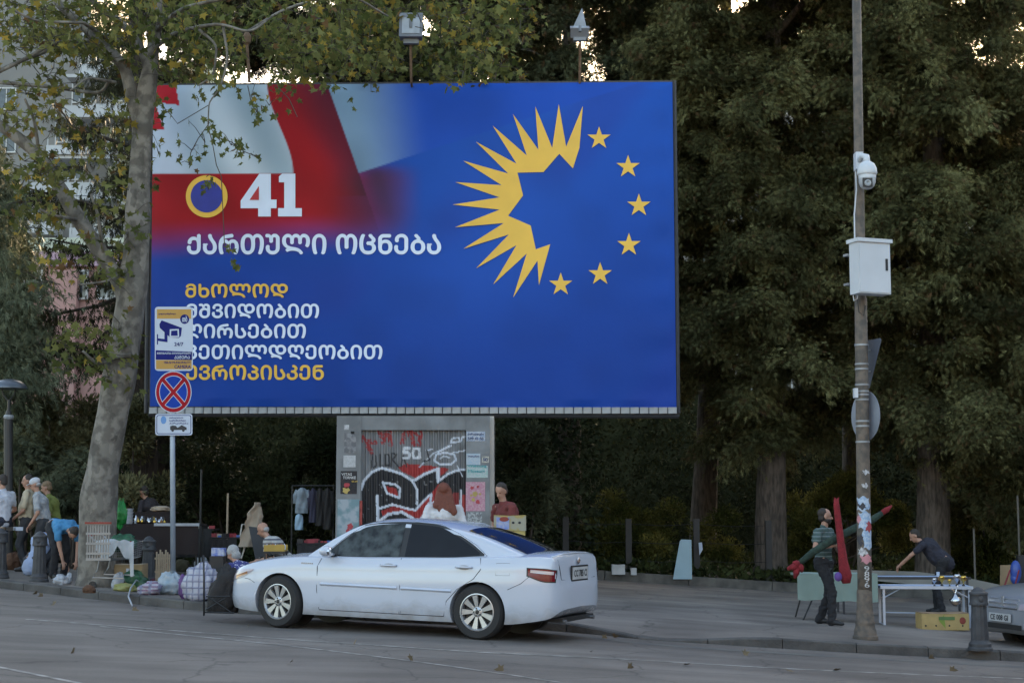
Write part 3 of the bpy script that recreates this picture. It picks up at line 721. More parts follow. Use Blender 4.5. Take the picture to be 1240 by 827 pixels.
def per_object(m, amt):
    n, L = m.node_tree.nodes, m.node_tree.links; b = n['Principled BSDF']; src = b.inputs['Base Color'].links[0].from_socket; oi = n.new('ShaderNodeObjectInfo'); r_ = n.new('ShaderNodeMapRange'); r_.inputs[3].default_value = 1-amt; r_.inputs[4].default_value = 1+amt
    L.new(oi.outputs['Random'], r_.inputs[0]); v = n.new('ShaderNodeVectorMath'); v.operation = 'SCALE'; L.new(src, v.inputs[0]); L.new(r_.outputs[0], v.inputs['Scale']); L.new(v.outputs[0], b.inputs['Base Color'])
for m_ in (con_m, con2_m, dark_m): per_object(m_, .35)
conifer('conifer_tree', 'broad conifer whose drooping crown hangs nearest the right edge of the billboard', 935, 706, 38.5, 42,
        [(-420, 880, 970), (-200, 850, 1000), (0, 800, 1020), (100, 790, 1015), (200, 800, 1030), (300, 812, 1035), (380, 822, 1020), (440, 826, 1010), (500, 840, 1000), (560, 865, 950)], 2.8, 285, con_m, 330)
conifer('conifer_tree', 'broad conifer behind the man bent over the folding table', 1130, 700, 37.5, 46,
        [(-420, 1100, 1180), (-200, 1060, 1200), (-60, 1020, 1215), (60, 1015, 1200), (130, 1020, 1225), (200, 1010, 1290), (300, 1000, 1300), (400, 1005, 1300), (500, 1040, 1290), (570, 1070, 1280), (620, 1110, 1250)], 3.2, 295, con_m, 330)
conifer('conifer_tree', 'dark conifer standing just right of the billboard, its upper trunk bare', 850, 702, 43, 34,
        [(-420, 820, 900), (-100, 760, 930), (60, 745, 870), (200, 760, 880), (300, 800, 900), (420, 810, 900)], 2.4, 130, con2_m, 280, L=.22, trunk_top=-300, lean=42)
conifer('conifer_tree', 'conifer behind the billboard, trunk rising from behind the trunk lid of the white sedan', 690, 700, 41, 34,
        [(-420, 640, 760), (-150, 560, 800), (0, 560, 820), (100, 560, 830), (300, 560, 820), (480, 590, 800)], 2.6, 215, con2_m, 200, L=.22)
conifer('conifer_tree', 'slim conifer glimpsed between the two big crowns behind the utility pole', 1030, 702, 45, 24,
        [(-300, 980, 1080), (0, 960, 1100), (150, 960, 1100), (350, 960, 1100), (470, 980, 1080)], 2.2, 120, dark_m, 260, L=.26)
conifer('conifer_tree', 'conifer leaning in from beyond the right edge of the photo', 1300, 700, 44, 40,
        [(-120, 1240, 1400), (0, 1225, 1400), (60, 1232, 1400), (110, 1222, 1420), (200, 1200, 1420), (400, 1190, 1420), (560, 1200, 1400)], 2.6, 130, con_m, 260, L=.22)
conifer('cedar_tree', 'dark cedar behind the plane tree at the left end of the billboard', 196, 700, 36, 30,
        [(-300, 140, 260), (-60, 120, 420), (60, 170, 480), (200, 170, 520), (480, 175, 420)], 2.2, 110, dark_m, 170, L=.26, bark=bark_d, lean=-20)
conifer('cedar_tree', 'dark cedar hidden mostly behind the billboard centre', 470, 700, 40, 34,
        [(-300, 420, 560), (0, 380, 640), (200, 380, 620), (470, 400, 600)], 2.4, 120, dark_m, 240, L=.36, bark=bark_d)
for px_, sh_, rr_ in ((1480, 0, .7), (1650, 1, 2.4), (1860, 0, 4.0)): conifer('conifer_tree', {1480: 'conifer beyond the right edge, first outside the photo', 1650: 'conifer beyond the right edge, second outside the photo', 1860: 'conifer beyond the right edge, third outside the photo'}[px_], px_, 700, 39, 44, [(-300, px_-60, px_+60), (500, px_-100, px_+100)], 2.4, 60, con_m)

# deodar at the left edge with layered drooping boughs
def deodar():
    bp = At(-20, 700, 33); bp.z = g(bp.x)+PV; t = thing('deodar_tree', 'deodar at the left edge with layered drooping blue-green boughs above the park lamp', 'tree', bp)
    top = At(-25, -100, 33); trunk_mesh('trunk', [bp, bp.lerp(top, .5), top], [.25, .18, .06], bark_d, t)
    P, D, L = [], [], []
    for (x, y, ex, ey) in ((-20, 280, 48, 372), (-20, 320, 60, 420), (-20, 380, 58, 470), (-20, 240, 30, 330), (-20, 410, 40, 450), (-20, 200, 22, 290), (-20, 150, 10, 240), (-20, 350, 20, 440), (-20, 300, 30, 400), (-20, 430, 30, 490)):
        for k in range(5):
            a = At(x, y, 33); e = At(ex+rnd.uniform(-14, 8), ey+rnd.uniform(-25, 25), 33+rnd.uniform(-2.6, 2)); md = a.lerp(e, .55)+Vector((0, 0, .55))
            for i in range(240):
                u = rnd.random()**.7; p = a*(1-u)**2+md*2*u*(1-u)+e*u*u; wv = .45*u
                P.append((p.x+rnd.gauss(0, wv*.7), p.y+rnd.gauss(0, wv*.7), p.z-abs(rnd.gauss(0, .16)))); D.append(((e-a).x*.3+rnd.gauss(0, .5), rnd.gauss(0, .5)-.2, -.5+rnd.gauss(0, .3))); L.append(rnd.uniform(.12, .26))
    foliage('crown', [sprays(np.array(P), np.array(D), np.array(L))], blue_m, t)
deodar()
def boughs(name, label, root, tips, m, Lr=(.1, .22), dens=150, wb=.3, bark=bark_d, cat='tree'):
    """a sparse cedar: bare dark branches with hanging needles"""
    bp = At(root[0], root[1], root[2]); bp.z = g(bp.x)+PV; t = thing(name, label, cat, bp)
    top = At(root[0]-16, -60, root[2]); trunk_mesh('trunk', [bp, bp.lerp(top, .5), top], [.30, .24, .12], bark, t)
    P, D, L = [], [], []
    for pts in tips:
        Q = [At(a, b_, Y) for a, b_, Y in pts]; trunk_mesh('limb', Q, [.055*(1-.75*i/(len(Q)-1)) for i in range(len(Q))], bark, t, 6, .03)
        seg = sum((Q[i+1]-Q[i]).length for i in range(len(Q)-1))
        for i in range(int(dens*seg)):
            u = rnd.random()**.8*(len(Q)-1); k = min(int(u), len(Q)-2); p = Q[k].lerp(Q[k+1], u-k)
            P.append((p.x+rnd.gauss(0, wb*.5), p.y+rnd.gauss(0, wb), p.z-abs(rnd.gauss(0, wb*.9))+.05)); D.append((rnd.gauss(0, .4), rnd.gauss(0, .4), -.9)); L.append(rnd.uniform(*Lr))
    foliage('crown', [sprays(np.array(P), np.array(D), np.array(L))], m, t)
boughs('cedar_tree', 'sparse dark cedar with hanging boughs in front of the apartment block at the left', (178, 700, 34),
       [[(165, 150, 34), (130, 140, 34.5), (95, 165, 34), (66, 122, 34)], [(165, 180, 34), (120, 165, 33.5), (80, 150, 33)], [(165, 120, 34), (140, 95, 34), (110, 100, 33)], [(168, 200, 34), (140, 215, 34), (110, 235, 33)],
        [(168, 260, 34), (120, 250, 33), (60, 235, 33), (20, 225, 32)], [(168, 300, 34), (110, 300, 33), (60, 290, 32)], [(170, 350, 34), (120, 370, 33), (70, 380, 33), (40, 370, 33)], [(170, 400, 34), (120, 430, 33), (70, 410, 32)],
        [(168, 240, 34), (150, 260, 34), (120, 280, 34)], [(168, 90, 34), (140, 70, 34), (115, 78, 33)], [(168, 330, 34), (140, 325, 33), (105, 340, 33)], [(165, 60, 34), (140, 40, 34), (100, 55, 33)], [(170, 380, 34), (130, 400, 33), (95, 440, 33)],
        [(168, 190, 34), (182, 220, 33), (190, 260, 33)]], dark_m)

# ---- shrubs, hedges and undergrowth
def shrub(name, label, boxes, m, n, Ls=(.08, .14), cat='shrub', group=None, stem=True, kindleaf='blade', parent=None):
    """boxes: (px, py, rx, ry, Y, dy) foliage masses"""
    c0 = At(boxes[0][0], boxes[0][1], boxes[0][4]); base = Vector((c0.x, c0.y, g(c0.x)+PV)); t = thing(name, label, cat, base, group=group)
    tot = sum(b_[2]*b_[3] for b_ in boxes); parts = []
    for (px_, py_, rx, ry, Y, dy) in boxes:
        c = At(px_, py_, Y); k = sc(Y); nn = int(n*rx*ry/tot); ncl = max(4, int(rx*ry/260))
        cl = unit(ncl)*np.array([rx/k, dy, ry/k])*(rs.uniform(.3, .95, ncl)[:, None])+np.array(c)
        ci = rs.randint(0, ncl, nn); P = cl[ci]+unit(nn)*rs.uniform(.3, 1, nn)[:, None]*np.array([.42, .42, .34])
        D = (P-cl[ci])+rs.normal(size=(nn, 3))*.25+np.array([0, 0, .12])
        parts.append((blades if kindleaf == 'blade' else sprays)(P, D, rs.uniform(*Ls, nn)))
        if stem:
            for s_ in range(3):
                q = cl[s_ % ncl]; trunk_mesh('stem', [base+Vector(((q[0]-base.x)*.4, (q[1]-base.y)*.4, 0)), Vector(((base.x+q[0]*2)/3, q[1], (base.z+q[2])/2)), Vector(q)], [.04, .03, .012], bark_d, t, 6, .03)
    foliage('foliage', parts, m, t); return t
shrub('shrub', 'grey-green bush filling the gap between the park lamp and the plane tree', [(60, 545, 66, 62, 33, 1.6), (25, 560, 40, 45, 32.5, 1.2), (100, 520, 40, 40, 33.5, 1.2)], shr_m, 26000, (.09, .17))
shrub('shrub', 'pale twiggy bush between the plane tree trunk and the billboard', [(170, 520, 34, 60, 32.5, 1.2), (165, 600, 36, 50, 32, 1.2)], shr_m, 12000, (.09, .16))
shrub('fir_sapling', 'young blue-green fir left of the plane tree trunk', [(88, 590, 20, 40, 30.5, .6)], blue_m, 2600, (.12, .26), 'sapling', kindleaf='spray')
shrub('fir_sapling', 'small blue-green fir sapling behind the cream shirted man', [(32, 560, 12, 26, 31, .5)], blue_m, 1100, (.12, .22), 'sapling', kindleaf='spray')
shrub('shrub', 'feathery olive shrub in the gap right of the kiosk', [(630, 540, 32, 42, 33.5, 1.2), (650, 610, 34, 40, 33.5, 1.2)], leafmat('olive_shrub', (.045, .055, .03), (.13, .14, .085), .3), 12000, (.09, .17))
shrub('shrub', 'dark shrub behind the pavement between two trunks near the white panel', [(770, 640, 60, 55, 39, 1.5), (740, 660, 50, 35, 38.5, 1.2)], shry_m, 15000, (.07, .13))
shrub('shrub', 'leafy shrub between the conifer trunk and the utility pole', [(1010, 620, 60, 70, 40, 1.6), (985, 640, 40, 50, 39.5, 1.2)], shry_m, 17000, (.07, .13))
shrub('shrub', 'yellow-green shrub at the far right behind the red chair', [(1210, 630, 52, 60, 39, 1.5), (1180, 670, 34, 34, 38.5, 1)], shry_m, 17000, (.08, .15))
shrub('shrub', 'low dark shrub right of the dark clothes on the rail', [(880, 660, 34, 40, 40, 1.2), (1075, 640, 40, 60, 40, 1.2)], shry_m, 11000, (.07, .13))
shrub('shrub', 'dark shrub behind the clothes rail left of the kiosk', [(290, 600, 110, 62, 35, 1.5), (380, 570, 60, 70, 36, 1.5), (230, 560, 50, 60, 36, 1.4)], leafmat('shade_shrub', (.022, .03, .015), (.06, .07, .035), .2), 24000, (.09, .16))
# far-off wood closing the view under the crowns
def far_wood():
    n = 130000; x = rs.uniform(-26, 30, n); y = rs.uniform(50, 60, n); top = 6.5+1.6*np.sin(x*.5)+1.3*np.sin(x*.21+2)
    z = rs.uniform(-.5, 1, n)*top; P = np.stack([x, y, z], 1)
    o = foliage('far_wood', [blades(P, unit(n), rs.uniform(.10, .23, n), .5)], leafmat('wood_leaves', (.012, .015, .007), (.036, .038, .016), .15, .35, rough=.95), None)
    return o
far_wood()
def ground_cover():
    n = 26000; x = rs.uniform(-16, 18, n); b0 = np.array([bk(v) for v in x]); y = b0+.25+rs.uniform(0, 1, n)**1.6*13; P = np.stack([x, y, np.array([g(v) for v in x])+PV+.1+rs.uniform(0, .28, n)+.25*np.minimum(1, (y-b0)/6)], 1)
    o = foliage('ground_cover', [blades(P, rs.normal(size=(n, 3))*.7+np.array([0, -.2, .5]), rs.uniform(.10, .24, n), .5)], leafmat('ivy_leaves', (.018, .026, .010), (.06, .07, .025), .2, .8), None); return o
ground_cover()
def hedge_back():
    n = 50000; x = rs.uniform(-14, 2.2, n); y = rs.uniform(37, 42, n); z = rs.uniform(0, 1, n)*(3.6+.7*np.sin(x*1.3)+.5*np.sin(x*.6+1))
    return foliage('dark_hedge', [blades(np.stack([x, y, z], 1), unit(n), rs.uniform(.10, .2, n), .5)], leafmat('hedge_leaves', (.014, .020, .010), (.045, .055, .028), .15, .6), None)
hedge_back()

# ---- the plane tree at the left
plane_bark = mat('plane_bark', (.095, .085, .072), .85, col2=(.175, .16, .138), scale=5.5, bump=.5, bscale=16, detail=6, lo=.42, hi=.56)
def patchy(m):
    n, L = m.node_tree.nodes, m.node_tree.links; b = n['Principled BSDF']; src = b.inputs['Base Color'].links[0].from_socket
    tc = n.new('ShaderNodeTexCoord'); v = n.new('ShaderNodeTexVoronoi'); v.inputs['Scale'].default_value = 9; v.distance = 'EUCLIDEAN'
    z = n.new('ShaderNodeTexNoise'); z.inputs['Scale'].default_value = 4; z.inputs['Detail'].default_value = 5; mxv = n.new('ShaderNodeMix'); mxv.data_type = 'RGBA'; mxv.inputs[0].default_value = .35
    mp = n.new('ShaderNodeMapping'); mp.inputs['Scale'].default_value = (1, 1, .5); L.new(tc.outputs['Object'], mp.inputs[0])
    L.new(mp.outputs[0], z.inputs['Vector']); L.new(mp.outputs[0], mxv.inputs[6]); L.new(z.outputs['Color'], mxv.inputs[7]); L.new(mxv.outputs[2], v.inputs['Vector'])
    r_ = n.new('ShaderNodeMapRange'); r_.inputs[3].default_value = .62; r_.inputs[4].default_value = 1.28; L.new(v.outputs['Color'], r_.inputs[0])
    s_ = n.new('ShaderNodeVectorMath'); s_.operation = 'SCALE'; L.new(src, s_.inputs[0]); L.new(r_.outputs[0], s_.inputs['Scale']); L.new(s_.outputs[0], b.inputs['Base Color'])
patchy(plane_bark)
YP = 25.2
pb = At(115, 705, YP); pb.z = g(pb.x)+PV
plane = thing('plane_tree', 'tall plane tree with mottled grey bark leaning over the left end of the billboard', 'tree', pb)
K = sc(YP)
def limb(name, pts, parent=plane, n=12, rough=.05, sub=True):
    Q = [At(p[0], p[1], p[3] if len(p) > 3 else YP) for p in pts]; rad = [p[2]/2/K for p in pts]
    # resample with a smooth curve
    xs = list(range(len(Q))); fx, fy, fz, fr = (interp(xs, [q[k] for q in Q]) for k in range(3)) if False else (None,)*4 or (None,)*4
    return Q, rad
def smooth_limb(name, pts, n=14, rough=.05):
    Q = [At(p[0], p[1], p[3] if len(p) > 3 else YP) for p in pts]; rad = [p[2]/2/K for p in pts]; xs = list(range(len(Q)))
    f = [interp(xs, [q[k] for q in Q]) for k in range(3)]; fr = interp(xs, rad); m = (len(Q)-1)*6+1
    T = [i*(len(Q)-1)/(m-1) for i in range(m)]; KK = [Vector((f[0](t), f[1](t), f[2](t))) for t in T]
    b = MB(); RR = [fr(t) for t in T]; b.tube(KK, RR, n); ph = [rnd.uniform(0, 6) for _ in range(4)]
    for i in range(m):
        for j in range(n):
            v = Vector(b.v[i*n+j]); q = 2*math.pi*j/n; k_ = 1+rough*(math.sin(q*2+ph[0]+i*.3)+.7*math.sin(q*3+ph[1]-i*.2)+.5*math.sin(i*.8+ph[2]))
            b.v[i*n+j] = tuple(KK[i]+(v-KK[i])*k_)
    return b.build(name, plane_bark, plane, smooth=True, world=True)
smooth_limb('trunk', [(116, 716, 54), (117, 700, 48), (119, 660, 43), (119, 610, 43), (125, 560, 40), (136, 500, 38), (146, 450, 38), (154, 400, 37), (160, 355, 38), (165, 300, 30), (167, 250, 29), (170, 200, 26), (173, 150, 25), (178, 110, 23), (184, 70, 16), (190, 20, 13), (192, -60, 10)], 22)
smooth_limb('limb', [(156, 372, 24), (146, 345, 20), (126, 312, 19), (96, 267, 18), (70, 224, 16), (48, 192, 15), (24, 169, 14), (-2, 151, 13), (-40, 128, 11)], 14)
smooth_limb('limb', [(170, 155, 16), (160, 120, 15), (152, 86, 14), (128, 58, 12), (112, 44, 11), (92, 24, 10), (70, 4, 9), (50, -30, 8)], 12)
smooth_limb('limb', [(180, 90, 11), (170, 58, 10), (146, 28, 9), (118, 8, 8), (100, -20, 7)], 10)
for P in ([(100, 30, 6), (60, 60, 5, 24.6), (20, 76, 5, 24.3), (-20, 96, 4, 24)], [(108, 50, 6, 24.6), (70, 52, 5, 24.4), (30, 72, 5, 24.2), (-10, 92, 4, 24)], [(128, 46, 5), (100, 28, 4, 24), (50, 26, 3, 24), (10, 10, 3, 24)],
          [(185, 60, 7), (215, 40, 5, 24.5), (260, 30, 4, 24), (300, 38, 3, 23.8), (330, 20, 2, 24)], [(186, 40, 6), (225, 10, 5, 24.5), (290, -5, 4, 24)], [(240, 35, 4, 24.2), (262, 60, 3, 24), (258, 90, 2.4, 24), (240, 104, 1.6, 24)],
          [(270, 32, 4, 24), (275, 70, 3, 24), (268, 102, 2.2, 23.9), (253, 128, 1.8, 23.9), (252, 150, 1.5, 23.9), (257, 172, 1.2, 23.9)], [(140, 100, 4, 24.8), (110, 95, 3, 24.4), (85, 110, 2, 24)],
          [(96, 267, 5), (70, 262, 3, 24.6), (40, 250, 3, 24.5)], [(126, 312, 5), (120, 270, 4, 24.6), (110, 235, 3, 24.5)], [(150, 330, 5), (130, 340, 3, 24.6), (95, 345, 2, 24.4)], [(48, 192, 5), (42, 150, 4, 24.8), (30, 120, 3, 24.5)],
          [(300, 38, 3, 24), (350, 10, 3, 24.5), (420, -5, 3, 25), (470, 20, 2.5, 25.5)], [(160, 430, 8, 25), (142, 432, 6, 24.9), (120, 440, 4, 24.8), (100, 425, 3, 24.6)], [(134, 96, 4, 25.4), (120, 112, 4, 25.6), (80, 108, 5, 26), (0, 100, 5, 26)]):
    smooth_limb('branch', P, 7, .04)
twig_m = mat('twig', (.05, .04, .03), .8)
LP, LD, LL, LT = [], [], [], []      # leaves: point, direction, size, tint
TW = MB()
def sprig(px_, py_, Y, nleaf, spread=10, size=(.10, .17), yel=.1, length=.5, down=True):
    c = At(px_, py_, Y); k = sc(Y)
    for i in range(nleaf):
        q = Vector((rnd.gauss(0, spread/k), rnd.gauss(0, .3), rnd.gauss(0, spread/k*.8))); p = c+q
        ax = CX+FPX*p.x/p.y; ay = HZ-FPX*(p.z-CAMZ)/p.y
        if p.y < 29 and (478 < ax < 518 and 8 < ay < 66 or 284 < ax < 317 and 36 < ay < 100 or 690 < ax < 715): continue   # clear of the floodlights
        LP.append(tuple(p)); LD.append((q.x*1.5+rnd.gauss(0, .5), rnd.gauss(0, .6), -.5+rnd.gauss(0, .45))); LL.append(rnd.uniform(*size))
        r_ = rnd.random(); LT.append(1 if r_ < yel else (2 if r_ < yel+.03 else 0))
        if i % 3 == 0: TW.tube([c, c+q*.6+Vector((0, 0, .03)), p], [.008, .005, .003], 4)
def region(x0, y0, x1, y1, Y0, Y1, n, **kw):
    for _ in range(n): sprig(rnd.uniform(x0, x1), rnd.uniform(y0, y1), rnd.uniform(Y0, Y1), rnd.randint(4, 9), **kw)
# near leaves hanging in front of the board
for a in ((252, 150, 23.9, 5, 6), (262, 166, 23.9, 10, 8), (248, 172, 23.9, 8, 6), (280, 176, 23.9, 8, 7), (232, 182, 23.9, 7, 5), (230, 198, 23.9, 4, 4), (296, 186, 23.9, 6, 6), (306, 188, 23.9, 5, 5), (290, 175, 23.9, 4, 4), (216, 190, 23.9, 2, 3),
          (202, 136, 23.9, 5, 4), (194, 128, 23.9, 3, 3), (192, 186, 23.9, 4, 5), (207, 190, 23.9, 2, 2), (312, 136, 23.9, 7, 6), (326, 128, 23.9, 5, 5), (332, 134, 23.9, 3, 3), (304, 116, 23.9, 6, 6), (290, 112, 23.9, 5, 5), (425, 120, 24.5, 3, 4), (395, 104, 24.5, 3, 6),
          (250, 214, 23.9, 3, 3), (253, 230, 23.9, 5, 4), (278, 300, 23.9, 4, 3), (282, 318, 23.9, 3, 3), (290, 324, 23.9, 2, 2), (240, 120, 23.9, 4, 5), (345, 112, 24, 4, 5)):
    sprig(a[0], a[1], a[2], a[3], a[4], size=(.09, .14), yel=.04)
for P in ([(257, 172), (262, 200), (268, 214), (272, 300)], [(262, 166), (280, 172), (296, 184), (311, 190)], [(253, 150), (240, 168), (231, 185), (229, 200)], [(300, 104), (305, 128), (312, 136)], [(252, 128), (215, 150), (204, 136)], [(335, 104), (350, 120), (360, 142)]):
    TW.tube([At(x_, y_, 23.9) for x_, y_ in P], .007, 4)
nf = 300
region(190, 0, 420, 96, 23.6, 25.5, 110)
n_front = len(LP)
region(185, -30, 640, 100, 25.5, 33, 350, yel=.14)
region(400, 0, 620, 100, 30, 33, 130, size=(.13, .22), yel=.12)
region(0, 0, 185, 60, 23.6, 27, 145, yel=.14)
region(0, 80, 70, 270, 24, 26, 55, yel=.16)
region(40, 200, 175, 345, 24, 26, 52, yel=.14)
region(80, 390, 165, 460, 24.2, 25.2, 30, size=(.10, .16), yel=.03)
region(90, 50, 180, 200, 24.5, 27, 40, yel=.14)
region(-60, -160, 560, -10, 23, 30, 170)
LP, LD, LL, LT = np.array(LP), np.array(LD), np.array(LL), np.array(LT)
tms = [pl_m, ply_m, plb_m]
# the 300 nearest leaves are objects of their own, sharing three meshes
protos = []
for k in range(3):
    row = []
    for q in range(4):
        V, F_ = palms(np.zeros((1, 3)), np.array([[1., 0, 0]]), np.array([1.])); o = npmesh('leaf', V, F_, tms[k]); row.append(o.data); bpy.data.objects.remove(o)
    protos.append(row)
order = list(range(min(nf, len(LP))))
for i in order:
    o = bpy.data.objects.new('leaf', protos[LT[i]][i % 4]); C.objects.link(o); o.parent = plane
    o.location = Vector(LP[i])-plane.location; q = Vector(LD[i]).to_track_quat('X', 'Z'); o.rotation_mode = 'QUATERNION'; o.rotation_quaternion = q; o.scale = (LL[i],)*3
for k in range(3):
    s_ = np.where(LT[nf:] == k)[0]+nf
    if len(s_): foliage('leaves', [palms(LP[s_], LD[s_], LL[s_])], tms[k], plane)
tw = TW.build('twigs', twig_m, plane, world=True); tw['kind'] = 'stuff'

# ------------------------------------------------------------------ buildings beyond the trees
win_m = mat('window_glass', (.04, .05, .06), .12, var=.3); frame_w = mat('window_frame', (.5, .5, .5), .6)
def window(par, c, w_, h_, face_n=Vector((0, -1, 0)), rot=0):
    m_ = Euler((0, 0, rot)).to_matrix(); b = MB(); t = .08
    for s_ in (-1, 1):
        b.box(c+m_ @ Vector((s_*(w_/2-t/2), -.03, 0)), (t, .10, h_), rot=m_); b.box(c+m_ @ Vector((0, -.032, s_*(h_/2-t/2))), (w_-.17, .10, t), rot=m_)
    b.box(c+m_ @ Vector((0, -.034, 0)), (.06, .08, h_-.17), rot=m_)
    f = b.build('window', frame_w, par, world=True); d = MB(); d.box(c+m_ @ Vector((0, .0, 0)), (w_-.1, .04, h_-.1), rot=m_); d.build('pane', win_m, f, world=True)
# grey terraced block, upper left
YA = 95.0
gw = mat('grey_render', (.19, .185, .18), .85, var=.12, scale=.15); ww = mat('balcony_white', (.38, .39, .41), .7, var=.1, scale=.5); cw = mat('cream_wall', (.50, .49, .36), .8, var=.08)
A = thing('apartment_block', 'tall grey apartment block with stepped white balconies behind the plane tree', 'building', At(20, 640, YA))
zb = 0.0
def wbox(name, x0, y0, x1, y1, Y, dep, m, par):
    a, c = At(x0, y0, Y), At(x1, y1, Y); b = MB(); b.box(((a.x+c.x)/2, Y+dep/2, (a.z+c.z)/2), (abs(c.x-a.x), dep, abs(a.z-c.z))); return b.build(name, m, par, world=True)
wbox('wall', -220, -260, 92, 640, YA, 14, gw, A)
wbox('wall', 93, 75, 250, 640, YA+5, 9, cw, A)
for i, (x, y) in enumerate(((112, 62), (92, 112), (72, 160), (52, 205), (30, 252), (8, 300), (100, 260), (78, 205), (100, 160), (128, 110))):
    f = wbox('balcony', x-16, y+16, x+34, y+32, YA-2.2+.01*i, 2.2, ww, A); wbox('balcony_roof', x-12, y-22, x+40, y-18, YA-2.4+.01*i, 2.4, ww, A)
    p = At(x+10, y-1, YA-.06); window(A, p, 1.5, 1.5)
    b = MB()
    for s_ in range(6): q = At(x-14+s_*9, y+12, YA-2.15+.01*i); b.box(q, (.05, .05, .5))
    o = b.build('railing', ww, f, world=True); o['kind'] = 'stuff'
for r_ in range(4):
    for c_ in range(4):
        p = At(118+c_*32, 175+r_*55, YA+4.94); window(A, p, 1.1, 1.4)
for r_ in range(7): p = At(8, 120+r_*52, YA-.06); window(A, p, 1.2, 1.4)
# pink house
YH = 62.0
pk = mat('pink_render', (.38, .22, .20), .85, var=.1, scale=.4); pk2 = mat('lilac_trim', (.40, .27, .34), .8)
H = thing('house', 'pink house with lilac band and pale yellow windows behind the cedar boughs', 'building', At(70, 640, YH))
wbox('wall', 18, 322, 210, 640, YH, 8, pk, H); wbox('parapet', 14, 305, 214, 322, YH-.25, 8.4, pk2, H); wbox('bay', 60, 326, 84, 640, YH-.5, .5, pk, H)
for x in (95, 130, 40): window(H, At(x, 345, YH-.06), .8, 1.2)
wbox('terrace_wall', 30, 288, 150, 304.5, YH+1, 4, mat('pale_green_wall', (.42, .46, .36), .8), H)
# pale block behind the conifers
YB2 = 100.0
B2 = thing('apartment_block', 'pale block glimpsed through gaps in the conifers on the right', 'building', At(950, 640, YB2))
wbox('wall', 255, 120, 1190, 640, YB2, 12, mat('pale_render', (.42, .38, .34), .85, var=.12, scale=.2), B2)
wbox('wall', 1190.5, 100, 1420, 640, YB2+2, 12, mat('ochre_render', (.40, .24, .12), .85, var=.12, scale=.2), B2)
CB = thing('apartment_block', 'added unseen street block on the right, outside the photo', 'building', (34, 8, 0)); b = MB(); b.box((40, 24, 6), (12, 78, 15)); b.build('wall', mat('tan_render', (.22, .19, .16), .85, var=.15, scale=.3), CB, world=True)  # unseen block, added to cut the sky glow on the sedan's tail
for r_ in range(3):
    for c_ in range(9): window(CB, Vector((33.96, -12+c_*5, 2.5+r_*3.4)), 1.5, 1.7, rot=-math.pi/2)
DB = thing('apartment_block', 'added unseen street block across the road behind the viewpoint', 'building', (0, -34, 0)); b = MB(); b.box((0, -40, 5.5), (90, 12, 12)); b.build('wall', mat('tan_render', (0, 0, 0)), DB, world=True)  # unseen block, added to give the sedan's glass something to reflect
for r_ in range(3):
    for c_ in range(14): window(DB, Vector((-30+c_*4.6, -33.96, 2.3+r_*3.3)), 1.6, 1.8, rot=math.pi)
for r_ in range(7):
    for c_ in range(11): window(B2, At(665+c_*49, 160+r_*52, YB2-.06), 1.4, 1.5)
# ------------------------------------------------------------------ the white sedan
def car_paint(name, c, rough=.22):
    m = mat(name, c, rough, coat=.6, var=.03, scale=1.2)
    n, L = m.node_tree.nodes, m.node_tree.links; b = n['Principled BSDF']; src = b.inputs['Base Color'].links[0].from_socket
    tc = n.new('ShaderNodeTexCoord'); sx = n.new('ShaderNodeSeparateXYZ'); L.new(tc.outputs['Object'], sx.inputs[0])
    z = n.new('ShaderNodeTexNoise'); z.inputs['Scale'].default_value = 5; z.inputs['Detail'].default_value = 8; L.new(tc.outputs['Object'], z.inputs['Vector'])
    # road grime kicked up along the sills and bumper corners
    a = n.new('ShaderNodeMath'); a.operation = 'MULTIPLY_ADD'; a.inputs[1].default_value = .45; L.new(z.outputs[0], a.inputs[0]); L.new(sx.outputs[2], a.inputs[2])
    r_ = n.new('ShaderNodeMapRange'); r_.inputs[1].default_value = .38; r_.inputs[2].default_value = .62; r_.inputs[3].default_value = .6; r_.inputs[4].default_value = 0; L.new(a.outputs[0], r_.inputs[0])
    mx = n.new('ShaderNodeMix'); mx.data_type = 'RGBA'; L.new(r_.outputs[0], mx.inputs[0]); L.new(src, mx.inputs[6]); mx.inputs[7].default_value = (.16, .145, .12, 1)
    L.new(mx.outputs[2], b.inputs['Base Color'])
    r2 = n.new('ShaderNodeMapRange'); r2.inputs[3].default_value = rough; r2.inputs[4].default_value = .6; L.new(r_.outputs[0], r2.inputs[0]); L.new(r2.outputs[0], b.inputs['Roughness'])
    return m
tyre_m = mat('tyre_rubber', (.018, .018, .019), .8, var=.2, bump=.2)
rim_m = mat('alloy', (.42, .43, .45), .32, metal=.7, var=.08)
dark_p = mat('black_plastic', (.012, .012, .013), .5)
chrome = mat('chrome', (.6, .6, .62), .15, metal=1, var=.02)
glass_d = mat('tinted_glass', (.012, .013, .016), .06, var=.1, spec=.2)
glass_s = mat('side_glass', (.03, .036, .036), .05, var=.8, scale=9, spec=.38)  # strong mottling in the colour imitates reflections in the panes
lens_red = mat('red_lens', (.13, .004, .010), .25, coat=.3, spec=.3)
lens_white = mat('clear_lens', (.38, .34, .38), .12, coat=1)
lens_amber = mat('amber_lens', (.30, .13, .06), .15, coat=1)
plate_m = mat('number_plate', (.42, .43, .44), .5); ink = mat('black_ink', (.02, .02, .025), .6)
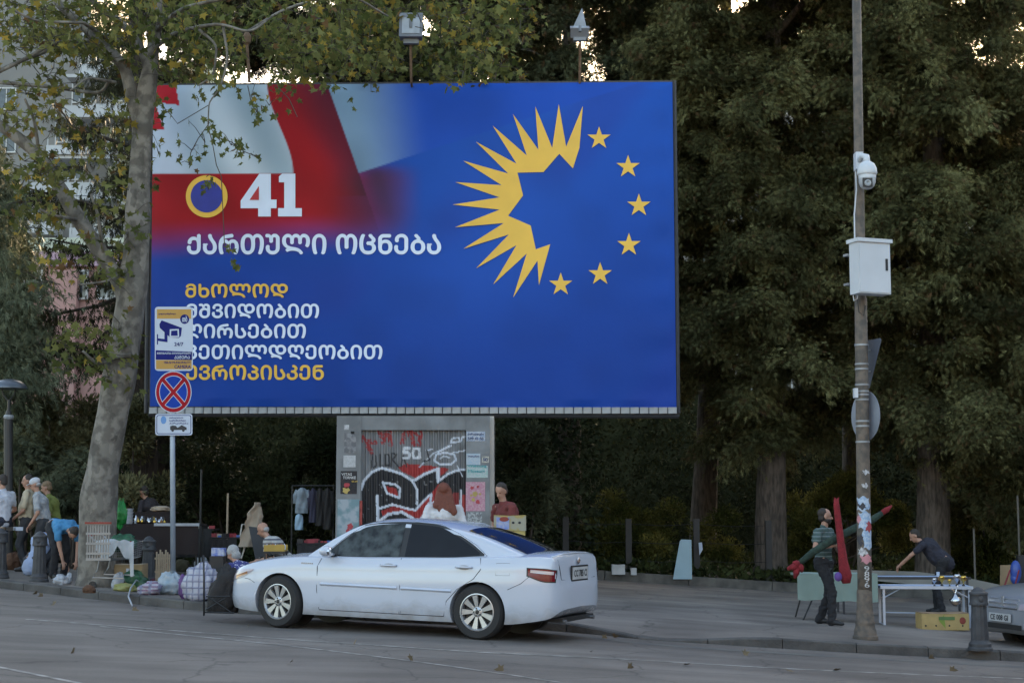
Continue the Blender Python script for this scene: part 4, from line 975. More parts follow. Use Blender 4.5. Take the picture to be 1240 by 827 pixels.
class CarShape:
    def __init__(s, W, ZS, ZT, ZB, WG, x0, x1, wheels, rw, tum=.40, crown=.05):
        s.w = interp(*W); s.zs = interp(*ZS); s.zt = interp(*ZT); s.zb = interp(*ZB); s.wg = interp(*WG); s.x0, s.x1 = x0, x1; s.wheels = wheels; s.rw = rw; s.tum = tum; s.crown = crown
    def side(s, x, z):
        """outer half width of the lower body"""
        w_, zs, zb = s.w(x), s.zs(x), s.zb(x); u = min(1, max(0, (z-zb)/(zs-zb)))
        low = .045*max(0, 1-u/.34)**2; hi = .055*max(0, (u-.55)/.45)**2; cr = .012*math.exp(-((u-.86)/.05)**2)
        return w_-low-hi+cr*min(1, w_/.9)
    def gside(s, x, z): return s.wg(x)-(z-s.zs(x))*s.tum-.10*max(0, z-s.zs(x))**2
    def deck(s, x, y):
        w_ = s.side(x, s.zs(x)); return s.zs(x)+.055*(1-min(1, abs(y)/w_)**2.5)*min(1, w_/.7)
    def top(s, x, y):
        zt = s.zt(x); w_ = max(.2, s.gside(x, zt-.03)); return zt-s.crown*(abs(y)/w_)**2.4
    def lower(s, name, m, parent, ends=True):
        xs = list(np.linspace(s.x0, s.x0+.22, 14))+list(np.linspace(s.x0+.26, s.x1-.40, 66))+list(np.linspace(s.x1-.36, s.x1, 20))
        b = MB(); rows = []
        for x in xs:
            zs, zb = s.zs(x), s.zb(x); row = [(0, zb+.01), (s.side(x, zb)*.8, zb)]
            for k in range(17): z = zb+(zs-.02-zb)*k/16; row.append((s.side(x, z), z))
            ws = s.side(x, zs-.02)
            for k in range(1, 4): a = math.pi/2*k/3.; row.append((ws-.05+.05*math.cos(a)*1.0, zs-.02+.025*math.sin(a)))
            for k in range(1, 8): y = (ws-.05)*(1-k/7.); row.append((y, max(zs+.005, s.deck(x, y))))
            rows.append(row)
        n = len(rows[0])
        for r_ in rows: b.v += [(0, 0, 0)]*0
        P = []
        for x, r_ in zip(xs, rows):
            full = [(y, z) for y, z in r_] + [(-y, z) for y, z in r_[-2:0:-1]]
            P.append([(x, y, z) for y, z in full])
        k = len(P[0]); b = MB()
        V = [v for r_ in P for v in r_]
        F_ = [(i*k+j, (i+1)*k+j, (i+1)*k+(j+1) % k, i*k+(j+1) % k) for i in range(len(P)-1) for j in range(k)]
        F_ += [tuple(range(k)), tuple((len(P)-1)*k+j for j in range(k))[::-1]]
        b.add(V, F_)
        # wheel arches
        o = b.build(name, m, parent, tri=True)
        for (wx, wz) in s.wheels:
            for sd_ in (1, -1):
                c = MB(); c.lathe([(s.rw, .52), (s.rw, 1.3)], (wx, 0, wz), 40, 'y', Matrix.Scale(sd_, 3, (0, 1, 0))); co = c.build('cut', m, parent)
                bm = bmesh.new(); bm.from_mesh(co.data); bmesh.ops.recalc_face_normals(bm, faces=bm.faces); bm.to_mesh(co.data); bm.free()
                md = o.modifiers.new('b', 'BOOLEAN'); md.object = co; md.operation = 'DIFFERENCE'; md.solver = 'EXACT'
                dg = bpy.context.evaluated_depsgraph_get(); dg.update(); me = bpy.data.meshes.new_from_object(o.evaluated_get(dg)); o.modifiers.clear(); o.data = me
                bpy.data.objects.remove(co)
        me = o.data
        if len(me.materials) > 1:
            while len(me.materials) > 1: me.materials.pop()
        me.polygons.foreach_set('use_smooth', [True]*len(me.polygons)); me.set_sharp_from_angle(angle=R(32)); me.name = name
        return o
    def greenhouse(s, name, m, parent, xa, xb):
        xs = np.linspace(xa, xb, 46); P = []
        for x in xs:
            zs, zt = s.zs(x)-.01, s.zt(x); ht = zt-zs; r_ = min(.07, ht*.45); row = []
            for k in range(9): z = zs+(ht-s.crown-r_)*k/8; row.append((s.gside(x, z), z))
            y0, z0 = row[-1]; yt = y0-.075
            for k in range(1, 5): a = math.pi/2*k/5; row.append((yt+.075*math.cos(a), z0+(s.top(x, yt)-z0)*math.sin(a)))
            for k in range(9): y = yt*(1-k/8.); row.append((y, s.top(x, y)))
            P.append([(x, y, z) for y, z in row]+[(x, -y, z) for y, z in row[-2::-1]])
        k = len(P[0]); b = MB(); b.add([v for r_ in P for v in r_], [(i*k+j, (i+1)*k+j, (i+1)*k+j+1, i*k+j+1) for i in range(len(P)-1) for j in range(k-1)])
        return b.build(name, m, parent, smooth=True)
    def pane(s, name, pts_lo, pts_hi, m, parent, off=.006, sgn=1, n=26, rows=7):
        """side glass between a lower and upper outline, given as (x, z) tables"""
        lo, hi = interp(*zip(*pts_lo)), interp(*zip(*pts_hi)); x0, x1 = pts_lo[0][0], pts_lo[-1][0]; b = MB()
        b.grid(n, rows, lambda u, v: (lambda x: (lambda z: (x, sgn*(s.gside(x, z)+off), z))(lo(x)+(hi(x)-lo(x))*v))(x0+(x1-x0)*u))
        return b.build(name, m, parent, smooth=True)
    def line(s, name, pts, m, parent, wd=.010, off=.002, sgn=1, gh=False):
        P = [Vector((x, sgn*((s.gside if gh else s.side)(x, z)+off), z)) for x, z in pts]; b = MB(); b.tube(P, wd/2, 4); return b.build(name, m, parent)
def wheel(parent, wx, wy, R_, rimr, steer=0, spokes=9, width=.205, mr=None):
    sgn = 1 if wy > 0 else -1
    wh = bpy.data.objects.new('wheel', None); C.objects.link(wh); wh.parent = parent; wh.location = (wx, wy, R_); wh.rotation_euler = (0, 0, steer+(0 if sgn > 0 else math.pi)); wh.empty_display_size = .1
    h = width/2; b = MB()
    b.lathe([(rimr, -h), (R_-.03, -h-.004), (R_-.006, -h+.03), (R_, -h+.05), (R_, h-.05), (R_-.006, h-.03), (R_-.03, h+.004), (rimr+.012, h+.006), (rimr, h-.01), (rimr-.012, h-.03), (rimr-.012, -h)], n=44, axis='y', cap=False); b.build('tyre', tyre_m, wh, smooth=True, sharp=50)
    b = MB(); b.lathe([(rimr-.002, h-.012), (rimr+.004, h+.002), (rimr-.008, h+.004), (rimr-.022, h-.02), (rimr-.024, h-.05), (rimr-.024, h-.12)], n=40, axis='y', cap=False)
    b.lathe([(.001, h-.012), (.035, h-.012), (.062, h-.022), (.075, h-.04)], n=20, axis='y')
    for k in range(spokes):
        a = 2*math.pi*k/spokes+.2; m_ = Matrix.Rotation(a, 3, 'Y')
        wa, wb_ = .017, .036; r0, r1 = .055, rimr-.015; q = [(-wa, h-.022, r0), (wa, h-.022, r0), (wb_, h-.014, r1), (-wb_, h-.014, r1), (-wa, h-.06, r0), (wa, h-.06, r0), (wb_, h-.05, r1), (-wb_, h-.05, r1)]
        b.add([m_ @ Vector(v) for v in q], [(0, 1, 2, 3), (7, 6, 5, 4), (0, 4, 5, 1), (1, 5, 6, 2), (2, 6, 7, 3), (3, 7, 4, 0)])
    b.build('rim', mr or rim_m, wh)
    b = MB(); b.lathe([(.001, h-.075), (rimr-.02, h-.075), (rimr-.02, h-.09), (.001, h-.09)], n=28, axis='y'); b.build('brake_disc', dark_p, wh)
    b = MB()
    for k in range(5): a = 2*math.pi*k/5; b.lathe([(.001, .010), (.008, .010), (.010, 0)], Vector((math.cos(a)*.045, h-.016, math.sin(a)*.045)), 6, 'y')
    b.lathe([(.001, .008), (.024, .006), (.027, 0)], Vector((0, h-.012, 0)), 14, 'y'); o = b.build('wheel_bolts', dark_p, wh); o['kind'] = 'stuff'
    return wh
S = CarShape(
    W=([-2.40, -2.39, -2.36, -2.30, -2.18, -1.95, -1.4, -.5, .6, 1.4, 1.75, 1.98, 2.14, 2.24, 2.30, 2.33, 2.345], [.50, .62, .74, .82, .865, .89, .905, .91, .91, .90, .875, .82, .74, .64, .54, .44, .34]),
    ZS=([-2.40, -2.385, -2.36, -2.335, -2.30, -2.18, -1.9, -1.3, -.5, .3, .8, 1.0, 1.3, 1.7, 2.0, 2.15, 2.25, 2.31, 2.345], [.60, .66, .72, .92, 1.005, 1.02, 1.01, .985, .955, .93, .92, .915, .895, .84, .77, .715, .65, .58, .50]),
    ZT=([-2.15, -1.95, -1.8, -1.6, -1.35, -1.0, -.6, -.2, .1, .35, .6, .85, 1.05], [1.03, 1.06, 1.115, 1.19, 1.275, 1.362, 1.415, 1.432, 1.422, 1.378, 1.262, 1.11, .975]),
    ZB=([-2.40, -2.3, -2.1, -1.7, 1.7, 2.1, 2.3, 2.345], [.40, .30, .25, .20, .19, .21, .25, .32]),
    WG=([-2.15, -1.9, -1.5, -1.0, 0, .7, 1.05], [.66, .72, .79, .825, .835, .825, .80]),
    x0=-2.40, x1=2.345, wheels=[(1.3875, .335), (-1.3875, .335)], rw=.365, tum=.40)
YAW = R(24.5)
rear_c = G(582, 771); front_c = G(340, 758)
CYAW = math.atan2(front_c.y-rear_c.y, front_c.x-rear_c.x)          # heading of the nose
# scale-true placement: keep the wheelbase, fit the two contact points
mid = (rear_c+front_c)/2
hd = Vector((-math.cos(R(22.5)), math.sin(R(22.5)), 0)); ctr = Vector((mid.x, 19.55, 0))
nrm = Vector((-hd.y, hd.x, 0)); nrm = nrm if nrm.y < 0 else -nrm
ctr = ctr - nrm*.83
ctr.z = g(ctr.x)+.004
car = thing('parked_car', 'white four door sedan with dark windows parked at the kerb below the billboard', 'car', ctr)
slope = math.atan2(g(ctr.x+hd.x*1.4)-g(ctr.x-hd.x*1.4), 2.8)
car.rotation_euler = Euler((0, -slope, math.atan2(hd.y, hd.x)))
car.scale = (.985,)*3
# (local +x = nose, local +y = left side; the left side faces the camera)
wp = car_paint('white_car_paint', (.45, .49, .57))
S.lower('body', wp, car)
S.greenhouse('roof', wp, car, -2.12, 1.03)
def zof(t): return interp(*zip(*t))
lo_f = [(-.28, .962), (.2, .948), (.72, .94)]; hi_f = [(-.28, 1.37), (.02, 1.352), (.25, 1.315), (.48, 1.175), (.72, .975)]
lo_r = [(-1.36, 1.015), (-1.0, .985), (-.36, .965)]; hi_r = [(-1.36, 1.045), (-1.22, 1.13), (-1.0, 1.245), (-.75, 1.34), (-.36, 1.368)]
for sg in (1, -1):
    # black surround, then panes
    S.pane('window_surround', [(-1.42, 1.005), (-1.0, .972), (.2, .935), (.78, .928)], [(-1.42, 1.03), (-1.22, 1.16), (-1.0, 1.27), (-.75, 1.365), (-.36, 1.388), (.02, 1.372), (.27, 1.335), (.5, 1.19), (.78, .955)], dark_p, car, .003, sg, 50)
    S.pane('window', lo_f, hi_f, glass_s, car, .008, sg); S.pane('window', lo_r, hi_r, glass_d, car, .008, sg)
    S.line('window_trim', [(-1.46, 1.01), (-1.3, 1.135), (-1.05, 1.262), (-.78, 1.372), (-.36, 1.398), (.02, 1.38), (.28, 1.342), (.52, 1.19), (.82, .94)], chrome, car, .012, .006, sg, True)
    S.line('belt_trim', [(-1.46, 1.002), (-1.0, .968), (.2, .932), (.82, .925)], chrome, car, .014, .006, sg, True)
    # shut lines: dark gaps
    gap = mat('shut_line', (.02, .02, .022), .9)
    S.line('shut_line', [(.80, .905), (.84, .80), (.83, .5), (.80, .27)], gap, car, .009, 0, sg)
    S.line('shut_line', [(-.325, .945), (-.34, .6), (-.33, .27)], gap, car, .009, 0, sg)
    S.line('shut_line', [(-1.40, .985), (-1.42, .85), (-1.33, .73), (-1.12, .60), (-.98, .45), (-.94, .27)], gap, car, .009, 0, sg)
    S.line('shut_line', [(.80, .262), (-.94, .262)], gap, car, .010, 0, sg)
    S.line('rub_strip', [(.78, .585), (-.30, .578)], wp, car, .042, .001, sg); S.line('rub_strip', [(-.36, .578), (-1.04, .572)], wp, car, .042, .001, sg)
    for hx in (-.17, -1.20):
        z = .852 if hx > -.5 else .868
        b = MB(); pts = [Vector((hx+d_, sg*(S.side(hx+d_, z)+o_), z)) for d_, o_ in ((.11, .004), (.09, .03), (0, .038), (-.09, .03), (-.11, .004))]; b.tube(pts, .013, 6); hdl = b.build('door_handle', wp, car, smooth=True)
        b = MB(); b.ell((hx, sg*(S.side(hx, z)+.001), z-.004), (.075, .006, .03)); b.build('handle_recess', mat('recess_shade', (.30, .31, .33), .4), hdl)
    # mirror
    b = MB(); b.ell((.66, sg*1.0, 1.0), (.085, .11, .068), n=16, k=10); b.box((.66, sg*.88, .955), (.06, .12, .03)); mi = b.build('wing_mirror', wp, car, smooth=True)
    b = MB(); b.ell((.60, sg*1.0, 1.0), (.035, .09, .055), n=14, k=8); b.build('mirror_glass', chrome, mi)
    b = MB(); b.add([(.80, sg*(S.gside(.80, .935)+.01), .93), (.60, sg*(S.gside(.6, .935)+.01), .94), (.60, sg*(S.gside(.6, 1.05)+.01), 1.06)], [(0, 1, 2)]); b.build('quarter_trim', dark_p, car)
    # fuel flap on the left, badge
    if sg == 1:
        S.line('fuel_flap', [(-1.62, .93), (-1.79, .935), (-1.80, .79), (-1.62, .785), (-1.62, .93)], mat('panel_gap', (.25, .26, .28), .6), car, .007, 0, 1)
        b = MB()
        for q in range(6): b.box((1.07-.03*q, S.side(1.07-.03*q, .835)+.002, .835), (.018, .006, .018))
        o = b.build('badge', chrome, car); o['kind'] = 'stuff'
        S.line('sill_tick', [(-.35, .30), (-.35, .27)], gap, car, .004, 0, 1)  # short dark line low beside the door gap
    # headlight: wraps the corner
    def lamp(name, xs, zlo, zhi, m, off, par=car, nn=14):
        b = MB(); lo_, hi_ = zof(zlo), zof(zhi); b.grid(nn, 6, lambda u, v: (lambda x: (lambda z: (x+(off if x > 0 else -off)*.5, sg*(S.side(x, z)+off), z))(lo_(x)+(hi_(x)-lo_(x))*v))(xs[0]+(xs[1]-xs[0])*u)); return b.build(name, m, par, smooth=True)
    hl = lamp('headlight', (1.80, 2.22), [(1.80, .715), (2.0, .615), (2.22, .565)], [(1.80, .735), (2.0, .725), (2.22, .655)], lens_white, .006)
    lamp('indicator', (1.90, 2.12), [(1.90, .668), (2.12, .592)], [(1.90, .70), (2.12, .632)], lens_amber, .010, hl)
    lamp('lamp_gasket', (-2.348, -2.015), [(-2.348, .72), (-2.26, .722), (-2.015, .79)], [(-2.348, .87), (-2.26, .885), (-2.015, .892)], dark_p, .003)
    tl = lamp('taillight', (-2.34, -2.03), [(-2.34, .735), (-2.26, .735), (-2.03, .80)], [(-2.34, .86), (-2.26, .875), (-2.03, .88)], lens_red, .006)
    lamp('reversing_lens', (-2.33, -2.06), [(-2.31, .815), (-2.07, .835)], [(-2.31, .852), (-2.07, .872)], lens_white, .010, tl)
# windscreen and rear window follow the roof surface
def topglass(name, xa, xb, w0, w1, m, off=.006):
    b = MB(); b.grid(20, 14, lambda u, v: (lambda x: (lambda y: (x+off*.5*(1 if xa > 0 else -1), y, S.top(x, y)+off))((w0+(w1-w0)*u)*(2*v-1)))(xa+(xb-xa)*u)); return b.build(name, m, car, smooth=True)
topglass('windscreen', .34, .98, .56, .70, glass_s); topglass('rear_window', -1.12, -2.0, .60, .60, glass_d)
# boot lid lines, plate, rear faces, bumper
def rearpt(y, z, off=.004):
    lo, hi = S.x0, -1.9
    for _ in range(30):
        m_ = (lo+hi)/2
        if S.side(m_, min(z, S.zs(m_))) < abs(y) or S.zs(m_) < z: lo = m_
        else: hi = m_
    return Vector((lo-off, y, z))
b = MB(); b.tube([rearpt(-.60, .75), rearpt(-.3, .735), rearpt(0, .73), rearpt(.3, .735), rearpt(.60, .75)], .005, 4); b.tube([rearpt(.60, .75), rearpt(.62, .88), rearpt(.63, .99)], .005, 4); b.build('boot_shut_line', gap, car)
b = MB(); px0 = rearpt(0, .82).x; b.box((px0-.025, 0, .815), (.02, .54, .15)); pr = b.build('number_plate', plate_m, car)
text_mesh('plate_lettering', 'CC 785 CI', ink, (-.23, 0, .23, .085), lambda u, v, t: (px0-.036-t, -u, .858-v), parent=pr, t=.001, offset=.03, world=False)
b = MB(); b.box((px0-.022, 0, .815), (.018, .58, .19)); b.build('plate_recess', dark_p, car)
b = MB(); b.lathe([(.034, -.004), (.042, .004), (.036, .008)], (px0-.01, 0, .965), 18, 'x'); b.box((px0-.016, 0, .965), (.008, .075, .010)); b.box((px0-.016, 0, .975), (.008, .012, .05)); b.build('emblem', chrome, car)
b = MB(); b.box((-2.27, .0, .262), (.2, 1.1, .05)); b.build('rear_valance', dark_p, car)
for y in (.5, -.5): b = MB(); b.tube([(-2.2, y, .25), (-2.40, y, .245)], .026, 10); b.build('exhaust', chrome, car)
b = MB(); b.tube([Vector((-2.27-.04*(1-abs(y)), y, S.deck(-2.25, y)-.008)) for y in (-.72, -.4, 0, .4, .72)], .014, 6); b.build('boot_lip', wp, car, smooth=True)
for sg in (1, -1):
    S.line('bumper_seam', [(-1.78, .62), (-1.95, .70), (-2.05, .785)], gap, car, .007, 0, sg); S.line('bumper_seam', [(1.77, .56), (1.86, .60), (1.95, .61)], gap, car, .007, 0, sg)
b = MB(); b.box((2.30, 0, .50), (.08, .60, .14)); b.build('grille', dark_p, car); b = MB(); b.box((2.345, 0, .37), (.02, .52, .11)); b.build('front_plate', plate_m, car)
b = MB(); b.box((0, 0, .30), (3.9, 1.15, .20)); b.build('underbody', dark_p, car)
for wx in (1.3875, -1.3875):
    for wy in (.80, -.80): wheel(car, wx, wy, .335, .222, R(-9) if wx > 0 else 0)
    for q in (1, -1): b = MB(); b.lathe([(.36, q*.50), (.36, q*.53), (.001, q*.53)], (wx, 0, .335), 24, 'y'); b.build('wheel_well', dark_p, car)
# cabin seen through the glass: headrests
# ------------------------------------------------------------------ the silver people carrier entering at right
S2 = CarShape(
    W=([-2.2, -2.1, -1.8, -1, 1.3, 1.75, 1.98, 2.12, 2.20, 2.24, 2.26], [.72, .82, .88, .90, .90, .88, .85, .80, .74, .66, .58]),
    ZS=([-2.2, -1, .6, 1.0, 1.5, 1.95, 2.14, 2.2, 2.24, 2.26], [1.05, 1.0, .97, .96, .93, .86, .79, .72, .62, .5]),
    ZT=([-2.2, -1.6, -.5, .2, .7, 1.1], [1.45, 1.68, 1.74, 1.68, 1.3, 1.0]), ZB=([-2.2, -1.8, 1.8, 2.15, 2.26], [.3, .24, .24, .26, .34]),
    WG=([-2.2, 0, 1.1], [.80, .83, .80]), x0=-2.2, x1=2.26, wheels=[(1.42, .33), (-1.35, .33)], rw=.36, tum=.25)
c2p = G(1217, 791); 
car2 = thing('parked_car', 'silver car whose nose enters the photo at the lower right corner', 'car', (0, 0, 0))
h2 = R(194.5); n2 = Vector((math.cos(h2), math.sin(h2), 0)); cc = Vector((c2p.x, c2p.y, 0))-n2*2.2
car2.location = (cc.x, cc.y, g(cc.x)); car2.rotation_euler = (0, -R(3), h2)
sp = car_paint('silver_car_paint', (.20, .21, .235), .35)
S2.lower('body', sp, car2); S2.greenhouse('roof', sp, car2, -2.15, 1.08)
def frontpt(y, z, off=.01, SS=S2, x1=2.26):
    lo, hi = 1.6, x1
    for _ in range(30):
        m_ = (lo+hi)/2
        if SS.side(m_, min(z, SS.zs(m_))) < abs(y) or SS.zs(m_) < z: hi = m_
        else: lo = m_
    return Vector((lo+off, y, z))
def fpatch(name, y0, y1, z0, z1, m, off, par=car2, t=.0):
    b = MB(); b.grid(8, 4, lambda u, v: frontpt(y0+(y1-y0)*u, z0+(z1-z0)*v, off)); return b.build(name, m, par, smooth=True)
gr = fpatch('grille', -.36, .36, .60, .76, dark_p, .008)
for z in (.625, .68, .735):
    b = MB(); b.tube([frontpt(y, z, .018) for y in (-.35, -.2, 0, .2, .35)], .016, 6); b.build('grille_bar', rim_m, gr)
b = MB(); b.box(frontpt(0, .68, .03), (.02, .05, .18)); b.build('grille_bar', rim_m, gr)
for s_ in (1, -1): fpatch('headlight', s_*.40, s_*.68, .60, .77, lens_white, .012); fpatch('fog_lamp', s_*.55, s_*.68, .36, .43, lens_white, .012)
fpatch('bumper_intake', -.5, .5, .33, .40, dark_p, .01)
b = MB(); p = frontpt(0, .48, .03); b.box(p, (.02, .52, .11)); pl2 = b.build('number_plate', plate_m, car2)
text_mesh('plate_lettering', 'CE 008 GI', ink, (-.22, 0, .22, .075), lambda u, v, t: (p.x+.012+t, u, .518-v), parent=pl2, t=.001, offset=.03, world=False)
for wx in (1.42, -1.35):
    for wy in (.78, -.78): wheel(car2, wx, wy, .33, .21)
def tg2(name, xa, xb, w0, w1):
    b = MB(); b.grid(16, 10, lambda u, v: (lambda x: (lambda y: (x, y, S2.top(x, y)+.01))((w0+(w1-w0)*u)*(2*v-1)))(xa+(xb-xa)*u)); return b.build(name, glass_d, car2, smooth=True)
tg2('windscreen', .25, 1.0, .62, .72)
# ------------------------------------------------------------------ people
from mathutils import noise as mnoise
def remesh(b, name, m, parent, vox, smooth=3, world=False, fold=0.):
    o = b.build(name, m, parent)
    bm = bmesh.new(); bm.from_mesh(o.data); bmesh.ops.recalc_face_normals(bm, faces=bm.faces); bm.to_mesh(o.data); bm.free()
    md = o.modifiers.new('r', 'REMESH'); md.mode = 'VOXEL'; md.voxel_size = vox; md.use_smooth_shade = True
    m2 = o.modifiers.new('s', 'SMOOTH'); m2.factor = .5; m2.iterations = smooth
    dg = bpy.context.evaluated_depsgraph_get(); dg.update(); me = bpy.data.meshes.new_from_object(o.evaluated_get(dg)); o.modifiers.clear(); old = o.data; o.data = me; bpy.data.meshes.remove(old); me.name = name
    if not me.materials: me.materials.append(m)
    if fold:
        me2 = o.data; n_ = len(me2.vertices); co = np.empty(n_*3); no = np.empty(n_*3); me2.vertices.foreach_get('co', co); me2.vertices.foreach_get('normal', no); co = co.reshape(-1, 3); no = no.reshape(-1, 3)
        k1 = np.array([mnoise.noise(Vector((v[0]*9, v[1]*9, v[2]*13+v[0]*8))) + .6*mnoise.noise(Vector((v[0]*24, v[1]*24, v[2]*30))) for v in co])
        co += no*(k1*fold)[:, None]; me2.vertices.foreach_set('co', co.ravel()); me2.update()
    return o
def capsule(b, p0, p1, r0, r1, lat=None, sq=1.0, n=10):
    """tapered closed limb; sq flattens it across 'lat' x axis"""
    p0, p1 = Vector(p0), Vector(p1); d = p1-p0; L_ = d.length
    if L_ < 1e-4: d = Vector((0, 0, 1)); L_ = 1e-4
    d.normalize(); a = Vector(lat) if lat is not None else d.orthogonal(); a = (a-d*a.dot(d)).normalized(); c = d.cross(a)
    V, ring = [], []
    for k in range(4): t = -math.pi/2+math.pi/2*k/3.; ring.append((r0*math.cos(t)+.0005, p0+d*(r0*math.sin(t))))
    for k in range(1, 4): t = k/4; ring.append((r0+(r1-r0)*t, p0+d*L_*t))
    for k in range(4): t = math.pi/2*k/3.; ring.append((r1*math.cos(t)+.0005, p1+d*(r1*math.sin(t))))
    for r_, c0 in ring:
        for j in range(n): q = 2*math.pi*j/n; V.append(c0+a*(r_*math.cos(q))+c*(r_*sq*math.sin(q)))
    k = len(ring); b.add(V, [(i*n+j, i*n+(j+1) % n, (i+1)*n+(j+1) % n, (i+1)*n+j) for i in range(k-1) for j in range(n)]+[tuple(range(n))[::-1], tuple((k-1)*n+j for j in range(n))])
def ik(a, t, l1, l2, pole):
    a, t = Vector(a), Vector(t); d = t-a; D = d.length
    if D > (l1+l2)*.999: t = a+d*((l1+l2)*.999/D); d = t-a; D = d.length
    x = (l1*l1-l2*l2+D*D)/(2*D); h = math.sqrt(max(0, l1*l1-x*x)); u = d/D; p = Vector(pole); p = (p-u*p.dot(u)).normalized()
    return a+u*x+p*h, t
skin_m = lambda i=0: mat('skin_%s' % 'abc'[i], [(.36, .20, .14), (.28, .15, .10), (.42, .26, .20)][i], .55, var=.08, scale=12)
hair_d = mat('dark_hair', (.028, .021, .017), .7, scale=60, bump=.5); hair_g = mat('grey_hair', (.30, .30, .30), .75, scale=60, bump=.5)
hair_b = mat('light_brown_hair', (.17, .11, .06), .7, scale=60, bump=.5); hair_r = mat('red_hair', (.13, .035, .018), .7, scale=60, bump=.5)
def person(label, loc, face, h=1.72, pelvis=(0, 0), ph=None, lean=0, twist=0, side=0, head=(0, 0), hands=None, feet=None, knees=(0, 1, 0), elbows=None, shirt=None, trousers=None, skin=0,
           hair='short', hairm=None, sleeve=.55, belly=0., shoe=None, long_shirt=.0, skirt=None, group=None, vox=.0155, cap=None, beard=False, build=1.0, curl=.6, neckwear=None, round_back=.0):
    """local frame: facing +Y, x to the person's right, z up. hands/feet targets in that frame, in units of height 1.72"""
    s = h/1.72; t = thing('person', label, 'person', loc, face, group=group); sk = skin_m(skin)
    ph = .92 if ph is None else ph
    pel = Vector((pelvis[0], pelvis[1], ph)); ln = R(lean)
    axis = Vector((math.sin(R(side)), math.sin(ln), math.cos(ln)*math.cos(R(side)))).normalized()
    tw = Matrix.Rotation(R(twist), 3, 'Z'); rt = tw @ Vector((1, 0, 0)); fw = rt.cross(axis).normalized()*-1
    fw = axis.cross(rt).normalized(); rt = fw.cross(axis).normalized()
    if fw.y < 0 and lean < 80: fw = -fw
    rtt = rt if rt.x > 0 else -rt
    rt = rtt; waist = pel+axis*.17; chest = pel+axis*.34-fw*(.02+round_back); neck = pel+axis*.50-fw*(.0+round_back*.5); nk_dir = (axis+Vector((0, 0, .5))).normalized() if lean < 60 else (axis*.9+fw*.2).normalized()
    sh = [neck+rt*(x*.185*build)-axis*.055 for x in (-1, 1)]; hip = [pel+rt*(x*.095)-Vector((0, 0, .02)) for x in (-1, 1)]
    yaw, pit = R(head[0]), R(head[1])
    hc = neck+nk_dir*.15+fw*.02; M_ = (Matrix.Rotation(yaw, 3, 'Z') @ Matrix.Rotation(-pit, 3, 'X')); base = Matrix.Identity(3)
    H = M_
    hands = hands or [(-.24, .05, .80), (.24, .05, .80)]; feet = feet or [(-.11, 0), (.11, .06)]
    B = MB()
    ft = []
    for i, f in enumerate(feet):
        ank = Vector((f[0], f[1]-.03, (f[2] if len(f) > 2 else 0)+.085)); k, a = ik(hip[i], ank, .435, .42, knees if not isinstance(knees, list) else knees[i]); ft.append((hip[i], k, a, f))
        capsule(B, hip[i], k, .080, .052); capsule(B, k, a, .052, .034); capsule(B, a, a+Vector((0, .13, -.05)), .036, .028)
    capsule(B, pel-rt*.05, pel+rt*.05, .115*build, .115*build, sq=.95); capsule(B, pel, waist, .115*build, .105*build, rt, .80); capsule(B, waist, chest, .105*build, .128*build, rt, .78)
    capsule(B, chest-rt*.08, chest+rt*.08, .10, .10); capsule(B, sh[0]+rt*.03, sh[1]-rt*.03, .052, .052); capsule(B, neck-axis*.06, hc-nk_dir*.02, .056, .050)
    arms = []
    for i, hd_ in enumerate(hands):
        po = (elbows[i] if elbows else (-.5 if i == 0 else .5, -.8, -.5)); e, w_ = ik(sh[i], hd_, .295, .255, po); arms.append((sh[i], e, w_))
        capsule(B, sh[i], e, .047, .038); capsule(B, e, w_, .038, .025)
        # hand: palm, four unequal bent fingers and a thumb from the side of the palm
        d = (w_-e).normalized(); up_ = Vector((0, 0, 1)) if abs(d.z) < .9 else Vector((0, 1, 0)); lt = d.cross(up_).normalized(); nn = lt.cross(d).normalized()
        pc = w_+d*.045; capsule(B, w_, w_+d*.08, .028, .036, lt, .45)
        for q, (o_, l_) in enumerate(((-.027, .068), (-.009, .078), (.009, .074), (.027, .058))):
            a = w_+d*.095+lt*o_; m1 = a+(d*math.cos(curl)-nn*math.sin(curl))*l_*.5; m2 = m1+(d*math.cos(curl*2)-nn*math.sin(curl*2))*l_*.5; capsule(B, a, m1, .0095, .009, n=7); capsule(B, m1, m2, .009, .008, n=7)
        sg_ = -1 if i else 1
        a = w_+d*.03+lt*(.03*sg_); m1 = a+(d*.6+lt*.7*sg_-nn*.3).normalized()*.04; capsule(B, a, m1, .012, .0105, n=7); capsule(B, m1, m1+(d*.9+lt*.1*sg_-nn*.4).normalized()*.03, .0105, .009, n=7)
    # head with face
    def hp(x, y, z): return hc+H @ Vector((x, y, z+.02))
    B.ell(hp(0, -.008, .035), (.074, .093, .088), H, 16, 12); B.ell(hp(0, .018, -.03), (.056, .070, .075), H, 14, 10); B.ell(hp(0, .055, -.075), (.030, .026, .024), H)
    capsule(B, hp(0, .083, .018), hp(0, .108, -.022), .009, .014, n=8)
    for x in (-1, 1): B.ell(hp(x*.076, -.005, -.005), (.010, .020, .032), H, 8, 6)
    B.ell(hp(0, .078, -.052), (.022, .012, .008), H, 8, 6); B.ell(hp(0, .075, .035), (.045, .014, .010), H, 8, 6)
    bo = remesh(B, 'body', sk, t, vox, 2)
    E = hair_d
    for x in (-1, 1):
        e = MB(); e.ell(hp(x*.030, .080, .014), (.011, .008, .007), H, 8, 6); e.build('eye', mat('eye', (.04, .03, .03), .2), t)
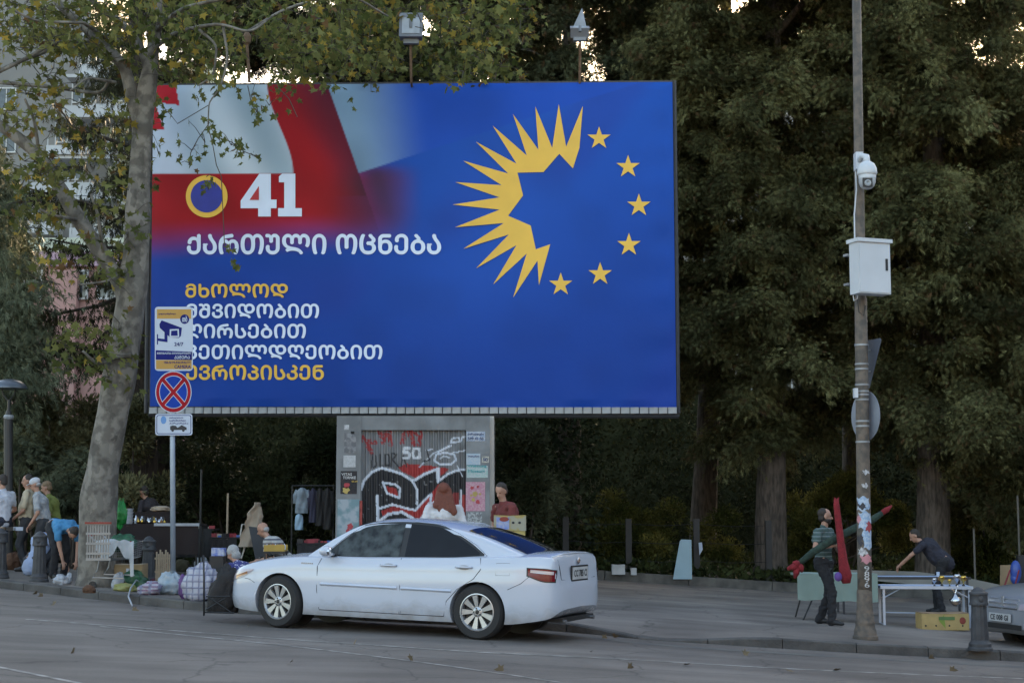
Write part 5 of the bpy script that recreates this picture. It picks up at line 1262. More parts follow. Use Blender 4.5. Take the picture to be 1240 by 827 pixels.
    # hair
    if hair:
        q = MB(); hm = hairm or hair_d
        if hair == 'short': q.ell(hp(0, -.022, .050), (.078, .091, .083), H, 16, 12); q.ell(hp(0, -.05, -.01), (.070, .060, .070), H)
        if hair == 'receding': q.ell(hp(0, -.035, .048), (.080, .085, .080), H, 16, 12); q.ell(hp(0, -.05, -.01), (.072, .060, .070), H)
        if hair == 'fringe': q.ell(hp(0, -.05, -.012), (.078, .055, .048), H)
        if hair == 'bob': q.ell(hp(0, -.022, .045), (.092, .105, .100), H, 16, 12); q.ell(hp(0, -.045, -.04), (.088, .075, .085), H)
        if hair == 'long': q.ell(hp(0, -.022, .045), (.092, .105, .100), H, 16, 12); [capsule(q, hp(x_*.3, -.045, .03), hp(x_, -.115, z_), .072, .05, rt, .55) for x_, z_ in ((-.10, -.20), (-.04, -.25), (.03, -.27), (.10, -.25), (.15, -.29))]
        o = remesh(q, 'hair', hm, t, .012, 2, fold=.008)
        # cut the face free: drop hair in front of the brow line
        bm = bmesh.new(); bm.from_mesh(o.data); Hi = H.inverted()
        def infront(v): l = Hi @ (v-hc); return l.y > .055 and l.z < .075 or (l.y > .02 and l.z < .02)
        bmesh.ops.delete(bm, geom=[v for v in bm.verts if infront(v.co)], context='VERTS'); bm.to_mesh(o.data); bm.free()
    if beard:
        q = MB(); q.ell(hp(0, .022, -.052), (.061, .070, .052), H, 14, 10); q.ell(hp(0, .05, -.085), (.035, .032, .028), H); q.build('beard', hair_d, t, smooth=True)
    if cap is not None:
        q = MB(); q.ell(hp(0, -.012, .062), (.085, .102, .075), H, 16, 10); q.ell(hp(0, .095, .055), (.06, .055, .010), H); q.build('cap', cap, t, smooth=True)
    # shirt
    if shirt is not None:
        q = MB(); o_ = .016
        capsule(q, pel+axis*(-.03-long_shirt), waist, (.128+belly*.4)*build+o_, (.118+belly)*build+o_, rt, .86); capsule(q, waist, chest, (.118+belly)*build+o_, .140*build+o_, rt, .84)
        capsule(q, waist+fw*(.02+belly*.6), chest+fw*.03, (.10+belly)*build, .10*build, rt, .8)
        capsule(q, chest-rt*.09, chest+rt*.09, .108+o_, .108+o_); capsule(q, sh[0]+rt*.03, sh[1]-rt*.03, .062, .062); capsule(q, neck-axis*.05, neck+axis*.005, .085, .064)
        for a, e, w_ in arms:
            if sleeve <= 1: m_ = a.lerp(e, max(.2, sleeve)); capsule(q, a, m_, .066, .062)
            else: capsule(q, a, e, .062, .052); capsule(q, e, e.lerp(w_, sleeve-1), .052, .040)
        remesh(q, 'shirt', shirt, t, vox, 4, fold=.013)
    if trousers is not None:
        q = MB(); capsule(q, pel-rt*.055+Vector((0, 0, -.02)), pel+rt*.055+Vector((0, 0, -.02)), .128*build, .128*build, sq=.98); capsule(q, pel, pel+axis*.10, .128*build, .122*build, rt, .86)
        for hp_, k, a, f in ft: capsule(q, hp_, k, .098, .070); capsule(q, k, a+Vector((0, .0, -.03)), .072, .062)
        remesh(q, 'trousers', trousers, t, vox, 3, fold=.014)
    if skirt is not None:
        q = MB(); kk = (ft[0][1]+ft[1][1])/2; capsule(q, pel, kk, .17, .20, rt, .9); capsule(q, kk, (ft[0][2]+ft[1][2])/2+Vector((0, 0, .16)), .19, .17, rt, .8); remesh(q, 'skirt', skirt, t, vox, 3, fold=.014)
    for hp_, k, a, f in ft:
        q = MB(); z0 = f[2] if len(f) > 2 else 0; capsule(q, (f[0], f[1]-.06, z0+.045), (f[0]*1.1, f[1]+.14, z0+.034), .046, .036, (1, 0, 0), .80); capsule(q, a+Vector((0, 0, .02)), (f[0], f[1]-.03, z0+.06), .046, .052); capsule(q, (f[0], f[1]-.03, z0+.07), (f[0]*1.05, f[1]+.08, z0+.045), .046, .040, (1, 0, 0), .85)
        q.build('shoe', shoe or dark_p, t, smooth=True)
    for o in kids(t): pass
    t.scale = (s, s, s)
    return t
cloth = lambda n_, c, **k: mat(n_, c, .85, scale=5, bump=.35, bscale=9, **k)
def PW(px, py, lift_=0): p = G(px, py, PV+lift_); return p
FACE = lambda deg: R(deg)            # 0 looks away from the camera, 180 towards it, -90 to the right, 90 to the left
blk_t = cloth('black_trousers', (.014, .014, .017)); navy_t = cloth('navy_trousers', (.020, .024, .038))
# right side
p = PW(999, 756); P12 = person('bearded man in striped polo carrying long red and green stuffed toys beside the pole', p, FACE(-128), 1.76, head=(38, 2), hands=[(-.02, .26, 1.14), (.20, .24, 1.16)],
    elbows=[(-.8, -.3, -.6), (.8, -.3, -.6)], feet=[(-.12, -.12), (.12, .20)], shirt=cloth('striped_polo', (.05, .085, .08), stripes=('Z', 17, (.16, .20, .20), .2)), trousers=blk_t, beard=True, hair='receding', vox=.009, curl=.9, build=1.06, lean=2)
p = PW(1136, 742); person('man in dark navy t-shirt bending far over the white folding table', p, FACE(72), 1.78, lean=52, ph=.93, pelvis=(0, -.12), head=(8, 30), hands=[(-.16, .62, .86), (.14, .66, .86)], elbows=[(-.7, -.1, .3), (.7, -.1, .3)],
    feet=[(-.13, -.05), (.13, .05)], shirt=cloth('dark_tee', (.020, .020, .032)), trousers=blk_t, build=1.24, belly=.03, round_back=.04, vox=.012)
# behind the car
p = PW(614, 730); p = At(614, 702, 23.9); p.z = g(p.x)+PV
person('man in dark red t-shirt standing behind cardboard boxes right of the kiosk', p, FACE(118), 1.86, lean=8, head=(30, 22), hands=[(-.18, .30, 1.0), (.2, .28, .98)], shirt=cloth('maroon_tee', (.13, .026, .024)), trousers=navy_t, build=1.28, hair='short', round_back=.03)
p = At(537, 700, 23.5); p.z = g(p.x)+PV
person('red haired woman in white top with her back turned, behind the white sedan', p, FACE(8), 1.80, head=(-8, 6), hands=[(-.22, .12, .95), (.22, .14, .95)], shirt=cloth('white_top', (.50, .50, .52)), trousers=navy_t, hair='long', hairm=hair_r, sleeve=.9, build=1.15)
p = At(348, 715, 25.6); p.z = g(p.x)+PV
person('bald man in grey striped t-shirt leaning over a yellow box beyond the bonnet', p, FACE(82), 1.70, ph=.52, lean=42, head=(0, 24), hands=[(-.12, .52, .52), (.14, .48, .55)], feet=[(-.16, .42), (.16, .40)], shirt=cloth('striped_tee', (.34, .34, .33), stripes=('Z', 15, (.06, .06, .08), .35)),
    trousers=navy_t, hair='fringe', hairm=hair_g, skin=0, build=1.05)
p = G(290, 742, .02)+Vector((.05, .55, 0)); p.z = g(p.x)+.02
person('grey haired woman in blue dotted dress sitting low by the nose of the white sedan', p, FACE(60), 1.55, ph=.33, lean=34, head=(10, 26), hands=[(-.20, .52, .50), (.10, .50, .46)], feet=[(-.12, .46), (.12, .44)],
    shirt=mat('dotted_blue', (.03, .035, .15), .85, col2=(.45, .45, .55), scale=34, lo=.66, hi=.69, detail=0), skirt=mat('dotted_blue', (0, 0, 0)), hair='bob', hairm=hair_g, sleeve=.8, build=1.1)
# left group
YL = 27.3
def PL(px, Y): q = At(px, 700, Y); q.z = g(q.x)+lift(q.x, Y); return q
khaki = cloth('dark_grey_trousers', (.03, .032, .038))
person('man in cream short sleeved shirt standing at the white table near the left edge', PL(31, 28.6), FACE(95), 1.75, head=(14, 4), hands=[(-.16, .22, .92), (.20, .10, .84)], shirt=cloth('cream_shirt', (.42, .37, .27)), trousers=khaki, belly=.045, build=1.1, sleeve=.75)
person('man in white cap and pale checked shirt stooping beside the cream shirted man', PL(51, 28.4), FACE(95), 1.72, lean=14, head=(0, 24), hands=[(-.2, .2, .86), (.22, .14, .84)], shirt=mat('checked_shirt', (.36, .37, .38), .85, col2=(.26, .28, .31), scale=22, bump=.3), trousers=khaki, belly=.03, cap=cloth('white_cap', (.48, .49, .52)), hair='fringe', hairm=hair_g, sleeve=.75)
person('person in olive green shirt with light brown hair behind the man in the white cap', PL(65, 29.2), FACE(92), 1.68, lean=16, head=(0, 16), hands=[(-.2, .2, .9), (.2, .2, .9)], shirt=cloth('olive_shirt', (.15, .17, .04)), trousers=khaki, hair='short', hairm=hair_b, sleeve=.9, build=1.06)
person('person in white shirt cut by the left edge of the photo, one arm bent', PL(0, 28.2), FACE(60), 1.72, head=(0, 10), hands=[(-.16, .26, 1.0), (.24, .24, 1.0)], shirt=cloth('pale_blue_white_shirt', (.44, .46, .52)), trousers=navy_t, sleeve=.6, build=1.1, belly=.02)
person('person squatting in a loose pale blue shirt seen from behind the second bollard', PL(47, 27.5), FACE(-25), 1.72, ph=.26, pelvis=(0, -.12), lean=38, head=(0, 20), hands=[(-.22, .46, .22), (.2, .46, .18)], feet=[(-.16, .05), (.16, .06)], knees=(0, 1, .5), shirt=cloth('pale_blue_shirt', (.30, .37, .54)), trousers=khaki,
       hair='short', hairm=hair_d, sleeve=1.5, long_shirt=.10, build=1.22, round_back=.05)
person('person in bright blue t-shirt bent double picking something up beside the plane tree', PL(73, 26.8), FACE(-140), 1.74, ph=.88, pelvis=(0, -.22), lean=96, head=(0, 84), hands=[(-.12, .34, .26), (.12, .40, .18)], elbows=[(-.5, 0, .2), (.5, 0, .2)], feet=[(-.10, -.08), (.14, .06)], shirt=cloth('bright_blue_tee', (.05, .20, .38)), trousers=blk_t, sleeve=.6)
person('dark clothed person bending behind the jewellery table, back turned', PL(186, 30.7), FACE(70), 1.72, lean=26, head=(0, 20), shirt=cloth('dark_jacket', (.022, .018, .022)), trousers=blk_t, sleeve=1.8, build=1.15, round_back=.04, hands=[(-.2, .4, .95), (.2, .4, .95)])
faded_r = mat('faded_red_print', (.24, .05, .035), .8)
# ------------------------------------------------------------------ street furniture
def ground_at(px, py, dh=0): p = G(px, py, PV); p.z = g(p.x)+lift(p.x, p.y)+dh; return p
boll_m = mat('cast_iron_bollard', (.034, .035, .039), .6, metal=.2, scale=7, col2=(.058, .060, .066), bump=.35, bscale=25)
def make_bollard():
    t = thing('bollard', '', 'bollard', (0, 0, 0), group='dark iron bollards along the kerb'); b = MB()
    n = 24; prof = [(.165, 0), (.165, .03), (.15, .05), (.15, .09), (.125, .12), (.118, .14)]
    b.lathe(prof, n=n); b.build('base', boll_m, t, smooth=True, sharp=35)
    b = MB(); V, ks = [], 8
    for k in range(ks+1):
        z = .14+.46*k/ks; r_ = .118-.02*k/ks
        for j in range(48): q = 2*math.pi*j/48; rr = r_*(1-.045*(1 if j % 4 < 2 else 0)); V.append((rr*math.cos(q), rr*math.sin(q), z))
    b.add(V, [(i*48+j, i*48+(j+1) % 48, (i+1)*48+(j+1) % 48, (i+1)*48+j) for i in range(ks) for j in range(48)]); b.build('fluted_shaft', boll_m, t)
    b = MB(); b.lathe([(.098, .60), (.125, .605), (.128, .63), (.120, .645), (.118, .74), (.128, .755), (.122, .775), (.09, .79), (.085, .80), (.06, .83), (.02, .85), (.001, .852)], n=n); b.build('cap', boll_m, t, smooth=True, sharp=35)
    b = MB(); b.ell((0, -.118, .69), (.035, .012, .045), n=12); b.build('medallion', boll_m, t, smooth=True)
    return t
first_b = make_bollard()
for i, (px_, py_, hpx, lab) in enumerate(((47, 704, 60, 'dark iron bollard in front of the person squatting in pale blue'), (-1, 700, 60, 'dark iron bollard cut by the left edge of the photo'),
        (179, 708, 58, 'dark iron bollard between the cardboard box and the steel sign post'), (1187, 787, 75, 'dark iron bollard at the kerb beside the silver car'))):
    o = first_b if i == 0 else copy_tree(first_b)
    p = ground_at(px_, py_); o.location = p; s_ = hpx/sc(p.y)/.852; o.scale = (s_,)*3; o['label'] = lab

# tall steel pole with flared foot
pole_m = mat('weathered_pole', (.085, .075, .065), .7, metal=.2, scale=9, col2=(.15, .12, .095), bump=.4, bscale=30, lo=.4, hi=.6)
pp = ground_at(1048, 774); kP = sc(pp.y); YPo = pp.y
pole = thing('utility_pole', 'tall weathered steel pole with flared foot and torn stickers right of the man with toys', 'pole', pp)
tp = At(1036.5, -60, YPo); hz = tp.z-pp.z
b = MB(); N8 = 12; tiltx = tp.x-pp.x
def polex(z): return pp.x+tiltx*z/hz
def pr(z): return float(np.interp(z, [0, 1.9, 5, hz], [.098, .092, .082, .066]))
b.tube([(polex(z), pp.y, pp.z+z) for z in (.5, 1.2, 2.2, 3.4, 4.6, 4.62, 6, hz)], [pr(.5), pr(1.2), pr(2.2), pr(3.4), pr(4.6), pr(4.62)*.86, pr(6)*.86, pr(hz)*.9], 14); b.build('shaft', pole_m, pole, world=True, smooth=True)
b = MB(); b.lathe([(.17, 0), (.17, .05), (.155, .06), (.15, .12), (.135, .16), (.128, .2), (.135, .22), (.125, .25), (.108, .42), (.104, .62), (.098, .66)], pp, 16); b.build('foot', pole_m, pole, world=True, smooth=True, sharp=40)
def pol(py): return (At(1040, py, YPo).z-pp.z)
def wrap(name, py0, py1, a0, a1, m, off=.004, rag=.0):
    z0, z1 = pol(py1), pol(py0); b = MB(); c = lambda z: polex(z)
    b.grid(9, 7, lambda u, v: (lambda z, a: (c(z)+math.sin(a)*(pr(z)+off), pp.y-math.cos(a)*(pr(z)+off), pp.z+z))(z0+(z1-z0)*v+rag*math.sin(u*9+v*3)*.02, R(a0+(a1-a0)*u+rag*10*math.sin(v*7+py0))))
    return b.build(name, m, pole, world=True)
st = [mat('sticker_blue', (.25, .36, .52), .6, scale=30, col2=(.40, .48, .58), lo=.45, hi=.55), mat('sticker_white', (.45, .47, .5), .6), mat('sticker_pink', (.50, .22, .25), .6), mat('sticker_dark', (.03, .03, .04), .6), mat('sticker_red', (.3, .05, .06), .6)]
for a in ((602, 618, -70, 40, 0), (620, 640, -50, 60, 0), (641, 664, -20, 70, 0), (664, 672, -60, 10, 1), (672, 681, -40, 50, 2), (648, 660, -70, -25, 3), (632, 643, 10, 60, 4), (610, 616, -60, 0, 3), (625, 632, -70, -40, 2), (570, 574, -10, 40, 1), (586, 590, -20, 20, 1)):
    wrap('sticker', a[0], a[1], a[2], a[3], st[a[4]], .004+.001*a[4], 1.)
for k, ch in enumerate('9896'):
    z = pol(688+k*6.5); text_mesh('numeral', ch, mat('ink_white', (0, 0, 0)), (-.035, -.035, .035, .035), lambda u, v, t: (polex(z)+u+.01, pp.y-math.sqrt(max(.0001, (pr(z)+.006)**2-(u+.01)**2)), pp.z+z-v), parent=pole, t=0)
# metal bands
for py_ in (418, 441, 466, 474, 478, 484, 510, 516, 447, 535):
    z = pol(py_); b = MB(); b.lathe([(pr(z)+.008, -.012), (pr(z)+.008, .012)], (polex(z), pp.y, pp.z+z), 16, cap=False); b.build('clamp_band', galv, pole, world=True)
white_g = mat('white_enclosure', (.50, .53, .57), .45, var=.05, scale=2, bump=.05)
# dome camera
def AP(px, py, dy=0): return At(px, py, YPo-dy)
t = thing('security_camera', 'white dome security camera on an arm high on the steel pole', 'camera', AP(1042, 232, .3))
b = MB(); b.box(AP(1039.5, 196, .13), (.10, .16, .24)); b.build('junction_box', white_g, t, world=True)
b = MB(); b.tube([AP(1040, 196, .18), AP(1044, 189, .28), AP(1049, 190, .38), AP(1050, 200, .40)], [.035, .04, .045, .05], 10); b.build('bracket_arm', white_g, t, world=True, smooth=True)
b = MB(); b.lathe([(.001, .19), (.05, .185), (.10, .15), (.130, .09), (.135, .02), (.130, 0), (.118, -.008), (.118, -.05)], AP(1050, 212, .40), 24); b.build('sunshield', white_g, t, world=True, smooth=True, sharp=50)
b = MB(); b.lathe([(.115, .04), (.115, -.02), (.112, -.06), (.095, -.11), (.06, -.145), (.001, -.16)], AP(1050, 216, .40), 24); b.build('ball', mat('camera_grey', (.38, .40, .43), .4), t, world=True, smooth=True)
b = MB(); b.box(AP(1050.5, 221, .515), (.13, .03, .12)); b.build('lens_window', dark_p, t, world=True)
b = MB(); b.lathe([(.045, -.0), (.045, .03), (.03, .035), (.001, .02)], AP(1050.5, 222, .52), 14, 'y', Matrix.Scale(-1, 3, (0, 1, 0))); b.build('lens', galv, t, world=True)
# cable from camera to cabinet
b = MB(); b.tube([AP(1036, 206, .1), AP(1037, 230, .11), AP(1034.5, 260, .12), AP(1035, 292, .12)], .010, 5); o = b.build('cable', white_g, None); tag(o, 'thin white cable running down the steel pole from the dome camera to the cabinet', 'cable')
# cabinet
t = thing('equipment_cabinet', 'pale metal equipment cabinet strapped to the steel pole below the dome camera', 'cabinet', AP(1053, 358, .2)); rot = R(-18)
cb = AP(1053.5, 326, .32); M_ = Euler((0, 0, -rot*0+R(20))).to_matrix(); H_ = 63/sc(YPo-.3); W_ = .50; D_ = .22
b = MB(); b.box(cb, (W_, D_, H_), rot=M_); b.build('housing', white_g, t, world=True)
b = MB(); b.box(cb+Vector((0, 0, H_/2+.025)), (W_+.05, D_+.06, .05), rot=M_); b.build('roof', white_g, t, world=True)
b = MB(); b.box(cb+M_ @ Vector((0, -D_/2-.008, -.01)), (W_-.03, .014, H_-.05), rot=M_); dr = b.build('door', white_g, t, world=True)
b = MB(); b.box(cb+M_ @ Vector((W_*.36, -D_/2-.02, .05)), (.032, .012, .16), rot=M_); b.build('latch', dark_p, dr, world=True)
for dz in (-.2, .2): b = MB(); b.box(cb+M_ @ Vector((-.1, D_/2+.06, dz)), (.36, .10, .03), rot=M_); b.build('mounting_strap', galv, t, world=True)
b = MB(); b.tube([AP(1033, 357, .3), AP(1034, 364, .3), AP(1038, 362, .25), AP(1039, 356, .2)], .008, 5); b.build('cable_loop', white_g, t, world=True)
b = MB(); b.tube([AP(1038, 362, .11), AP(1040, 378, .11), AP(1046, 382, .11), AP(1048, 370, .11)], .008, 5); tag(b.build('cable', dark_p), 'dark cable loop hanging below the equipment cabinet on the pole', 'cable')
# the two signs seen from behind
sign_back = mat('sign_back', (.075, .085, .11), .55, metal=0., scale=4, var=.12)
def plate(name, P, rotz, cx, py, m, par, t=.006, dy=.0, edge=None):
    c = AP(cx, py, dy); M2 = Euler((0, 0, rotz)).to_matrix(); b = MB()
    b.prism(P, lambda u, v, w_: c+M2 @ Vector((u, -w_, v)), t); return b.build(name, m, par, world=True)
t = thing('warning_sign', 'triangular sign seen from behind on the steel pole, point down', 'sign', AP(1050, 442))
ra = R(-69)
plate('sign_plate', [(-.30, .33), (.30, .33), (.33, .30), (.02, -.33), (-.02, -.33), (-.33, .30)], ra, 1051.5, 441, sign_back, t, dy=-.15)
for py_ in (424, 450): b = MB(); b.tube([AP(1045, py_, 0), AP(1057, py_, -.12)], .014, 5); b.build('bracket', galv, t, world=True)
t = thing('round_sign', 'round sign seen from behind on the steel pole, below the triangular one', 'sign', AP(1052, 503))
plate('sign_plate', [(.33*math.cos(a*math.pi/16), .33*math.sin(a*math.pi/16)) for a in range(32)], ra, 1048, 503.5, sign_back, t, dy=-.15)
plate('sign_rim', [(.345*math.cos(a*math.pi/16), .345*math.sin(a*math.pi/16)) for a in range(32)], ra, 1048.4, 503.5, mat('sign_edge', (.2, .22, .26), .5), t, dy=-.14)
for py_ in (488, 518): b = MB(); b.tube([AP(1045, py_, 0), AP(1057, py_, -.12)], .014, 5); b.build('bracket', galv, t, world=True)
t = thing('sensor_box', 'small white sensor box clamped to the left side of the steel pole', 'sensor', AP(1036, 477, .1))
b = MB(); b.box(AP(1036, 476, .05), (.05, .10, .13)); b.build('housing', white_g, t, world=True); b = MB(); b.tube([AP(1037, 483, .05), AP(1043, 486, .0)], .01, 5); b.build('bracket', galv, t, world=True)

# left sign post with three plates
sp0 = ground_at(209.5, 716); YS = sp0.y; post = thing('sign_post', 'slim galvanised post carrying camera notice, no-stopping disc and tow-away plate', 'sign', sp0)
AS = lambda px, py, dy=0: At(px, py, YS-dy)
b = MB(); b.tube([AS(209.6, 716), AS(209, 560), AS(208.3, 372)], .041, 12); b.build('post', mat('galvanised_post', (.28, .33, .40), .45, metal=.3, var=.1, scale=3), post, world=True, smooth=True)
def rrect(x0, y0, x1, y1, r_=3, n=4):
    P = []
    for cx_, cy_, a0 in ((x1-r_, y0+r_, -90), (x1-r_, y1-r_, 0), (x0+r_, y1-r_, 90), (x0+r_, y0+r_, 180)):
        for k in range(n+1): a = R(a0+90*k/n); P.append((cx_+r_*math.cos(a), cy_+r_*math.sin(a)))
    return P
smap = lambda u, v, w_: AS(u, v, .06+w_)
def spoly(name, P, m, w0, par, t=.0015): b = MB(); b.prism(P, lambda u, v, w_: smap(u, v, w0+w_), t); return b.build(name, m, par, world=True)
s_w = mat('sign_white', (.44, .49, .58), .6, spec=.2, var=.03); s_y = mat('sign_ochre', (.42, .25, .07), .6, spec=.2, var=.03); s_n = mat('sign_navy', (.012, .016, .13), .6, spec=.1); s_r = mat('sign_red', (.30, .012, .02), .6, spec=.1); s_b = mat('sign_blue', (.012, .045, .30), .6, spec=.1)
s1 = spoly('camera_notice', rrect(187.5, 371.5, 233.5, 449, 4), s_w, 0, post, .006)
spoly('ochre_band', [(190, 386), (190, 374.5), (231.5, 374.5), (231.5, 386)][::-1], s_y, .007, s1); spoly('ochre_band', [(189, 447), (189, 436), (232, 436), (232, 447)][::-1], s_y, .007, s1)
spoly('navy_band', [(188.5, 435.5), (188.5, 424), (232.5, 426), (232.5, 436)][::-1], s_n, .007, s1)
zc = lambda P: [(180+a/4.6, 360+b_/4.594) for a, b_ in P]
spoly('camera_pictogram', zc([(60, 150), (72, 128), (185, 170), (180, 215), (168, 226), (118, 222), (62, 170)]), s_n, .008, s1)
spoly('camera_pictogram_face', zc([(118, 178), (168, 176), (170, 222), (116, 222)]), s_w, .0105, s1); spoly('camera_pictogram_lens', zc([(126, 186), (160, 184), (162, 214), (124, 214)]), s_n, .0125, s1)
spoly('camera_pictogram_arm', zc([(88, 195), (105, 205), (105, 250), (52, 242), (52, 262), (46, 262), (46, 205), (52, 205), (52, 228), (88, 232)]), s_n, .008, s1)
spoly('round_emblem', [(223.6+5.5*math.cos(k*math.pi/8), 386.5+5.8*math.sin(k*math.pi/8)) for k in range(16)], s_n, .009, s1)
def stext(txt, f, m, par, w0=.0095): return text_mesh('lettering', txt, m, f, smap, t=w0, parent=par, offset=.03)
stext('თბ', (220.5, 382.5, 226.8, 390), s_w, s1, .012); stext('24/7', (211, 414.5, 222, 419), s_n, s1)
stext('ვიდეოკონტროლი', (192, 379, 213, 381.5), s_n, s1); stext(up('მიმდინარეობს ვიდეოთვალთვალი'), (190, 426.5, 231, 429), s_w, s1); stext(up('კამერა'), (211, 430.5, 230, 434.6), s_w, s1)
stext('TBILISI MUNICIPALITY', (198, 437.5, 231, 440.3), s_n, s1); stext('CAMERA', (211, 442, 231, 446), s_n, s1)
disc = lambda cx_, cy_, rx, ry, n=36: [(cx_+rx*math.cos(2*math.pi*k/n), cy_+ry*math.sin(2*math.pi*k/n)) for k in range(n)]
s2 = spoly('no_stopping_disc', disc(210, 474.7, 22, 25.4), s_w, .0, post, .006); spoly('red_ring', disc(210, 474.7, 21, 24.3), s_r, .007, s2); spoly('thin_white_ring', disc(210, 474.7, 17.2, 20), s_w, .009, s2); spoly('blue_field', disc(210, 474.7, 16.4, 19.2), s_b, .011, s2)
for sg in (1, -1):
    for wd_, m_, w0 in ((2.9, s_w, .0132), (2.1, s_r, .0152)):
        dx_, dy_ = 11.8*sg, 13.8; l_ = math.hypot(dx_, dy_); nx_, ny_ = -dy_/l_*wd_, dx_/l_*wd_; k_ = 1 if wd_ > 2.5 else 1.05
        spoly('cross_bar', [(210-dx_*k_+nx_, 474.7-dy_*k_+ny_), (210-dx_*k_-nx_, 474.7-dy_*k_-ny_), (210+dx_*k_-nx_, 474.7+dy_*k_-ny_), (210+dx_*k_+nx_, 474.7+dy_*k_+ny_)], m_, w0+(.0005 if sg > 0 else 0), s2)
s3 = spoly('tow_away_plate', rrect(188, 501, 233, 527, 3), s_w, 0, post, .006)
spoly('plate_border', rrect(189.5, 502.5, 231.5, 525.5, 2.4), s_n, .007, s3); spoly('plate_field', rrect(190.3, 503.3, 230.7, 524.7, 2), s_w, .009, s3)
spoly('round_emblem', disc(198, 508.5, 3.4, 4.8, 16), mat('sign_light_blue', (.08, .22, .48), .4), .011, s3)
for k, (tx, x1) in enumerate((('თბილისის', 222), ('სატრანსპორტო', 225), ('პარკირება', 228))): stext(tx, (205, 504.6+k*3.4, x1, 507.2+k*3.4), s_n, s3, .0115)
spoly('tow_truck_pictogram', [(206, 520.5), (206, 516), (209, 515), (213, 515.5), (215, 518), (220, 514.5), (226, 517.5), (226, 520.5)], ink, .011, s3)
for x_ in (209, 222): spoly('tow_truck_pictogram', disc(x_, 520.8, 1.7, 1.9, 10), ink, .012, s3)

# park lamp at the left
YLm = 29.6; lp = At(10, 700, YLm); lp.z = g(lp.x)+PV; t = thing('park_lamp', 'dark park lamp with shallow domed head at the left edge', 'lamp', lp)
AL = lambda px, py, dy=0: At(px, py, YLm-dy)
b = MB(); b.tube([lp, AL(10, 506)], .085, 12); b.tube([AL(10, 506), AL(10.5, 497)], [.07, .045], 10); b.tube([AL(10.5, 500), AL(11, 484)], .03, 8); b.build('column', mat('lamp_column', (.02, .02, .022), .5), t, world=True)
b = MB(); b.lathe([(.085, -.04), (.10, 0), (.085, .04)], AL(10.5, 505), 12); b.build('collar', galv, t, world=True)
b = MB(); b.tube([AL(10.5, 486), AL(4, 478), AL(2, 471)], .014, 5); b.tube([AL(10.5, 486), AL(17, 478), AL(19, 471)], .014, 5); b.build('yoke', dark_p, t, world=True)
b = MB(); b.lathe([(.001, .17), (.10, .165), (.22, .13), (.30, .07), (.335, .01), (.335, -.01), (.30, -.015), (.001, -.03)], AL(11, 470), 24); b.build('dome', mat('lamp_dome', (.10, .115, .14), .3, metal=.3), t, world=True, smooth=True, sharp=50)

# fence posts at the back
fp_m = mat('black_fence_post', (.016, .015, .016), .6, var=.2)
fence = thing('fence', 'row of dark square posts with thin wires behind the pavement on the right', 'fence', (4, BACK+.9, g(4)+PV))
tops = []
for px_, y0, y1 in ((685, 626, 700), (761, 628, 697), (843, 628, 702), (930, 630, 708), (1236, 672, 735)):
    Yf = BACK+.9 if px_ < 1200 else 31; a = At(px_, y0, Yf); b = MB(); gz = g(a.x)+PV; b.box((a.x, Yf, (a.z+gz)/2), (.14, .14, a.z-gz)); b.build('post', fp_m, fence if px_ < 1200 else None, world=True)
    if px_ > 1200: o = bpy.data.objects[-1] if False else [q for q in bpy.data.objects if q.name.startswith('post') and q.parent is None][0]; o.name = 'dark_post'; tag(o, 'dark square post rising behind the silver car at the far right', 'post')
    else: tops.append(a)
for k in range(3):
    for a, c in zip(tops[:-1], tops[1:]):
        b = MB(); b.tube([Vector((a.x, a.y, a.z-.12-.42*k)), (Vector(a)+Vector(c))/2-Vector((0, 0, .16+.42*k)), Vector((c.x, c.y, c.z-.12-.42*k))], .007, 4); b.build('wire', dark_p, fence, world=True)
# chainlink-style thin posts at the right
for px_, y0 in ((1179, 640), (1232, 600)):
    a = At(px_, y0, 34); b = MB(); b.tube([Vector((a.x, 34, g(a.x)+PV)), a], .022, 6); o = b.build('thin_post', mat('grey_rust_post', (.10, .09, .075), .7)); tag(o, 'thin weathered metal post behind the %s' % ('cardboard sheet and red chair' if px_ > 1200 else 'folding tables, right of the navy shirted man'), 'post')

# leaning panels and boxes by the edging
def slab(name, label, cat, P, Y, t, m, lean=.15, grp=None):
    """upright sheet given by its pixel outline"""
    pts = [At(a, c, Y) for a, c in P]; zmin = min(p.z for p in pts); cx_ = sum(p.x for p in pts)/len(pts); base = Vector((cx_, Y, g(cx_)+PV+.02)); dz = 0
    b = MB(); n = len(pts); V = [(p.x, p.y+(p.z-zmin)*lean, p.z) for p in pts]; V2 = [(x, y+t, z) for x, y, z in V]
    b.add(V+V2, [tuple(range(n)), tuple(range(2*n-1, n-1, -1))]+[(i, i+n, (i+1) % n+n, (i+1) % n) for i in range(n)]); o = b.build(name, m); return tag(o, label, cat, grp)
pale_b = mat('pale_blue_board', (.27, .38, .43), .6, var=.06, scale=3)
slab('board', 'pale blue trapezoid board leaning against a fence post near the dark trunk', 'board', [(815, 701), (824, 655), (826, 653), (838, 653.5), (838, 701)], BACK-.05, .03, pale_b)
slab('cloth_scrap', 'small white scrap hanging right of the pale blue board', 'cloth', [(847, 672), (846, 657), (850, 656.5), (851, 665)], BACK+.75, .02, s_w, 0)
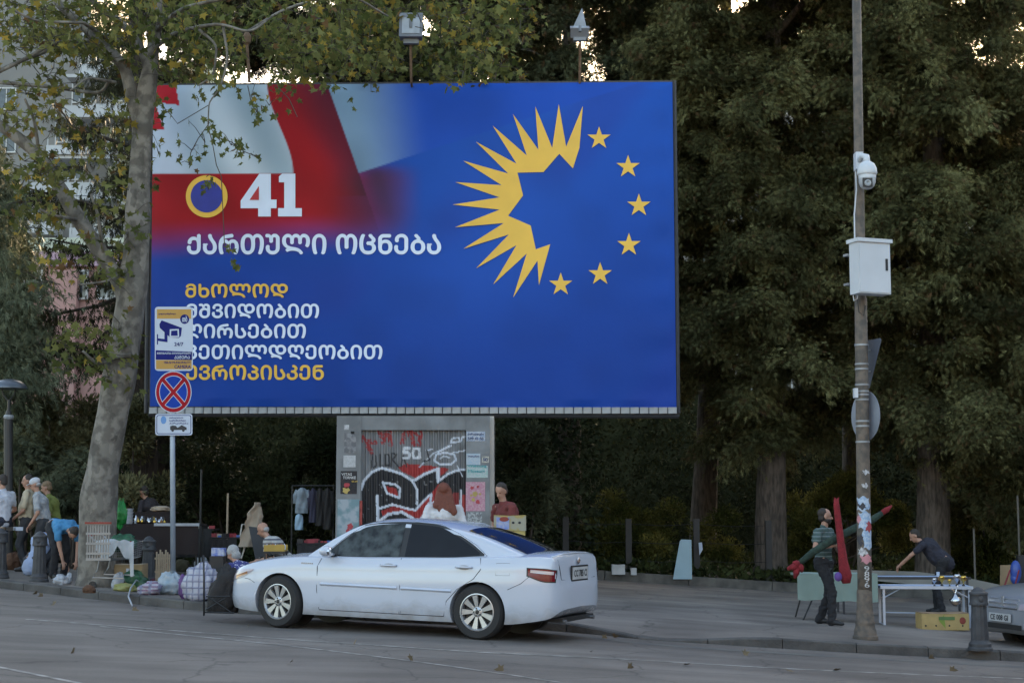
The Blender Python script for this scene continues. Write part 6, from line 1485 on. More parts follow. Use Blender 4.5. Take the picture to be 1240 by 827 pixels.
def crate_box(name, label, cat, x0, y0, x1, y1, Y, dep, m, rz=0, lid=True, grp=None, m2=None, holes=(), onground=True):
    a, c = At(x0, y0, Y), At(x1, y1, Y); wd_, hh = abs(c.x-a.x), abs(a.z-c.z); cx_ = (a.x+c.x)/2; z0 = min(a.z, c.z)
    t = thing(name, label, cat, (cx_, Y+dep/2, z0), rz, grp); b = MB(); th = .012
    for s_ in (-1, 1): b.box((s_*(wd_/2-th/2), 0, hh/2), (th, dep, hh)); b.box((0, s_*(dep/2-th/2), hh/2), (wd_-2*th-.002, th, hh-.001))
    b.box((0, 0, th/2), (wd_-.03, dep-.03, th)); b.build('walls', m, t)
    if lid:
        b = MB(); b.box((-wd_*.25-.002, 0, hh+.004), (wd_/2-.004, dep, .008), rot=(0, R(2), 0)); b.build('flap', m2 or m, t); b = MB(); b.box((wd_*.25+.002, 0, hh+.004), (wd_/2-.004, dep, .008), rot=(0, R(-2), 0)); b.build('flap', m2 or m, t)
    return t, wd_, hh
pw = mat('pale_plastic', (.42, .42, .42), .6)
crate_box('box', 'small whitish box on the edging right of the white sedan', 'box', 741, 684, 757, 695.5, BACK-.1, .25, pw); crate_box('box', 'little whitish lump beside the small whitish box behind the fence post', 'box', 764, 688, 771, 696, BACK-.1, .2, pw)
card = mat('cardboard', (.26, .18, .10), .85, var=.12, scale=3, bump=.15); card_l = mat('cardboard_pale', (.34, .27, .18), .85, var=.1, scale=3)
yel_c = mat('yellow_carton', (.40, .31, .10), .7, var=.1, scale=4); yel_card = mat('printed_carton', (.34, .27, .10), .7, col2=(.30, .29, .22), scale=7, lo=.5, hi=.56, detail=1)
t, w1, h1 = crate_box('carton', 'printed yellow fruit carton on top of the stack by the man in dark red', 'box', 598, 624.5, 637, 642.5, 23.0, .38, yel_card, m2=yel_c)
b = MB(); b.box((-w1*.22, -.197, h1*.5), (w1*.4, .004, h1*.8)); b.build('printed_panel', mat('blue_print_panel', (.12, .2, .5), .6, col2=(.4, .4, .45), scale=12), t)
b = MB(); b.ell((-w1*.18, -.199, h1*.78), (.07, .004, .035)); b.build('printed_emblem', mat('faded_red_print', (0, 0, 0)), t)
for q in (.1, .3): b = MB(); b.ell((w1*q, -.194, h1*.55), (.02, .006, .018)); b.build('hand_hole', ink, t)
crate_box('carton', 'plain ochre carton beneath the printed yellow carton right of the kiosk', 'box', 600, 643.5, 636, 668, 23.0, .38, yel_c)
t = crate_box('carton', 'lowest brown carton of the stack right of the kiosk, mostly behind the car', 'box', 599, 669, 637, 702, 23.0, .4, card)
# ------------------------------------------------------------------ folding tables
alu = mat('table_aluminium', (.42, .46, .54), .4, metal=.3, var=.05); ttop = mat('table_top_blue_white', (.36, .45, .62), .5, var=.04)
def ftable(name, label, x0, x1, ytop, ybase, rz, dep, mtop, mleg, legw=.018, brace=True, thick=.035, group=None, h=None):
    a = ground_at((x0+x1)/2, ybase); Y = a.y; L_ = (x1-x0)/sc(Y); hh = h or (ybase-ytop)/sc(Y); t = thing(name, label, 'table', (a.x, Y+dep/2, a.z), rz, group)
    b = MB(); b.box((0, 0, hh-thick/2), (L_, dep, thick)); b.build('tabletop', mtop, t); b = MB(); b.box((0, -dep/2-.006, hh-thick/2), (L_+.01, .01, thick+.012)); b.box((0, dep/2+.006, hh-thick/2), (L_+.01, .01, thick+.012)); b.build('edge_trim', mleg, t).data
    for sx in (-1, 1):
        for sy in (-1, 1): b = MB(); b.box((sx*(L_/2-.05), sy*(dep/2-.04), (hh-thick)/2), (legw*2, legw*2, hh-thick)); b.build('leg', mleg, t)
        b = MB(); b.tube([(sx*(L_/2-.05), -dep/2+.04, .03), (sx*(L_/2-.05), dep/2-.04, .03)], legw, 6); b.build('foot_rail', mleg, t)
        if brace:
            for sy in (-1, 1): b = MB(); b.tube([(sx*(L_/2-.05), sy*(dep/2-.04), hh*.72), (sx*(L_/2-.30), sy*(dep/2-.05), hh-thick-.01)], .010, 5); b.build('brace', mleg, t)
    return t, Vector((a.x, Y+dep/2, a.z)), L_, hh
tB, pB, LB, hB = ftable('folding_table', 'low silvery camping table with folded aluminium legs nearest the kerb', 1072, 1180, 711, 760, R(-6), .62, ttop, alu)
b = MB(); b.tube([(-LB/2+.1, -.1, hB*.35), (.0, -.1, hB*.33)], .012, 6); b.build('loose_strut', alu, tB)
tA, pA, LA, hA = ftable('folding_table', 'long white topped folding table the navy shirted man leans on', 1022, 1176, 699, 748, R(-3), .72, ttop, mat('dark_table_leg', (.03, .03, .035), .5), brace=False, h=.70)
b = MB(); b.lathe([(.025, 0), (.03, .08), (.001, .08)], (pA.x+.62, pA.y-.1, pA.z+hA+.001), 10); o = b.build('cup', s_w); tag(o, 'tiny white cup standing on the long folding table', 'cup')
# mint cloth table
a = ground_at(1000, 748); mint = mat('mint_cloth', (.21, .28, .25), .85, var=.06, scale=3, bump=.2, bscale=8)
tM = thing('folding_table', 'table under a pale mint cloth behind the man with the toys', 'table', (a.x, 25.4, a.z)); Lm = 92/sc(25.4)
b = MB(); b.box((0, 0, .73), (Lm, .7, .03)); b.build('tabletop', mint, tM)
for sx in (-1, 1):
    b = MB(); b.tube([(sx*(Lm/2-.25), -.28, .71), (sx*(Lm/2-.22), -.30, .35), (sx*(Lm/2-.06), -.34, .02)], .014, 6); b.build('leg', dark_p, tM); b = MB(); b.tube([(sx*(Lm/2-.25), .28, .71), (sx*(Lm/2-.06), .34, .02)], .014, 6); b.build('leg', dark_p, tM)
b = MB(); lg = Lm/2
b.grid(30, 12, lambda u, v: ((u*2-1)*(lg+.02), -.36-.015*math.sin(u*31)*v-.01*v, .752-(.40+.05*u+.012*math.sin(u*17))*v))
b.grid(30, 6, lambda u, v: ((u*2-1)*(lg+.02), -.36+.74*v, .752+.004*math.sin(u*14+v*5)))
cl = b.build('tablecloth', mint, None, smooth=True); cl.location = tM.location; tag(cl, 'pale mint cloth hanging over the front of the table behind the man with the toys', 'cloth')
# banana box
t, w1, h1 = crate_box('banana_box', 'yellow banana box with green and red print under the low camping table', 'box', 1116, 743, 1174, 763, ground_at(1145, 763).y, .38, mat('banana_carton', (.42, .30, .12), .75, var=.1, scale=5), m2=mat('banana_lid', (.30, .20, .12), .8))
t.location.z = g(t.location.x)+PV+.002
b = MB(); b.box((.02, -.192, h1*.72), (w1*.34, .005, h1*.2)); b.build('green_band', mat('banana_green', (.10, .18, .06), .6), t); b = MB(); b.ell((w1*.36, -.192, h1*.58), (.05, .005, .055), n=9); b.build('red_badge', mat('faded_red_print', (.26, .06, .03), .8), t)
b = MB(); b.add([(-.1, -.1925, h1*.58), (-.02, -.1925, h1*.95), (0, -.1925, h1*.1)], [(0, 1, 2)]); b.build('green_swoosh', mat('banana_lime', (.22, .30, .05), .6), t)
for q in (-.42, -.2, .08, .36): b = MB(); b.ell((w1*q, -.192, h1*.28), (.014, .006, .014), n=10); b.build('hand_hole', ink, t)
# trophies on the low table
gold = mat('gold_trophy', (.65, .42, .10), .25, metal=1); silv = mat('silver_trophy', (.6, .6, .62), .2, metal=1)
def trophy(x, y, hh, m, lab, tilt=0):
    t = thing('trophy', lab, 'trophy', (x, y, pB.z+hB+.002), group='trophies on the camping table')
    t.scale = (hh/.25*.72,)*3; t.rotation_euler = (0, R(tilt), 0); b = MB(); b.lathe([(.04, 0), (.04, .02), (.02, .03), (.018, .04)], n=14); b.build('base', dark_p, t)
    b = MB(); b.lathe([(.012, .04), (.010, .07), (.02, .09), (.05, .14), (.062, .20), (.065, .25), (.055, .25), (.045, .16), (.001, .11)], n=16); b.build('cup', m, t, smooth=True)
    for s_ in (-1, 1): b = MB(); b.tube([(s_*.055, 0, .22), (s_*.085, 0, .21), (s_*.08, 0, .16), (s_*.045, 0, .13)], .005, 5); b.build('handle', m, t)
xB = pB.x+.12
for i, (dx_, dy_, hh, m_, lab) in enumerate(((0, -.2, .17, silv, 'small silver trophy leftmost on the camping table'), (.13, -.16, .22, gold, 'gold trophy second from left on the camping table'), (.24, -.2, .15, gold, 'squat gold trophy in the middle of the camping table cups'), (.37, -.16, .25, silv, 'silver trophy rightmost on the camping table'), (.46, -.2, .22, gold, 'gold trophy at the right end of the camping table cups'))): trophy(xB+dx_, pB.y+dy_, hh, m_, lab)
t = thing('hanging_cup', 'silver cup hanging under the edge of the camping table over the banana box', 'trophy', (xB+.28, pB.y-.36, pB.z+hB-.30)); b = MB(); b.lathe([(.001, 0), (.03, .0), (.09, .05), (.10, .09), (.05, .14), (.02, .20), (.001, .20)], n=18); b.build('bowl', silv, t, smooth=True)
b = MB(); b.tube([(0, 0, .19), (.02, .01, .25), (.05, .02, .32)], .008, 5); b.tube([(0, 0, .19), (-.04, .01, .27)], .008, 5); b.build('stem', silv, t).data
# red folding chair and clutter at the far right
t = thing('folding_chair', 'red and dark folding chair at the far right beyond the silver car', 'chair', ground_at(1212, 757)); q = t.location
AR = lambda px, py, dy=0: At(px, py, q.y-dy); redc = mat('red_canvas', (.20, .02, .03), .8)
b = MB(); b.add([AR(1196, 717, .1), AR(1232, 724, .1), AR(1236, 724, -.35), AR(1200, 717, -.35)], [(0, 1, 2, 3)]); b.add([AR(1196, 720, .1), AR(1232, 727, .1), AR(1236, 727, -.35), AR(1200, 720, -.35)], [(3, 2, 1, 0)]); b.build('seat', redc, t, world=True).data
for P in (((1213, 719), (1223, 690)), ((1226, 720), (1234, 690))): b = MB(); b.tube([AR(*P[0], -.3), AR(*P[1], -.35)], .014, 6); b.build('back_post', redc, t, world=True)
for P in (((1196, 720), (1222, 755)), ((1228, 724), (1199, 752))): b = MB(); b.tube([AR(*P[0]), AR(*P[1])], .013, 6); b.build('leg', redc, t, world=True); b = MB(); b.tube([AR(*P[0], -.3), AR(*P[1], -.3)], .013, 6); b.build('leg', redc, t, world=True)
slab('cardboard_sheet', 'upright brown cardboard sheet behind the red chair', 'cardboard', [(1211, 720), (1213, 684), (1226, 684), (1230, 720)], 31.5, .02, card)
b = MB(); b.ell(At(1230, 692, 30.6), (.11, .09, .22), n=14); b.ell(At(1229, 700, 30.6), (.09, .08, .12), n=12); o = b.build('blue_bag', mat('blue_plastic', (.03, .07, .30), .35), smooth=True); o['kind'] = None if False else 'thing' if False else ''; del o['kind']; tag(o, 'small blue plastic bag hanging beside the dark post at the far right', 'bag')
slab('tarpaulin', 'pale grey tarpaulin strip lying along the edging behind the folding tables', 'tarpaulin', [(1030, 700), (1030, 690), (1110, 692), (1170, 699), (1212, 708), (1212, 720), (1150, 712)], 33.5, .05, mat('grey_tarpaulin', (.17, .16, .14), .8, var=.15, scale=1.5), .25)
# ------------------------------------------------------------------ flea market goods at the left
from mathutils import noise as mn
def blob(c, r, seed=0, amp=.25, n=34, k=22, flat=True, m=None):
    """crumpled sack surface: an ellipsoid with folds, sat flat on the ground"""
    b = MB(); b.ell((0, 0, 0), (1, 1, 1), n=n, k=k); V = []
    for v in b.v:
        p = Vector(v); f = 1+amp*mn.noise(p*1.7+Vector((seed, 0, 0)))+amp*(.9-2.6*abs(mn.noise(p*2.9+Vector((0, seed, 0)))))*.75+amp*.9*(.3-1.6*abs(mn.noise(Vector((p.x*7, p.y*7, p.z*3+seed)))))*.6
        q = Vector((p.x*r[0]*f, p.y*r[1]*f, p.z*r[2]*f))
        if m is not None: q = m @ q
        q = q+Vector(c)
        if flat: q.z = max(q.z, .0)
        V.append(tuple(q))
    b.v = V; return b
def bag(name, label, px0, px1, ptop, pbase, m, seed=1, knot=True, depth=.8, cat='bag', grp=None, m2=None):
    a = ground_at((px0+px1)/2, pbase); k = sc(a.y); wd_ = (px1-px0)/k; hh = (pbase-ptop)/k; t = thing(name, label, cat, a, group=grp)
    b = blob((0, wd_*depth*.4, hh*.38), (wd_*.56, wd_*depth*.5, hh*.52), seed, m=Matrix.Rotation(rnd.uniform(-.25, .25), 3, 'Y')); b.build('sack', m, t, smooth=True)
    if knot:
        b = MB(); b.lathe([(wd_*.10, hh*.78), (wd_*.05, hh*.9), (wd_*.12, hh*1.0), (.001, hh*.97)], (wd_*.06, wd_*depth*.4, 0), 9); b.build('knot', m2 or m, t)
    return t
pl_w = mat('white_plastic_bag', (.34, .36, .40), .4, col2=(.30, .33, .38), scale=14, bump=.5, bscale=20); pl_lb = mat('pale_blue_bag', (.22, .29, .34), .4, col2=(.36, .39, .42), scale=7, bump=.5, bscale=18)
pl_g = mat('green_plastic_bag', (.012, .055, .028), .4, col2=(.02, .12, .05), scale=6, bump=.5, bscale=18); pl_y = mat('yellow_bag', (.24, .24, .07), .5, col2=(.18, .19, .08), scale=8, bump=.4)
plaid = mat('plaid_bag', (.34, .34, .40), .6, col2=(.42, .42, .47), scale=4, bump=.5, bscale=14, stripes=[('X', 11, (.26, .27, .35), .3), ('Z', 11, (.26, .27, .35), .3), ('X', 11, (.13, .13, .2), .12), ('Z', 11, (.13, .13, .2), .12)]); purple = mat('purple_bag', (.10, .04, .16), .5, var=.3, scale=6, bump=.4)
strp = mat('striped_bag', (.32, .30, .36), .6, stripes=[('Z', 18, (.14, .06, .12), .3), ('X', 7, (.18, .18, .26), .3)], bump=.5)
bag('plastic_bag', 'small white plastic bag on the pavement at the foot of the plane tree', 65, 80, 695, 708, pl_w, 2); bag('plastic_bag', 'white plastic scrap bag touching the plane tree foot, right of the blue shirted person', 79, 86, 693, 707, pl_w, 5)
bag('sack', 'upright white sack beside the green bag under the shopping trolley', 135, 147, 692, 713, pl_w, 3, knot=False); bag('plastic_bag', 'dark green rubbish bag between the white sack and the fluted bollard', 146, 173, 691, 713, pl_g, 4)
bag('plastic_bag', 'flattened yellow bag in front of the green rubbish bag', 138, 162, 706, 716, pl_y, 6, knot=False); bag('striped_bag', 'striped lilac and white bag lying on the kerb left of the sign post', 168, 191, 704, 720, strp, 7, knot=False)
bag('plastic_bag', 'pale blue and white plastic bag at the foot of the sign post', 190, 218, 692, 720, pl_lb, 8); bag('plastic_bag', 'purple bag squeezed between the pale blue bag and the plaid bag', 217, 234, 694, 726, purple, 9)
bag('plaid_bag', 'large blue and white plaid shopping bag leaning by the kerb', 223, 257, 680, 728, plaid, 10, knot=False)
bag('black_bag', 'big black holdall next to the nose of the white sedan', 254, 284, 684, 742, mat('black_cloth', (.015, .014, .015), .8, var=.3, scale=6, bump=.5), 12, knot=False, depth=.7)
bag('brown_bundle', 'rust brown folded garment on top of the black holdall', 250, 278, 677, 706, mat('rust_cloth', (.14, .05, .025), .85, var=.3, scale=8, bump=.6), 13, knot=False, depth=.5)
bag('dark_bundle', 'dark bundle behind the grey haired woman', 264, 284, 664, 692, mat('charcoal_cloth', (.03, .03, .035), .85, var=.3, bump=.5), 14, knot=False)
bag('brown_bundle', 'brown bundle under the white table at the left edge', 3, 22, 668, 690, mat('brown_cloth', (.09, .045, .025), .85, bump=.5), 15, knot=False)
for i, (x0, x1, yt, yb, m_, lab) in enumerate(((236, 250, 672, 690, pl_w, 'crumpled white bag among the goods behind the plaid bag'), (212, 226, 676, 692, mat('khaki_cloth', (.10, .09, .06), .9, bump=.5), 'khaki bundle on the pavement behind the pale blue bag'),
        (165, 184, 698, 708, mat('navy_cloth', (.03, .035, .07), .9, bump=.5), 'navy bundle behind the dark green rubbish bag'), (268, 286, 706, 742, mat('charcoal_cloth', (0, 0, 0)), 'charcoal bundle squeezed between black holdall and car nose'),
        (100, 113, 708, 718, mat('brown_cloth', (0, 0, 0)), 'brown bundle at the trolley wheels by the plane tree'), (180, 196, 700, 712, mat('maroon_cloth', (.10, .03, .045), .9, bump=.5), 'maroon bundle behind the striped bag'))):
    bag('bundle', lab, x0, x1, yt, yb, m_, 40+i, knot=False)
# trolley pole, twine
def tube_thing(name, label, cat, pts, r_, m): b = MB(); b.tube(pts, r_, 6); return tag(b.build(name, m, smooth=True), label, cat)
def up_at(px, pyg, py, dy=0): a = ground_at(px, pyg); q = At(px, py, a.y-dy); return q
tube_thing('hand_truck_pole', 'thin black upright pole standing before the plaid bag', 'pole', [ground_at(247, 745, .0), up_at(247, 745, 700), up_at(246.5, 745, 672)], .012, dark_p)
ct = thing('folding_trolley', 'black folding luggage trolley frame low beside the nose of the white sedan', 'trolley', ground_at(262, 744))
for P in (((250, 738), (275, 722)), ((252, 722), (278, 741)), ((248, 741), (282, 742)), ((250, 722), (277, 722))): b = MB(); b.tube([up_at(262, 744, P[0][1])+Vector(((P[0][0]-262)/90, 0, 0)), up_at(262, 744, P[1][1])+Vector(((P[1][0]-262)/90, .02, 0))], .010, 5); b.build('frame_bar', dark_p, ct, world=True)
tw_pts = [up_at(171, 712, 706), up_at(165, 714, 702, .1), up_at(158, 716, 712, .25), up_at(155.5, 720, 722, .3), G(160, 734)+Vector((0, 0, .01))]
tube_thing('strap', 'pale strap hanging off the kerb in front of the striped bag', 'strap', tw_pts, .012, pl_w)
# shopping trolley
sc0 = ground_at(131, 713); cart = thing('shopping_trolley', 'supermarket trolley with red handle loaded with cloth beside the plane tree', 'trolley', sc0); YC = sc0.y
wire = mat('trolley_wire', (.30, .31, .32), .4, metal=.6)
AC = lambda px, py, dy=0: At(px, py, YC-dy)
def wgrid(q00, q10, q01, q11, nu, nv, r_=.003, name='wire_panel', m=None):
    b = MB(); L_ = lambda a, c, t: a.lerp(c, t)
    for i in range(nu+1): u = i/nu; b.tube([L_(q00, q10, u), L_(q01, q11, u)], r_, 3, cap=False)
    for j in range(nv+1): v = j/nv; b.tube([L_(q00, q01, v), L_(q10, q11, v)], r_*(1.8 if j in (0, nv) else 1), 3, cap=False)
    o = b.build(name, m or wire, cart, world=True); o['kind'] = 'stuff'; return o
f0, f1, f2, f3 = AC(116, 656, .25), AC(160, 658, .25), AC(120, 679, .22), AC(158, 677, .22); d_ = Vector((.05, .48, .03))
wgrid(f0, f1, f2, f3, 16, 7); wgrid(f0+d_, f1+d_, f2+d_, f3+d_, 16, 7); wgrid(f0, f0+d_, f2, f2+d_, 9, 7); wgrid(f1, f1+d_, f3, f3+d_, 9, 7); wgrid(f2, f3, f2+d_, f3+d_, 12, 8)
for off_ in (Vector((0, 0, 0)), d_):
    b = MB(); b.tube([f2+off_, AC(118, 690, .2)+off_, AC(112, 699, .2)+off_, AC(150, 700, .2)+off_], .012, 6); b.build('frame', wire, cart, world=True); b = MB(); b.tube([f0+off_, AC(108, 648, .25)+off_], .012, 6); b.build('handle_arm', wire, cart, world=True)
b = MB(); b.tube([AC(108, 648, .25), AC(108, 648, .25)+d_], .018, 8); b.build('handle', s_r, cart, world=True)
for a_, c_ in (((134, 657), (139, 660)), ((150, 656), (158, 659))): b = MB(); b.box((AC(*a_, .27)+AC(*c_, .27))/2, (.13, .03, .06)); b.build('red_corner_cap', s_r, cart, world=True)
for wx, wy in ((112, .2), (150, .2), (112, -.26), (150, -.26)): b = MB(); p = AC(wx, 704, wy); p.z = sc0.z+.055; b.lathe([(.02, -.015), (.055, -.015), (.055, .015), (.02, .015)], p, 14, 'y'); b.build('wheel', dark_p, cart, world=True)
# crate panel leaning on the trolley, white cloth, green stuff
mesh_p = mat('pale_mesh_panel', (.27, .25, .23), .7, var=.1)
t = thing('plastic_crate', 'tall pale slatted plastic crate standing behind the trolley against the tree', 'crate', ground_at(119, 716)); yk = t.location.y
for k in range(9): b = MB(); b.box((At(106+k*3.2, 655, yk).x, yk, At(119, 655, yk).z), (.016, .02, .58)); b.build('slat', mesh_p, t, world=True)
for py_ in (634, 646, 658, 670, 677): b = MB(); b.box(At(119, py_, yk-.015), (.37, .012, .035)); b.build('crossbar', mesh_p, t, world=True)
b = MB(); b.box(At(119, 633, yk-.02), (.40, .03, .03)); b.build('red_rim', mat('faded_red_print', (0, 0, 0)), t, world=True)
b = MB()
def clothf(u, v):
    x = 116+u*46; yy = 652+10*abs(v-.5)*0
    top = AC(x, 653+6*(u-.4)**2*3, .30-v*.55); 
    if v < .35: k = (.35-v)/.35; top = AC(x, 653+k*(8+16*abs(math.sin(u*5+.3))+(22 if u > .88 else 0)), .30)
    top.z += .012*math.sin(u*23+v*9); top.y += .01*math.sin(u*31); return top
b.grid(34, 16, clothf); tag(b.build('cloth', mat('white_cloth', (.38, .40, .42), .85, bump=.3), smooth=True), 'white cloth draped over the loaded shopping trolley', 'cloth')
t = bag('green_bag', 'green bag showing under the white cloth in the shopping trolley', 136, 154, 655, 668, pl_g, 21, knot=False); q = AC(145, 668, .1); t.location = (q.x, YC-.1, q.z)
crate_box('carton', 'brown cardboard box with white label under the shopping trolley', 'box', 138, 675.5, 172, 694, YC+.55, .4, mat('brown_carton', (.27, .20, .11), .85), m2=card_l); x_ = [o for o in bpy.data.objects if o.name.startswith('carton') and o.get('label', '').startswith('brown cardboard box with white')][0]
b = MB(); b.box((0, -.206, .12), (.05, .006, .13)); b.build('label_sticker', s_w, x_); x_.location.z = g(x_.location.x)+PV+.12
crate_box('carton', 'dark carton beneath the brown labelled cardboard box', 'box', 122, 680, 136, 706, YC+.5, .4, mat('dark_carton', (.06, .045, .035), .85))
# picket-like bundle of slats beyond the bollard
t = thing('slatted_crate', 'low crate of pale wooden slats right of the fluted bollard', 'crate', ground_at(198, 713)); wood = mat('pale_wood', (.30, .24, .17), .8, bump=.3)
for k in range(8): b = MB(); zt = 668+3*math.sin(k*2.1); q0 = up_at(188+k*2.7, 713, zt); b.box((q0.x, t.location.y, (q0.z+t.location.z)/2), (.022, .02, q0.z-t.location.z)); b.build('slat', wood, t, world=True)
for py_ in (676, 692): b = MB(); b.box(up_at(197.5, 713, py_)+Vector((0, .018, 0)), (.28, .014, .03)); b.build('crossbar', wood, t, world=True)
# left white table
a = ground_at(-20, 694); tl_, pL, LL_, hL = ftable('folding_table', 'white topped folding table cut by the left edge in front of the standing men', -75, 33, 632, 690, 0, .6, s_w, mat('dark_table_leg', (0, 0, 0)), brace=False, h=.72)
tl_.location.y = 26.6; pz_ = At(0, 632, 26.3); tl_.location.z = g(tl_.location.x)+PV
for i, (x_, m_) in enumerate(((4, card), (12, dark_p), (20, s_w))):
    b = MB(); p = At(x_, 628, 26.6); b.box((p.x, 26.6+.1*(i-1), tl_.location.z+.72+.031), (.12, .16, .06), rot=(0, 0, .3*i)); tag(b.build('small_box', m_), ['brown', 'black', 'white'][i]+' small box on the white table at the left edge', 'box')
# jewellery / bric-a-brac table
def plain_table(name, label, x0, x1, Y, top_py, m, cl_m=None, edge=None, drop=.5):
    c = At((x0+x1)/2, top_py, Y); gz = g(c.x)+PV+(.06 if Y > bk(c.x) else 0); t = thing(name, label, 'table', (c.x, Y, gz)); L_ = (x1-x0)/sc(Y); hh = c.z-gz
    b = MB(); b.box((0, 0, hh-.015), (L_, .7, .03)); b.build('tabletop', edge or m, t)
    for sx in (-1, 1):
        for sy in (-1, 1): b = MB(); b.tube([(sx*(L_/2-.06), sy*.28, 0), (sx*(L_/2-.06), sy*.28, hh-.03)], .015, 6); b.build('leg', dark_p, t)
    if cl_m:
        b = MB(); b.grid(26, 6, lambda u, v: ((u-.5)*(L_-.04), -.36-.02*math.sin(u*29)*v, hh-.035-v*drop)); b.build('hanging_cloth', cl_m, t, smooth=True)
    return t, c, L_, hh
darkcl = mat('dark_table_cloth', (.014, .008, .008), .9, bump=.3)
t1, c1, L1, h1 = plain_table('stall_table', 'stall table with dark maroon cloth and rows of small glassware behind the sign post', 150, 246, 28.4, 634, s_w, darkcl, darkcl)
b = MB(); b.box((L1*.22, -.372, h1-.012), (L1*.56, .02, .05)); b.build('edge_strip', mat('grey_white_edge', (.30, .32, .36), .6), t1)
for i in range(26):
    px_ = 160+i*1.5+rnd.uniform(-.5, .5); p = At(px_, 630, 28.4); b = MB(); r_ = rnd.uniform(.022, .034); hh = rnd.uniform(.07, .15)
    b.lathe([(r_, 0), (r_, hh*.6), (r_*.4, hh*.75), (r_*.45, hh), (.001, hh)], (p.x, 28.4+rnd.uniform(-.25, .25), t1.location.z+h1+.001), 9)
    o = b.build('glassware', [gold, silv, s_w, mat('amber_glass', (.2, .09, .02), .2), dark_p][i % 5], smooth=True); tag(o, ['small gold toned', 'small silver toned', 'small white', 'small amber', 'small black'][i % 5]+' piece standing in the rows on the dark stall table', 'glassware', 'glassware on the dark stall table')
t = thing('cushion', 'flat beige cushion on the dark stall behind the sign post', 'cushion', At(194, 615, 29.9)); b = blob((0, 0, 0), (.19, .15, .05), 3, flat=False); b.build('pad', mat('beige_fabric', (.32, .26, .20), .9), t, smooth=True)
t2, c2, L2, h2_ = plain_table('stall_table', 'dark stall table further back under the beige cushion', 168, 212, 29.9, 619.5, darkcl, darkcl)
t.location.z = t2.location.z+h2_+.055
# hanging green bag, white jug stack
t = thing('green_bag', 'bright green plastic bag hanging against the right side of the plane tree', 'bag', At(146, 636, 26)); b = blob((0, 0, .18), (.095, .08, .20), 8, flat=False); b.build('sack', mat('bright_green_plastic', (.01, .20, .035), .35, var=.3, scale=8, bump=.5), t, smooth=True)
b = MB(); b.tube([(-.05, 0, .34), (-.02, 0, .44), (.03, 0, .44), (.05, 0, .33)], .008, 5); b.build('handle', mat('bright_green_plastic', (0, 0, 0)), t)
t = thing('plastic_tub_stack', 'stack of ribbed white plastic tubs beside the bright green bag', 'tub', At(156.5, 634, 28.2)); t.location.z = t1.location.z+h1+.001
for k in range(5): b = MB(); b.lathe([(.055, .055*k), (.075, .055*k+.045), (.08, .055*k+.052), (.001, .055*k+.052)], n=14); b.build('tub', pl_w, t)
# clothes rail and garments
def garment(name, label, cat, x0, x1, y0, y1, Y, m, sl=0, seed=0):
    c = At((x0+x1)/2, y0, Y); k = sc(Y); w_, h_ = (x1-x0)/k, (y1-y0)/k; t = thing(name, label, cat, c); n_ = 16
    def gf(u, v):
        a_ = 2*math.pi*u; ww = w_*.5*(1 if v > .12 else .35+.65*v/.12)*(1-.08*math.sin(v*4+seed)); return (math.cos(a_)*ww*(1+.10*math.sin(a_*5+seed+v*3)), math.sin(a_)*.09*(1+.2*math.sin(a_*4+v*6)), -v*h_)
    b = MB(); b.grid(30, 12, gf); b.build('fabric', m, t, smooth=True)
    if sl:
        for s_ in (-1, 1): b = MB(); b.tube([(s_*w_*.36, 0, -.05), (s_*w_*.55, 0, -h_*.3), (s_*w_*.60, .01, -h_*.62)], [.05, .055, .045], 8); b.build('sleeve', m, t, smooth=True)
    b = MB(); b.tube([(-w_*.3, 0, -.03), (0, 0, .0), (w_*.3, 0, -.03)], .008, 4); b.tube([(0, 0, 0), (0, 0, .07)], .004, 4); b.build('hanger', dark_p, t); return t
YG = 29.3; rail = thing('clothes_rail', 'thin metal clothes rail left of the kiosk holding dark garments', 'rail', At(380, 690, YG)); rail.location.z = g(rail.location.x)+PV
for x_ in (354, 404): b = MB(); q = At(x_, 588, YG); b.tube([(q.x, YG, rail.location.z), q], .014, 6); b.build('upright', dark_p, rail, world=True)
b = MB(); b.tube([At(353, 588, YG), At(405, 588, YG)], .014, 6); b.build('crossbar', dark_p, rail, world=True)
gsh = mat('grey_blue_shirt', (.17, .21, .25), .85, var=.3, scale=6, bump=.4); gbl = mat('light_blue_cloth', (.26, .38, .50), .85, bump=.4)
garment('hanging_shirt', 'grey-blue shirt hanging at the left end of the clothes rail', 'shirt', 359, 373, 590.5, 621, YG, gsh, 1, 1)
garment('hanging_cloth', 'light blue garment hanging below the grey-blue shirt on the rail', 'shirt', 358, 367, 622, 641, YG+.02, gbl, 0, 2)
for k_, (x0, x1) in enumerate(((375, 384), (383, 392), (392, 402))): garment('hanging_jacket', ['dark navy jacket hanging next to the grey-blue shirt', 'near black jacket in the middle of the clothes rail', 'dark jacket at the right end of the clothes rail by the kiosk'][k_], 'jacket', x0, x1, 591, 632+4*k_, YG, mat('navy_jacket' if k_ == 0 else 'black_jacket', (.025, .025, .05) if k_ == 0 else (.018, .017, .018), .85, bump=.4), 1, k_)
